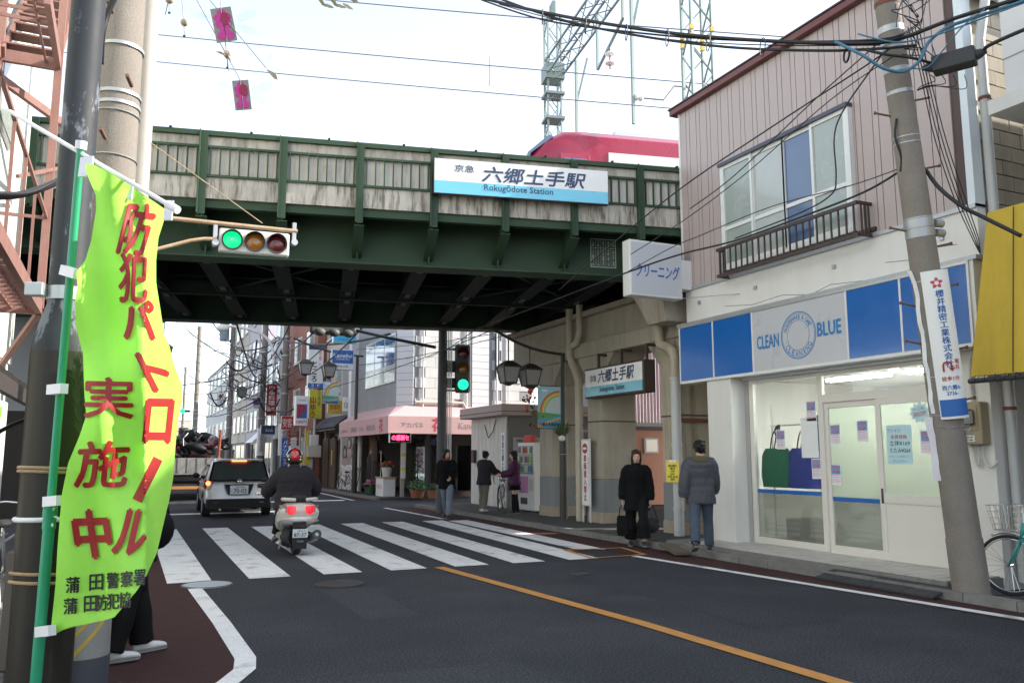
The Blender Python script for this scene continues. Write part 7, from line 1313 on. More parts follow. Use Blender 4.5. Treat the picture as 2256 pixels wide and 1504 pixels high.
# ------------------------------------------------------------ bicycles
def bicycle(label, loc, rz, col, basket=True, steer=0.0):
    o = thing('bicycle', label, 'bicycle', loc, rz, 'parked bicycles'); m = mat('bike_' + col[0], col[1], .35, var=.05, coat=.4); Rw = .33
    hub = {'rear_wheel': Vector((0, -.53, Rw)), 'front_wheel': Vector((0, .53, Rw))}
    for nm, c in hub.items():
        t = MB().torus(c, Rw - .015, .018, (1, 0, 0), 30, 8).build(nm, 'black_rubber', o, local=True, smooth=True); MB().torus(c, Rw - .04, .010, (1, 0, 0), 30, 6).build('rim', 'chrome', t, local=True, smooth=True)
        mb = MB()
        for k in range(18): a = 2 * math.pi * k / 18; mb.cyl(c + Vector((.03 * (-1) ** k, 0, 0)), c + Vector((0, math.cos(a + .25 * (-1) ** (k // 2)), math.sin(a + .25 * (-1) ** (k // 2)))) * (Rw - .04), .0018, n=3)
        q = mb.build('spokes', 'chrome', t, local=True); q['kind'] = 'stuff'; MB().cyl(c - Vector((.05, 0, 0)), c + Vector((.05, 0, 0)), .022, n=10).build('hub', 'chrome', t, local=True)
        MB().torus(c, Rw + .025, .016, (1, 0, 0), 14, 5, *((.3, 2.0) if nm == 'front_wheel' else (.6, 2.6))).build('mudguard', 'chrome', o, local=True, smooth=True)
    bb = Vector((0, -.08, .28)); st = Vector((0, -.22, .72)); hd = Vector((0, .36, .80)); hl = Vector((0, .40, .62))
    for a, b, r in ((bb, st, .018), (bb, hl, .022), (st - Vector((0, -.03, .12)), hl + Vector((0, 0, .08)), .016), (bb, hub['rear_wheel'] + Vector((.06, 0, 0)), .011), (bb, hub['rear_wheel'] - Vector((.06, 0, 0)), .011), (st - Vector((0, 0, .06)), hub['rear_wheel'] + Vector((.06, 0, 0)), .009), (st - Vector((0, 0, .06)), hub['rear_wheel'] - Vector((.06, 0, 0)), .009), (hd, hl, .022), (hl + Vector((.05, 0, 0)), hub['front_wheel'] + Vector((.05, 0, 0)), .012), (hl - Vector((.05, 0, 0)), hub['front_wheel'] - Vector((.05, 0, 0)), .012)): MB().cyl(a, b, r, n=8).build('frame_tube', m, o, local=True, smooth=True)
    MB().tube(catmull([(-.27, .12, .98), (-.2, .28, 1.0), (-.05, .36, .98), (.05, .36, .98), (.2, .28, 1.0), (.27, .12, .98)], 4), .012, 8).build('handlebar', 'chrome', o, local=True, smooth=True); MB().cyl(hd, (0, .36, .98), .014, n=8).build('stem', 'chrome', o, local=True)
    for s in (-1, 1): MB().cyl((s * .27, .12, .98), (s * .27, .02, .98), .017, n=8).build('grip', 'black_rubber', o, local=True)
    MB().loft([[Vector((hw * math.cos(a), y, .80 + .04 * math.sin(a))) for a in [2 * math.pi * k / 10 for k in range(10)]] for y, hw in ((-.38, .05), (-.33, .11), (-.22, .09), (-.1, .03))]).build('saddle', 'black_rubber', o, local=True, smooth=True); MB().cyl(st - Vector((0, 0, .05)), st + Vector((0, 0, .08)), .013, n=8).build('seat_post', 'chrome', o, local=True)
    MB().ring(bb, .03, .09, (1, 0, 0), 20, .006).build('chainring', 'chrome', o, local=True); MB().bar(bb + Vector((.05, 0, 0)), bb + Vector((.05, .1, -.13)), .018).bar(bb - Vector((.05, 0, 0)), bb + Vector((-.05, -.1, .13)), .018).build('cranks', 'chrome', o, local=True)
    MB().bar((-.06, -.75, .70), (-.06, -.25, .70), .012).bar((.06, -.75, .70), (.06, -.25, .70), .012).bar((0, -.72, .70), (0, -.53, .36), .01).build('rear_rack', 'chrome', o, local=True); MB().bar((.1, -.5, .3), (.16, -.55, 0.0), .014).build('kickstand', 'chrome', o, local=True)
    if basket:
        mb = MB()
        def bk(u, v, z): t = (z - .72) / .27; w_ = .13 + .045 * t; d_ = .10 + .03 * t; return Vector((u * w_, .53 + v * d_ + .02 * t, z))
        for z in (.72, .78, .85, .92, .99):
            for (a, b) in (((-1, -1), (1, -1)), ((1, -1), (1, 1)), ((1, 1), (-1, 1)), ((-1, 1), (-1, -1))): mb.bar(bk(*a, z), bk(*b, z), .007 if z in (.72, .99) else .004)
        for k in range(8):
            t = -1 + 2 * k / 7
            for f in (lambda z: bk(t, -1, z), lambda z: bk(t, 1, z), lambda z: bk(-1, t, z), lambda z: bk(1, t, z)): mb.bar(f(.72), f(.99), .004)
            mb.bar(bk(t, -1, .72), bk(t, 1, .72), .004)
        q = mb.build('basket', 'chrome', o, local=True); q['kind'] = 'stuff'
    return o
fw_ = at(2226, 1250, D=9.25)
bicycle('teal bicycle with a wire basket at the right edge under the yellow awning', (fw_.x + .17, fw_.y - .5, .02), R(18), ('teal', (.03, .28, .26)))
bicycle('silver bicycle held by the person in the hooded jacket', (9.62, 21.45, .085), R(150), ('silver', (.35, .37, .4)))
bicycle('dark bicycle leaning at the flower shop wall under the cosmetics poster', (8.72, 36.0, .085), R(8), ('dark', (.03, .03, .035)), False)
bicycle('grey bicycle parked at the left edge by the folding doors', (-1.05, 10.6, .05), R(-15), ('grey', (.2, .2, .22)), False)
bicycle('black bicycle standing deep between the station piers', (11.9, 15.3, .08), R(60), ('black', (.02, .02, .02)), True)

# ------------------------------------------------------------ people
def remeshed(mb, vox, it=3, fac=.5):
    me = mb.mesh('tmp'); bm = bmesh.new(); bm.from_mesh(me); bmesh.ops.recalc_face_normals(bm, faces=bm.faces); bm.to_mesh(me); bm.free(); o = bpy.data.objects.new('tmp', me); COL.objects.link(o)
    md = o.modifiers.new('r', 'REMESH'); md.mode = 'VOXEL'; md.voxel_size = vox; ms = o.modifiers.new('s', 'SMOOTH'); ms.iterations = it; ms.factor = fac
    dg = bpy.context.evaluated_depsgraph_get(); r = bpy.data.meshes.new_from_object(o.evaluated_get(dg)); bpy.data.objects.remove(o); bpy.data.meshes.remove(me); return r
def ering(c, rx, ry, ux, uy, n=16): return [Vector(c) + ux * (rx * math.cos(2 * math.pi * k / n)) + uy * (ry * math.sin(2 * math.pi * k / n)) for k in range(n)]
def person(label, loc, rz, H, legs, arms, lean=0.0, head=(0, 0), top=None, bottom=None, shoe=('shoe_dark', .27), hair='short', hood=None, pelvis=None, hand_curl=.5, wide=1.0, cap=None, extra=None):
    """One continuous body with clothing and hair as children. legs/arms: (left, right) angle tuples in degrees."""
    P = thing('person', label, 'person', loc, rz); k = H / 1.7; X, Y, Z = Vector((1, 0, 0)), Vector((0, 1, 0)), Vector((0, 0, 1))
    hipz = .90 * k; J = {}
    for i, s in ((0, -1), (1, 1)):
        a, b, out = [R(v) for v in legs[i]]; h = Vector((s * .085 * k, 0, hipz)); d1 = Vector((s * math.sin(out), math.sin(a), -math.cos(a))).normalized(); kn = h + d1 * .42 * k; d2 = Vector((s * math.sin(out) * .5, math.sin(a - b), -math.cos(a - b))).normalized(); an = kn + d2 * .41 * k; J['leg', i] = [h, kn, an]
    low = min(J['leg', 0][2].z, J['leg', 1][2].z); dz = (.075 * k - low) if pelvis is None else pelvis - hipz
    for i in (0, 1): J['leg', i] = [p + Z * dz for p in J['leg', i]]
    pz = hipz + dz; L = Matrix.Rotation(-lean, 3, 'X'); base = Vector((0, 0, pz)); TP = lambda x, y, z: base + L @ Vector((x * k, y * k, z * k))
    tors = [(-.10, .13, .10), (-.02, .165, .115), (.08, .155, .105), (.2, .145, .10), (.32, .165, .115), (.43, .18, .115), (.49, .15, .095), (.53, .07, .07)]
    body = MB(); body.loft([ering(TP(0, 0, z), rx * k, ry * k, X, L @ Y) for z, rx, ry in tors])
    nk = TP(0, .01, .52); hc = TP(0, .03, .69); body.tube([nk, TP(0, .02, .62)], .055 * k, 12)
    HR = Matrix.Rotation(R(head[0]), 3, 'Z') @ Matrix.Rotation(R(head[1]), 3, 'X'); hp = lambda x, y, z: hc + HR @ Vector((x * k, y * k, z * k))
    body.ell(hc, .074 * k, .092 * k, .108 * k, 16, 12, HR); body.ell(hp(0, .022, -.055), .055 * k, .066 * k, .062 * k, 14, 10, HR)
    body.ell(hp(0, .098, -.018), .013 * k, .02 * k, .026 * k, 8, 6, HR); body.ell(hp(0, .08, .02), .05 * k, .02 * k, .012 * k, 10, 6, HR); body.ell(hp(0, .082, -.062), .024 * k, .012 * k, .012 * k, 8, 6, HR)
    for s in (-1, 1): body.ell(hp(s * .076, -.005, -.012), .012 * k, .02 * k, .032 * k, 8, 6, HR)
    for i in (0, 1):
        h, kn, an = J['leg', i]; body.tube([h, h.lerp(kn, .5), kn, kn.lerp(an, .35), an, an - Z * .03 * k], .05, 12, True, [.085 * k, .075 * k, .052 * k, .055 * k, .036 * k, .036 * k])
    for i, s in ((0, -1), (1, 1)):
        a, b, out = [R(v) for v in arms[i]]; sh = TP(s * .175, 0, .45); d1 = (L @ Vector((s * math.sin(out), math.sin(a) * math.cos(out), -math.cos(a) * math.cos(out)))).normalized(); el = sh + d1 * .285 * k; d2 = (L @ Vector((s * math.sin(out) * .3, math.sin(a + b), -math.cos(a + b)))).normalized(); wr = el + d2 * .25 * k
        body.tube([TP(s * .12, 0, .46), sh, sh.lerp(el, .5), el, el.lerp(wr, .4), wr], .04, 12, True, [.05 * k, .055 * k, .045 * k, .038 * k, .038 * k, .026 * k])
        sd = d2.cross(Y if abs(d2.y) < .8 else Z).normalized(); fr = sd.cross(d2).normalized(); 
        if fr.y < 0: fr = -fr
        pc = wr + d2 * .055 * k; body.loft([ering(wr + d2 * t * k, rx * k, ry * k, fr, sd, 10) for t, rx, ry in ((0, .026, .02), (.03, .036, .017), (.07, .042, .016), (.095, .038, .013))])
        inw = -sd if (sd.x * s) > 0 else sd
        for q in range(4):
            f0 = wr + d2 * .09 * k + fr * (.03 - .019 * q) * k; ln = (.075, .085, .08, .062)[q] * k; c1 = f0 + (d2 * math.cos(hand_curl * .6) + inw * math.sin(hand_curl * .6)) * ln * .5; c2 = c1 + (d2 * math.cos(hand_curl * 1.6) + inw * math.sin(hand_curl * 1.6)) * ln * .5; body.tube([f0, c1, c2], .009, 7, True, [.0105 * k, .0095 * k, .008 * k])
        t0 = wr + d2 * .03 * k + fr * .03 * k; t1 = t0 + (d2 * .6 + fr * .7 + inw * .2).normalized() * .035 * k; t2 = t1 + (d2 * .85 + fr * .2 + inw * .4).normalized() * .03 * k; body.tube([t0, t1, t2], .011, 7, True, [.013 * k, .011 * k, .009 * k]); J['arm', i] = [sh, el, wr, d2, pc]
    me = remeshed(body, .0075, 3, .5); bo = finish('body', me, 'skin', P, True)
    for s in (-1, 1): MB().ell(hp(s * .03, .083, .012), .010 * k, .008 * k, .006 * k, 8, 6, HR).build('eye', 'ink_black', bo, local=True)
    MB().ell(hp(0, .091, -.064), .02 * k, .004 * k, .004 * k, 8, 6, HR).build('lips', mat('lips', (.35, .13, .11), .5), bo, local=True)
    # trousers or skirt
    if bottom:
        tr_ = MB(); m_, w_, fl_, ln = bottom
        tr_.loft([ering(TP(0, 0, z), rx * k * w_, ry * k * w_, X, L @ Y) for z, rx, ry in ((-.12, .14, .115), (-.02, .175, .13), (.1, .165, .12))])
        for i in (0, 1):
            h, kn, an = J['leg', i]; e = kn.lerp(an, ln); rr = [.105, .095, .075, .07 * fl_, .066 * fl_, .07 * fl_]; tr_.tube([h + Z * .03, h.lerp(kn, .5), kn, kn.lerp(e, .4), kn.lerp(e, .8), e], .08, 14, True, [v * k * w_ for v in rr])
        finish('trousers', remeshed(tr_, .013, 3), m_, P, True)
    if extra: extra(P, k, TP, J, X, Y, Z, L, hp, HR)
    if top:
        m_, th, hem, col, puff, slv = top; co = MB(); rings = []; N = 34
        for q in range(N + 1):
            z = hem + (.535 - hem) * q / N
            for (z0, a0, b0), (z1, a1, b1) in zip(tors, tors[1:]):
                if z <= z1 or z1 == .53: t = max(0, min(1, (z - z0) / (z1 - z0))); rx, ry = a0 + (a1 - a0) * t, b0 + (b1 - b0) * t; break
            if z < -.02: fl_ = 1 + (-.02 - z) * .55; rx, ry = .17 * fl_, .122 * fl_
            pf = puff * abs(math.sin((z - hem) * 3.14 / .135)) ** .5 if puff else 0; fold = .006 * math.sin(z * 23 + 1) if not puff else 0
            c = TP(0, 0, z); rings.append([c + X * ((rx + th + pf + fold) * wide * k * math.cos(2 * math.pi * j / 28) * (1 + .02 * math.sin(5 * j + z * 19))) + (L @ Y) * ((ry + th + pf) * k * math.sin(2 * math.pi * j / 28) * (1 + .025 * math.sin(3 * j + z * 31))) for j in range(28)])
        co.loft(rings)
        for i, s in ((0, -1), (1, 1)):
            sh, el, wr, d2, pc = J['arm', i]; pts, rs = [], []
            for q in range(17):
                t = q / 16; p = TP(s * .10, 0, .455).lerp(sh, t / .15) if t < .15 else (sh.lerp(el, (t - .15) / .45) if t < .6 else el.lerp(wr, (t - .6) / .4 * slv)); r = (.06 + .012 * (1 - t)) if t < .9 else .052; pts.append(p); rs.append((r + th * .6 + (puff * abs(math.sin(t * 16)) ** .5 if puff else .003 * math.sin(t * 30))) * k)
            co.tube(pts, .06, 14, True, rs)
        jo = finish('jacket', remeshed(co, .012, 2, .4), m_, P, True)
        if col: MB().loft([ering(TP(0, .005, z), rx * k, ry * k, X, L @ Y) for z, rx, ry in ((.48, .11, .10), (.54, .095, .09), (.575, .085, .085), (.55, .07, .07))], cap=False).build('collar', col, jo, local=True, smooth=True)
        if not puff: MB().fbox(lambda u, v, n: TP(u, .0, v) + (L @ Y) * ((.128 + th + n) * k), -.006, .006, hem + .05, .46, -.01, .004).build('front_placket', 'black_wool', jo, local=True)
    if hood:
        MB().loft([ering(TP(0, y, z), rx * k, ry * k, X, L @ Y) for z, y, rx, ry in ((.43, -.07, .13, .07), (.47, -.085, .145, .085), (.53, -.075, .13, .085), (.575, -.04, .10, .08), (.56, -.02, .085, .07))]).build('hood', hood, P, local=True, smooth=True, subsurf=1)
    # shoes
    for i, s in ((0, -1), (1, 1)):
        an = J['leg', i][2]; kn = J['leg', i][1]; l_ = shoe[1] * k; tilt = 0 if an.z < .09 * k + .02 else -.35; RS = Matrix.Rotation(tilt, 3, 'X') @ Matrix.Rotation(-s * .12, 3, 'Z'); q_ = lambda x, y, z: an + RS @ Vector((x, y, z - .075 * k)); sc = MB()
        sc.loft([[q_(rx * math.cos(a), y, .012 + (hh) * (.5 + .5 * math.sin(a))) for a in [2 * math.pi * j / 12 for j in range(12)]] for y, rx, hh in ((-.075 * k, .02, .05), (-.06 * k, .035, .085), (0, .04, .09), (.06 * k, .042, .065), (l_ - .13 * k, .046, .05), (l_ - .085 * k, .035, .035), (l_ - .07 * k, .012, .02))])
        so_ = sc.build('shoe', shoe[0], P, local=True, smooth=True); MB().loft([[q_(x, y, z) for x, y, z in ((-w2, y, .0), (w2, y, .0), (w2, y, .018), (-w2, y, .018))] for y, w2 in ((-.078 * k, .022), (-.05 * k, .04), (.07 * k, .046), (l_ - .1 * k, .042), (l_ - .07 * k, .015))]).build('sole', mat('sole_grey', (.2, .2, .2), .8), so_, local=True)
    # hair
    hb_ = MB()
    if hair != 'none':
        hb_.ell(hp(0, -.018, .028), .086 * k, .1 * k, .098 * k, 16, 12, HR); hb_.ell(hp(0, -.05, -.01), .078 * k, .062 * k, .09 * k, 14, 10, HR); hb_.ell(hp(0, .055, .075), .06 * k, .04 * k, .03 * k, 12, 8, HR)
        for s in (-1, 1): hb_.ell(hp(s * .07, .02, .03), .022 * k, .05 * k, .06 * k, 10, 8, HR)
        rr = random.Random(int(H * 1000))
        for q in range(26): a = rr.uniform(0, 6.28); z = rr.uniform(-.07, .1); hb_.ell(hp(.08 * math.cos(a), -.03 + .085 * math.sin(a) * (1 if math.sin(a) < 0 else .5), z), .016 * k, .016 * k, .03 * k, 6, 5, HR)
        if hair == 'bob':
            for s in (-1, 1): hb_.ell(hp(s * .078, -.01, -.05), .022 * k, .055 * k, .08 * k, 10, 8, HR)
            hb_.ell(hp(0, -.06, -.06), .075 * k, .05 * k, .08 * k, 12, 8, HR)
        if hair == 'long':
            for s in (-1, 1): hb_.ell(hp(s * .075, -.01, -.1), .025 * k, .05 * k, .13 * k, 10, 8, HR)
            hb_.ell(hp(0, -.065, -.15), .085 * k, .05 * k, .2 * k, 12, 10, HR)
        finish('hair', remeshed(hb_, .009, 1, .3), 'hair_brown' if 'woman' in label else 'hair', P, True)
    return P, J, TP, hp, HR, k
mat('hair_brown', (.035, .020, .013), .5, var=.3, scale=40, spec=.3); mat('puffer_grey', (.075, .075, .09), spec=0.12, rough=.42, var=.12, scale=6, bump=.35, bscale=22); mat('jeans', (.075, .095, .13), spec=0.12, rough=.8, var=.4, scale=7, bump=.15, bscale=30); mat('jeans_light', (.16, .20, .25), spec=0.12, rough=.8, var=.35, scale=7, bump=.15, bscale=30); mat('black_wool', (.008, .008, .009), spec=0.12, rough=.85, var=.2, bump=.2, bscale=60); mat('black_cloth', (.008, .008, .009), spec=0.12, rough=.7, var=.2, bump=.15, bscale=25); mat('khaki_hood', (.09, .085, .05), spec=0.12, rough=.85, var=.2, bump=.3, bscale=50); mat('shoe_dark', (.03, .03, .035), .5, var=.2); mat('shoe_white', (.62, .62, .62), .5, var=.1); mat('tan_cloth', (.17, .155, .13), spec=0.12, rough=.8, var=.2, bump=.15, bscale=25); mat('purple_down', (.075, .022, .06), spec=0.12, rough=.45, var=.15, bump=.3, bscale=20); mat('fur', (.30, .24, .18), spec=0.12, rough=.95, var=.4, scale=40, bump=.5, bscale=120); mat('dark_hoodie', (.03, .028, .035), spec=0.12, rough=.7, var=.2, bump=.25, bscale=24)
person('man seen from behind in a grey quilted jacket and jeans beside the shop pillar', at(1548, 1214, Z=.09), R(-33), 1.72, ((-20, 14, 4), (16, 10, 3)), ((-10, 12, 14), (16, 35, 8)), .03, (22, -8), ('puffer_grey', .04, -.17, None, .010, 1.0), ('jeans', 1.0, 1.12, .97), ('shoe_dark', .28), 'short', 'khaki_hood')
wp = at(1405, 1203, Z=.012)
def flare(P, k, TP, J, X, Y, Z, L, hp, HR):
    MB().loft([ering(TP(0, .09, z), rx * k, .03 * k, X, L @ Y, 12) for z, rx in ((.36, .03), (.46, .05), (.5, .045))]).build('shirt_collar', 'paper', P, local=True, smooth=True)
_, Jw, *_ = person('woman in a black coat and wide black trousers walking out of the station', wp, R(150), 1.66, ((26, 22, 2), (-8, 6, 2)), ((6, 6, 10), (-8, 10, 12)), .02, (4, -6), ('black_wool', .038, -.26, 'black_wool', 0, 1.0), ('black_cloth', 1.12, 1.55, .86), ('shoe_dark', .25), 'bob', None, None, .9, 1.02, None, flare)
# her handbag hangs from her right hand (picture left)
Mw = Matrix.Translation(wp) @ Matrix.Rotation(R(150), 4, 'Z'); hwp = Mw @ (Jw['arm', 1][2] + Jw['arm', 1][3] * .085)
hg = thing('handbag', 'black handbag hanging from the right hand of the woman in black', 'bag', hwp - Vector((0, 0, .55))); bxv = hwp - Vector((0, 0, .34)); Fg = frame(bxv, (math.cos(R(150)), math.sin(R(150)), 0))
MB().loft([[Fg(u * a, v, n * b) for u, n in ((-1, -1), (1, -1), (1, 1), (-1, 1))] for v, a, b in ((-.19, .09, .055), (-.1, .105, .06), (.1, .1, .045), (.15, .09, .015))]).build('bag_body', 'black_cloth', hg, bevel=.015)
for n in (-.012, .012): MB().tube(catmull([Fg(-.06, .13, n), Fg(-.045, .26, n), Fg(0, .335, 0), Fg(.045, .26, n), Fg(.06, .13, n)], 5), .008, 6).build('handle', 'black_cloth', hg, smooth=True)
hw2 = Mw @ (Jw['arm', 0][2] + Jw['arm', 0][3] * .08); hg2 = thing('shoulder_bag', 'dark rounded bag on the left arm of the woman in black', 'bag', hw2 - Vector((0, 0, .5))); F2 = frame(hw2 - Vector((0, 0, .3)), (math.cos(R(150)), math.sin(R(150)), 0)); MB().ell(F2(0, -.05, 0), .17, .08, .13).build('bag_body', 'black_rubber', hg2, smooth=True); MB().tube(catmull([F2(-.12, .0, 0), F2(-.06, .2, 0), F2(0, .3, 0), F2(.06, .2, 0), F2(.12, .0, 0)], 5), .012, 6).build('handle', 'black_rubber', hg2, smooth=True)
person('man in a black jacket and blue jeans stepping off the far kerb', at(984, 1140, Z=.01), R(140), 1.76, ((24, 14, 5), (-20, 14, 5)), ((20, 55, 6), (-18, 25, 8)), .05, (60, 0), ('black_wool', .045, -.16, mat('red_knit', (.3, .03, .02), .8), 0, 1.0), ('jeans_light', 1.0, 1.15, .97), ('shoe_dark', .28), 'bob')
person('person in a dark hooded jacket and tan trousers holding the silver bicycle', at(1066, 1127, Z=.085), R(-62), 1.6, ((6, 6, 3), (-8, 6, 3)), ((40, 35, 6), (45, 30, 4)), .06, (10, -10), ('dark_hoodie', .05, -.15, None, .01, 1.0), ('tan_cloth', 1.05, 1.2, .97), ('shoe_white', .26), 'short', 'dark_hoodie')
def skirt(P, k, TP, J, X, Y, Z, L, hp, HR):
    MB().loft([ering(TP(0, 0, z), rx * k, ry * k, X, L @ Y, 18) for z, rx, ry in ((-.26, .215, .17), (-.1, .19, .15), (.02, .17, .125))]).build('skirt', 'black_cloth', P, local=True, smooth=True)
    for i in (0, 1):
        h, kn, an = J['leg', i]; MB().tube([kn + (h - kn) * .12, kn, kn.lerp(an, .35), an, an - Z * .02], .06, 12, True, [.066 * k, .06 * k, .066 * k, .05 * k, .05 * k]).build('long_sock', 'black_cloth', P, local=True, smooth=True)
    MB().loft([ering(TP(0, y, z), rx * k, ry * k, X, L @ Y, 16) for z, y, rx, ry in ((.43, -.05, .17, .11), (.48, -.06, .185, .125), (.53, -.05, .17, .11), (.54, -.03, .12, .08))]).build('fur_collar', 'fur', P, local=True, smooth=True)
person('girl in a purple down jacket and short skirt facing the silver bicycle', at(1134, 1131, Z=.085), R(68), 1.6, ((4, 4, 2), (-4, 4, 2)), ((30, 50, 8), (25, 55, 6)), .02, (5, -8), ('purple_down', .045, -.13, None, .014, 1.0), None, ('shoe_dark', .25), 'long', None, None, .7, 1.0, None, skirt)
lp_ = at(283, 1447, Z=.012); _, Jl, *_ = person('person in black track trousers and white shoes half hidden behind the flag', lp_, R(-68), 1.66, ((12, 4, 2), (-10, 6, 2)), ((4, 10, 4), (-12, 12, 4)), .03, (0, 0), ('black_cloth', .04, -.15, None, 0, 1.0), ('black_cloth', 1.08, 1.3, .99), ('shoe_white', .29), 'short')
Ml = Matrix.Translation(lp_) @ Matrix.Rotation(R(-68), 4, 'Z'); bp_ = at(346, 1165, D=6.6); lb_ = thing('carried_bag', 'dark bag carried by the person behind the flag', 'bag', bp_ - Vector((0, 0, .2))); MB().ell(bp_, .13, .1, .16).build('bag_body', 'black_cloth', lb_, smooth=True); MB().tube(catmull([bp_ + Vector((-.08, 0, .1)), bp_ + Vector((-.05, 0, .3)), bp_ + Vector((.03, 0, .32)), bp_ + Vector((.08, 0, .1))], 5), .012, 6).build('strap', 'black_cloth', lb_, smooth=True)
# ------------------------------------------------------------ motor scooter and its rider
scp = at(651, 1222, Z=.0); sc_ = thing('motor_scooter', 'white maxi scooter with lit tail lamps on the crossing', 'scooter', scp, R(-3))
mat('scooter_white', (.55, .52, .47), .3, var=.05, coat=.5); mat('tail_red', (.45, .01, .02), .25, var=.1, coat=.5, emit=(1, .01, .02), estr=.55); mat('tail_dark', (.08, .01, .012), .2, coat=.5); mat('engine_black', (.014, .014, .016), .55, spec=.25, var=.3, scale=20); mat('brake_glow', (.6, .03, .01), .3, var=0, emit=(1, .10, .03), estr=3.0)
def sm(nm, mb, m, parent=None, **k): return mb.build(nm, m, parent or sc_, local=True, **k)
for nm, y in (('rear_wheel', .0), ('front_wheel', 1.42)):
    r = .275; t = sm(nm, MB().torus((0, y, r), r - .065, .068, (1, 0, 0), 30, 10), 'black_rubber', smooth=True); sm('rim', MB().cyl((-.05, y, r), (.05, y, r), .17, n=20), 'galv', t)
def csec(y, z0, z1, w0, w1, wt): return [Vector((x, y, z)) for x, z in ((-w0 * .75, z0), (-w0, z0 + .06), (-w1, (z0 + z1) / 2), (-wt, z1 - .04), (-wt * .6, z1), (wt * .6, z1), (wt, z1 - .04), (w1, (z0 + z1) / 2), (w0, z0 + .06), (w0 * .75, z0))]
sm('rear_cowl', MB().loft([csec(-.40, .62, .80, .20, .245, .19), csec(-.36, .54, .83, .27, .315, .25), csec(-.2, .48, .85, .30, .34, .26), csec(.15, .42, .83, .30, .34, .25), csec(.5, .34, .72, .27, .30, .2), csec(.75, .25, .55, .24, .26, .18)]), 'scooter_white', smooth=45, subsurf=1)
sm('lower_trim', MB().loft([csec(-.415, .56, .64, .23, .27, .25), csec(-.3, .49, .60, .29, .335, .30), csec(.0, .45, .54, .3, .35, .31)]), 'train_white', smooth=45, subsurf=1)
for s in (-1, 1):
    sm('tail_lamp', MB().loft([[Vector((s * x, y - .015, z)) for x, y, z in ((.075, -.405, .70), (.12, -.405, .665), (.13, -.40, .79), (.07, -.405, .785))], [Vector((s * x, y - .02, z)) for x, y, z in ((.17, -.385, .665), (.2, -.38, .68), (.21, -.375, .79), (.17, -.385, .795))]]), 'tail_red', smooth=40)
    sm('indicator', MB().loft([[Vector((s * x, y - .012, z)) for x, y, z in ((.205, -.385, .69), (.215, -.385, .69), (.22, -.375, .785), (.21, -.375, .79))], [Vector((s * x, y, z)) for x, y, z in ((.315, -.26, .76), (.32, -.25, .76), (.32, -.25, .80), (.315, -.26, .81))]]), 'tail_dark', smooth=40)
sm('seat', MB().loft([[Vector((hw * math.cos(a), y, z + hh * math.sin(a))) for a in [2 * math.pi * q / 14 for q in range(14)]] for y, hw, z, hh in ((-.33, .12, .90, .05), (-.25, .17, .89, .08), (0, .19, .83, .09), (.15, .18, .80, .1), (.22, .2, .72, .1), (.6, .15, .70, .09), (.75, .08, .68, .06))]), 'black_rubber', smooth=True, subsurf=1)
for s in (-1, 1): sm('grab_rail', MB().tube(catmull([(s * .13, -.05, .86), (s * .24, -.12, .88), (s * .25, -.3, .89), (s * .14, -.38, .885), (s * .08, -.38, .88)], 5), .028, 8), 'scooter_white', smooth=True)
pl_ = sm('rear_fender', MB().loft([[Vector(p) for p in ((-.10, -.36, .56), (.10, -.36, .56), (.10, -.32, .56), (-.10, -.32, .56))], [Vector(p) for p in ((-.11, -.44, .30), (.11, -.44, .30), (.11, -.41, .30), (-.11, -.41, .30))], [Vector(p) for p in ((-.10, -.46, .14), (.10, -.46, .14), (.10, -.43, .14), (-.10, -.43, .14))]]), 'engine_black')
Fq = frame(W[sc_] @ Vector((0, -.455, .375)), W[sc_].to_3x3() @ Vector((1, 0, 0)), W[sc_].to_3x3() @ Vector((0, -.15, 1)))
np = MB().fbox(Fq, -.115, .115, -.065, .065, -.008, .004).build('number_plate', mat('plate_white', (.62, .66, .68), .4, var=.05), sc_); text('2品川か', Fq, .02, .04, .13, .03, 'ink_navy', np, n=.008); text('87-37', Fq, 0, -.02, .19, .06, 'ink_navy', np, bold=.03, n=.008); sm('plate_lamp', MB().box(-.05, .05, -.45, -.42, .47, .49), 'tail_dark')
sm('reflector', MB().box(-.05, .05, -.475, -.465, .24, .27), 'splice'); sm('engine', MB().loft([csec(-.12, .12, .42, .10, .14, .12), csec(.2, .1, .46, .15, .2, .16), csec(.7, .12, .36, .16, .2, .15)]), 'engine_black', smooth=50)
sm('exhaust', MB().tube([(.22, .55, .18), (.25, .2, .22), (.27, -.05, .28), (.28, -.28, .34)], .08, 14, True, [.03, .06, .075, .07]), 'galv', smooth=50); sm('exhaust_tip', MB().ring((.28, -.285, .34), .03, .072, (.05, -1, .2), 20, .03), 'dark_metal')
sm('floor_board', MB().loft([csec(.5, .18, .36, .24, .27, .24), csec(.9, .18, .34, .24, .26, .22), csec(1.15, .2, .4, .2, .24, .2)]), 'scooter_white', smooth=45); sm('front_shield', MB().loft([csec(1.05, .3, .75, .2, .27, .2), csec(1.2, .34, .95, .2, .27, .16), csec(1.4, .45, .92, .1, .16, .08)]), 'scooter_white', smooth=45, subsurf=1); sm('front_fender', MB().torus((0, 1.42, .275), .32, .06, (1, 0, 0), 14, 8, .3, 2.6), 'scooter_white', smooth=True)
sm('handlebar', MB().tube(catmull([(-.36, .86, 1.0), (-.25, .95, 1.02), (0, 1.02, .98), (.25, .95, 1.02), (.36, .86, 1.0)], 4), .018, 8), 'engine_black', smooth=True); sm('side_stand', MB().bar((-.2, .3, .2), (-.25, .1, .1), .025), 'galv')
for s in (-1, 1): q = sm('mirror', MB().ell((s * .42, .95, 1.16), .07, .02, .045), 'engine_black', smooth=True); sm('mirror_stalk', MB().cyl((s * .3, .98, 1.0), (s * .4, .96, 1.14), .008, n=6), 'engine_black', q)
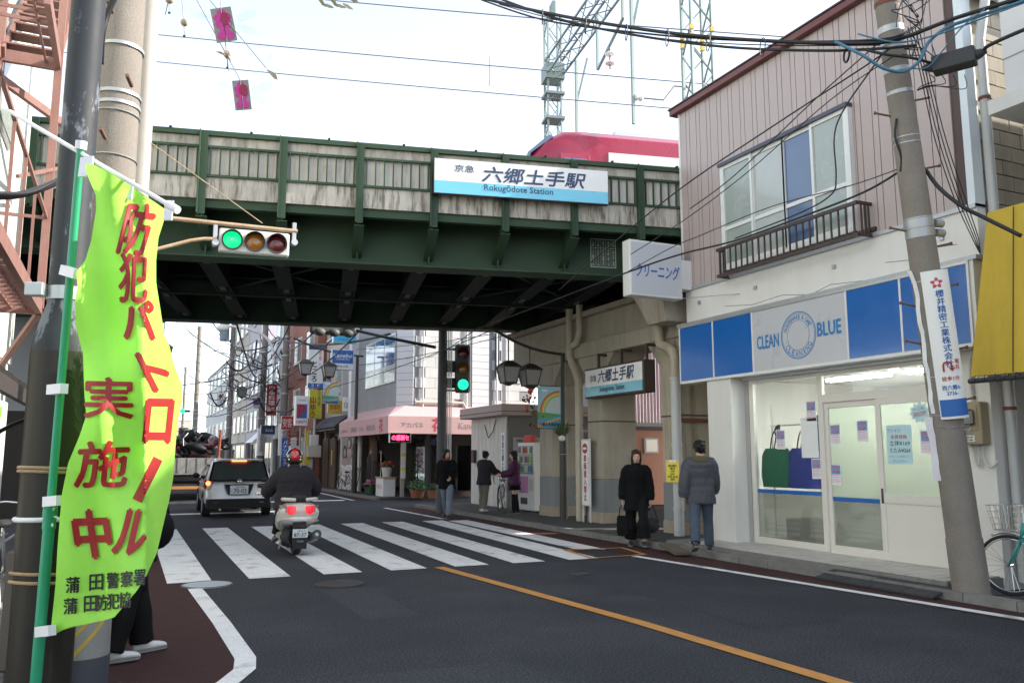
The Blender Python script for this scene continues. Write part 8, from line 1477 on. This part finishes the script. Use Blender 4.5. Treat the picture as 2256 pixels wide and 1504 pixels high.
mat('rider_jacket', (.028, .025, .03), .7, spec=.12, var=.15, scale=5, bump=.3, bscale=16)
Ms = W[sc_]; rp_ = Ms @ Vector((-.04, .14, 0))
P_, Jr, TPr, hpr, HRr, kr = person('scooter rider in a dark padded jacket and red and black helmet', rp_, R(-3), 1.74, ((72, 62, 10), (62, 70, 8)), ((36, 34, 34), (36, 34, 34)), .10, (-4, 0), ('rider_jacket', .075, -.12, 'rider_jacket', .010, 1.0), ('black_cloth', 1.05, 1.1, .97), (mat('shoe_brown', (.05, .03, .025), .6), .28), 'none', None, .82, 1.0, 1.2)
hm = MB(); hm.ell(hpr(0, -.005, .02), .135, .155, .145, 22, 16, HRr)
ho = hm.build('helmet', mat('helmet_black', (.03, .02, .02), .15, var=.05, coat=1.0), P_, local=True, smooth=True)
MB().loft([[hpr(.139 * math.sin(a) * math.cos(b), -.005 - .159 * math.cos(a) * math.cos(b), .02 + .149 * math.sin(b)) for a in [R(-26 + 52 * q / 8) for q in range(9)]] for b in [R(-15 + 100 * q / 10) for q in range(11)]], cap=False, closed=False).build('red_panel', mat('helmet_red', (.4, .012, .015), .15, var=.05, coat=1.0), ho, local=True, smooth=True)
MB().torus(hpr(0, -.005, -.05), .118, .014, HRr @ Vector((0, 0, 1)), 24, 6).build('helmet_rim', 'black_rubber', ho, local=True, smooth=True)
for s in (-1, 1): MB().ell(hpr(s * .085, -.11, -.02), .02, .012, .02).build('silver_patch', 'chrome', ho, local=True, smooth=True)

# ------------------------------------------------------------ silver van ahead
vn = thing('estate_van', 'silver estate van with brake lights on, stopped behind the truck', 'van', (2.78, 22.75, 0), R(-2.0)); mat('van_silver', (.56, .55, .545), .32, metal=.25, var=.06, coat=.6)
def vm_(nm, mb, m, parent=None, **k): return mb.build(nm, m, parent or vn, local=True, **k)
def vsec(yb, ym, yr, w0, w1, w2, zb=.93, zr=1.47, zf=.24):
    pts = [(-w0 * .93, yb, zf), (-w0, yb, zf + .1), (-w0 - .005, yb * .5 + ym * .5, .65), (-w1, ym, zb), (-w2 - .03, yr * .85 + ym * .15, zr - .12), (-w2 + .06, yr, zr - .02), (-w2 * .45, yr, zr)]
    return [Vector(p) for p in pts] + [Vector((-x, y, z)) for x, y, z in pts[::-1]]
secs = [vsec(.02, .06, .42, .78, .79, .60), vsec(.10, .12, .50, .83, .825, .655), vsec(.45, .45, .8, .845, .84, .67), vsec(1.6, 1.6, 1.7, .845, .845, .675), vsec(2.5, 2.5, 2.35, .845, .845, .67, .93, 1.46), vsec(3.15, 3.15, 2.85, .845, .83, .62, .93, 1.33), vsec(3.5, 3.45, 3.2, .84, .80, .70, .88, 1.02), vsec(4.1, 4.05, 3.95, .82, .76, .66, .76, .86), vsec(4.38, 4.36, 4.3, .72, .68, .58, .62, .72)]
vm_('body', MB().loft(secs), 'van_silver', smooth=50, subsurf=1)
def strip_panel(f0, f1, u0, u1, v0, v1, off): pass
# tailgate window, follows the slope of the rear
def rearp(x, t, o=0.0):   # t 0 at belt, 1 at roof edge
    return Vector((x, .06 + .345 * t - .02 - o, .95 + .455 * t))
rw = vm_('rear_window', MB().loft([[rearp(x, t, .012 * (1 - (x / .7) ** 2)) for x in (-.70 + .1 * t, -.45, -.15, .15, .45, .70 - .1 * t)] for t in (0.0, .35, .7, .97)], cap=False, closed=False), mat('van_glass', (.05, .06, .06), .06, var=.2, scale=2, coat=1.0, spec=1.0), smooth=True)
vm_('window_surround', MB().loft([[rearp(x, t, -.004) for x in (-.75 + .1 * t, -.4, 0, .4, .75 - .1 * t)] for t in (-.06, .5, 1.02)], cap=False, closed=False), 'black_deck', smooth=True)
vm_('number_recess', MB().hexa([(-.27, .01, .585), (.27, .01, .585), (.27, .06, .585), (-.27, .06, .585), (-.36, .025, .84), (.36, .025, .84), (.36, .08, .84), (-.36, .08, .84)]), 'engine_black')
Fk = frame(W[vn] @ Vector((0, -.004, .70)), W[vn].to_3x3() @ Vector((1, 0, 0)), W[vn].to_3x3() @ Vector((0, .06, 1))); np2 = MB().fbox(Fk, -.225, .225, -.11, .11, -.01, .004).build('number_plate', 'plate_white', vn); text('品川400', Fk, .02, .065, .22, .05, 'ink_navy', np2, n=.009); text('に', Fk, -.185, -.03, .05, .06, 'ink_navy', np2, n=.009); text('70-03', Fk, .02, -.03, .32, .11, 'ink_navy', np2, bold=.03, n=.009)
eb = vm_('emblem', MB().torus((0, -.0, .92), .045, .008, (0, 1, .1), 18, 6), 'chrome', smooth=True); vm_('emblem_bar', MB().box(-.06, .06, -.012, -.002, .912, .928), 'chrome', eb)
for s in (-1, 1):
    tlm = vm_('tail_lamp', MB().loft([[Vector((s * x, y, z)) for x, y, z in ((.70, .0, .72), (.80, .06, .70), (.855, .22, .76), (.70, .03, .74))], [Vector((s * x, y, z)) for x, y, z in ((.68, .03, .93), (.79, .10, .95), (.845, .3, .95), (.69, .06, .93))]]), 'tail_dark', smooth=40); vm_('brake_bulb', MB().ell((s * .765, .035, .87), .06, .03, .06), 'brake_glow', tlm, smooth=True)
    vm_('bumper_reflector', MB().box(s * .62, s * .5, -.06, -.045, .36, .40), 'tail_dark')
vm_('high_brake_lamp', MB().box(-.19, .19, .35, .40, 1.415, 1.455), 'brake_glow', bevel=.01); bmp = vm_('rear_bumper', MB().loft([[Vector((x, y, z)) for x, y in ((-.80, .12), (-.76, -.03), (-.4, -.055), (.4, -.055), (.76, -.03), (.80, .12))] + [Vector((x, y + .12, z)) for x, y in ((.80, .12), (.4, .1), (-.4, .1), (-.80, .12))] for z in (.24, .36, .47)]), 'engine_black', smooth=40)
vm_('roof_rail_spoiler', MB().hexa([(-.6, .30, 1.455), (.6, .30, 1.455), (.62, .6, 1.47), (-.62, .6, 1.47), (-.58, .32, 1.475), (.58, .32, 1.475), (.6, .6, 1.49), (-.6, .6, 1.49)]), 'van_silver')
def sidep(s, y, t): return Vector((s * (.842 - .152 * t + .012), y, .955 + .38 * t))
for s in (-1, 1):
    for (a, b, c, d) in ((.42, 1.28, .72, 1.3), (1.36, 2.3, 1.4, 2.25), (2.38, 3.1, 2.34, 2.72)): vm_('side_window', MB().quad(sidep(s, a, 0), sidep(s, b, 0), sidep(s, d, 1), sidep(s, c, 1)), 'dark_glass')
    vm_('side_mirror', MB().ell((s * .95, 2.95, 1.02), .09, .06, .08), 'engine_black', smooth=True); 
    for y in (1.5, 2.4): vm_('door_handle', MB().box(s * .85, s * .875, y, y + .18, .84, .87), 'van_silver', bevel=.006)
    for y in (.72, 3.45):
        t = vm_('wheel', MB().cyl((s * .66, y, .29), (s * .855, y, .29), .29, n=28), 'black_rubber', smooth=40); vm_('hubcap', MB().cyl((s * .85, y, .29), (s * .865, y, .29), .19, n=20), 'galv', t); vm_('wheel_arch', MB().torus((s * .845, y, .29), .335, .025, (1, 0, 0), 18, 6, -1.57, 1.57), 'engine_black', smooth=True)
vm_('head_rest', MB().ell((.32, 1.6, 1.1), .14, .06, .17), 'cream_wall', smooth=True); vm_('seat_back', MB().box(.1, .55, 1.55, 1.7, .5, .98), 'cream_wall', bevel=.04); vm_('exhaust_pipe', MB().cyl((-.45, -.02, .2), (-.45, .3, .22), .03, n=10), 'galv'); vm_('fog_lamp', MB().ell((.55, .0, .80), .11, .03, .055), 'tail_dark', smooth=True); vm_('badge_plate', MB().box(.42, .62, -.012, .01, .58, .63), 'chrome')

# ------------------------------------------------------------ scrap truck further on
tk = thing('flatbed_truck', 'flatbed truck with weathered grey sideboards carrying scrapped scooters', 'truck', (2.1, 31.5, 0), R(-1)); mat('bed_grey', (.27, .27, .26), .7, var=.25, streak=.6, streak_col=(.1, .08, .07), stain_scale=1.5)
def tm(nm, mb, m, parent=None, **k): return mb.build(nm, m, parent or tk, local=True, **k)
tm('tailboard', MB().box(-1.1, 1.1, 0, .06, 1.0, 1.5), 'bed_grey'); tm('bed_floor', MB().box(-1.1, 1.1, 0, 5.2, .92, 1.0), 'bed_grey')
for s in (-1, 1): tm('sideboard', MB().box(s * 1.05, s * 1.1, .06, 5.2, 1.0, 1.5), 'bed_grey')
for k in range(7): tm('board_rib', MB().box(-1.0 + .32 * k, -.95 + .32 * k, -.02, 0, 1.0, 1.5), 'bed_grey')
tm('chassis', MB().box(-.45, .45, .1, 7, .6, .9), 'engine_black'); tm('rear_guard', MB().box(-1.0, 1.0, 0.02, .1, .42, .52), mat('guard_orange', (.5, .22, .06), .6, var=.2)); tm('lamp_bar', MB().box(-1.0, 1.0, .0, .1, .70, .86), 'engine_black')
for s in (-1, 1):
    tm('tail_lamp', MB().box(s * .62, s * .92, -.03, .0, .72, .84), 'tail_dark'); tm('brake_bulb', MB().box(s * .80, s * .92, -.045, -.03, .73, .83), 'brake_glow')
    for y in (1.2, 5.9): tm('wheel', MB().cyl((s * .7, y, .45), (s * 1.02, y, .45), .45, n=24), 'black_rubber', smooth=40)
tm('cab', MB().box(-1.05, 1.05, 5.5, 7.2, .7, 2.35), mat('cab_blue', (.12, .2, .32), .4, coat=.4), bevel=.08); tm('cab_window', MB().box(-.8, .8, 5.48, 5.5, 1.6, 2.15), 'dark_glass'); tm('head_board', MB().box(-1.1, 1.1, 5.2, 5.3, 1.0, 2.0), 'rust'); tm('crane_post', MB().box(-.2, .15, 4.6, 5.0, 1.0, 2.7), mat('maroon', (.12, .02, .03), .5), bevel=.03); tm('stake_post', MB().cyl((1.0, .3, 1.4), (1.05, .3, 2.5), .05, n=8), mat('crane_orange', (.3, .07, .04), .6, var=.2)); tm('wing_mirror', MB().ell((1.3, 7.0, 1.9), .06, .05, .2), 'engine_black', smooth=True)
rnd = random.Random(31)
for k in range(18):
    c = W[tk] @ Vector((rnd.uniform(-.8, .9), .3 + .16 * k, 1.2 + rnd.uniform(.0, 1.0))); o = thing('scrap_scooter', 'black scrapped scooter on the truck, ' + ['nearest the tailboard', 'against the left sideboard', 'lying on its side at the tailboard', 'half buried in the middle of the heap', 'with a pale panel on top', 'under the orange stake post', 'at the right sideboard', 'deep in the heap behind the others', 'with its wheel in the air', 'on top of the heap', 'by the maroon post', 'at the front of the truck bed', 'behind the grey tailboard at the left', 'wedged by the orange stake post', 'upside down on the pile', 'with a bent handlebar', 'leaning on the headboard', 'across the top of the pile'][k], 'scooter', c, rnd.uniform(0, 6.28), group='scrapped scooters on the truck'); E_ = Euler((rnd.uniform(-.9, .9), rnd.uniform(-1.2, 1.2), 0)).to_matrix(); mb = MB().loft([[E_ @ Vector((w_ * math.cos(a), y, .1 * s * math.sin(a) + z)) for a in [2 * math.pi * q / 10 for q in range(10)]] for y, w_, s, z in ((-.45, .08, 1, .1), (-.3, .16, 1.8, .05), (0, .15, 2, 0), (.2, .1, 1, -.1), (.45, .16, 1.2, .0), (.6, .05, 1.5, .2))]); mb.build('shell', rnd.choice(['engine_black', 'coat2', 'engine_black', 'tail_dark']), o, local=True, smooth=50)
    for y in (-.35, .5): MB().torus(E_ @ Vector((0, y, -.18)), .17, .05, E_ @ Vector((1, 0, 0)), 16, 6).build('wheel', 'black_rubber', o, local=True, smooth=True)
    MB().tube([E_ @ Vector(p) for p in ((-.25, .35, .4), (0, .45, .42), (.25, .35, .4))], .015, 6).build('handlebar', 'galv', o, local=True)
    if k % 2 == 0: MB().ell(E_ @ Vector((0, -.3, .22)), .13, .16, .04).build('panel', rnd.choice(['lens_cover', 'paper', 'notice_blue']) if False else ('paper' if k % 4 else 'banner_green'), o, local=True, smooth=True)
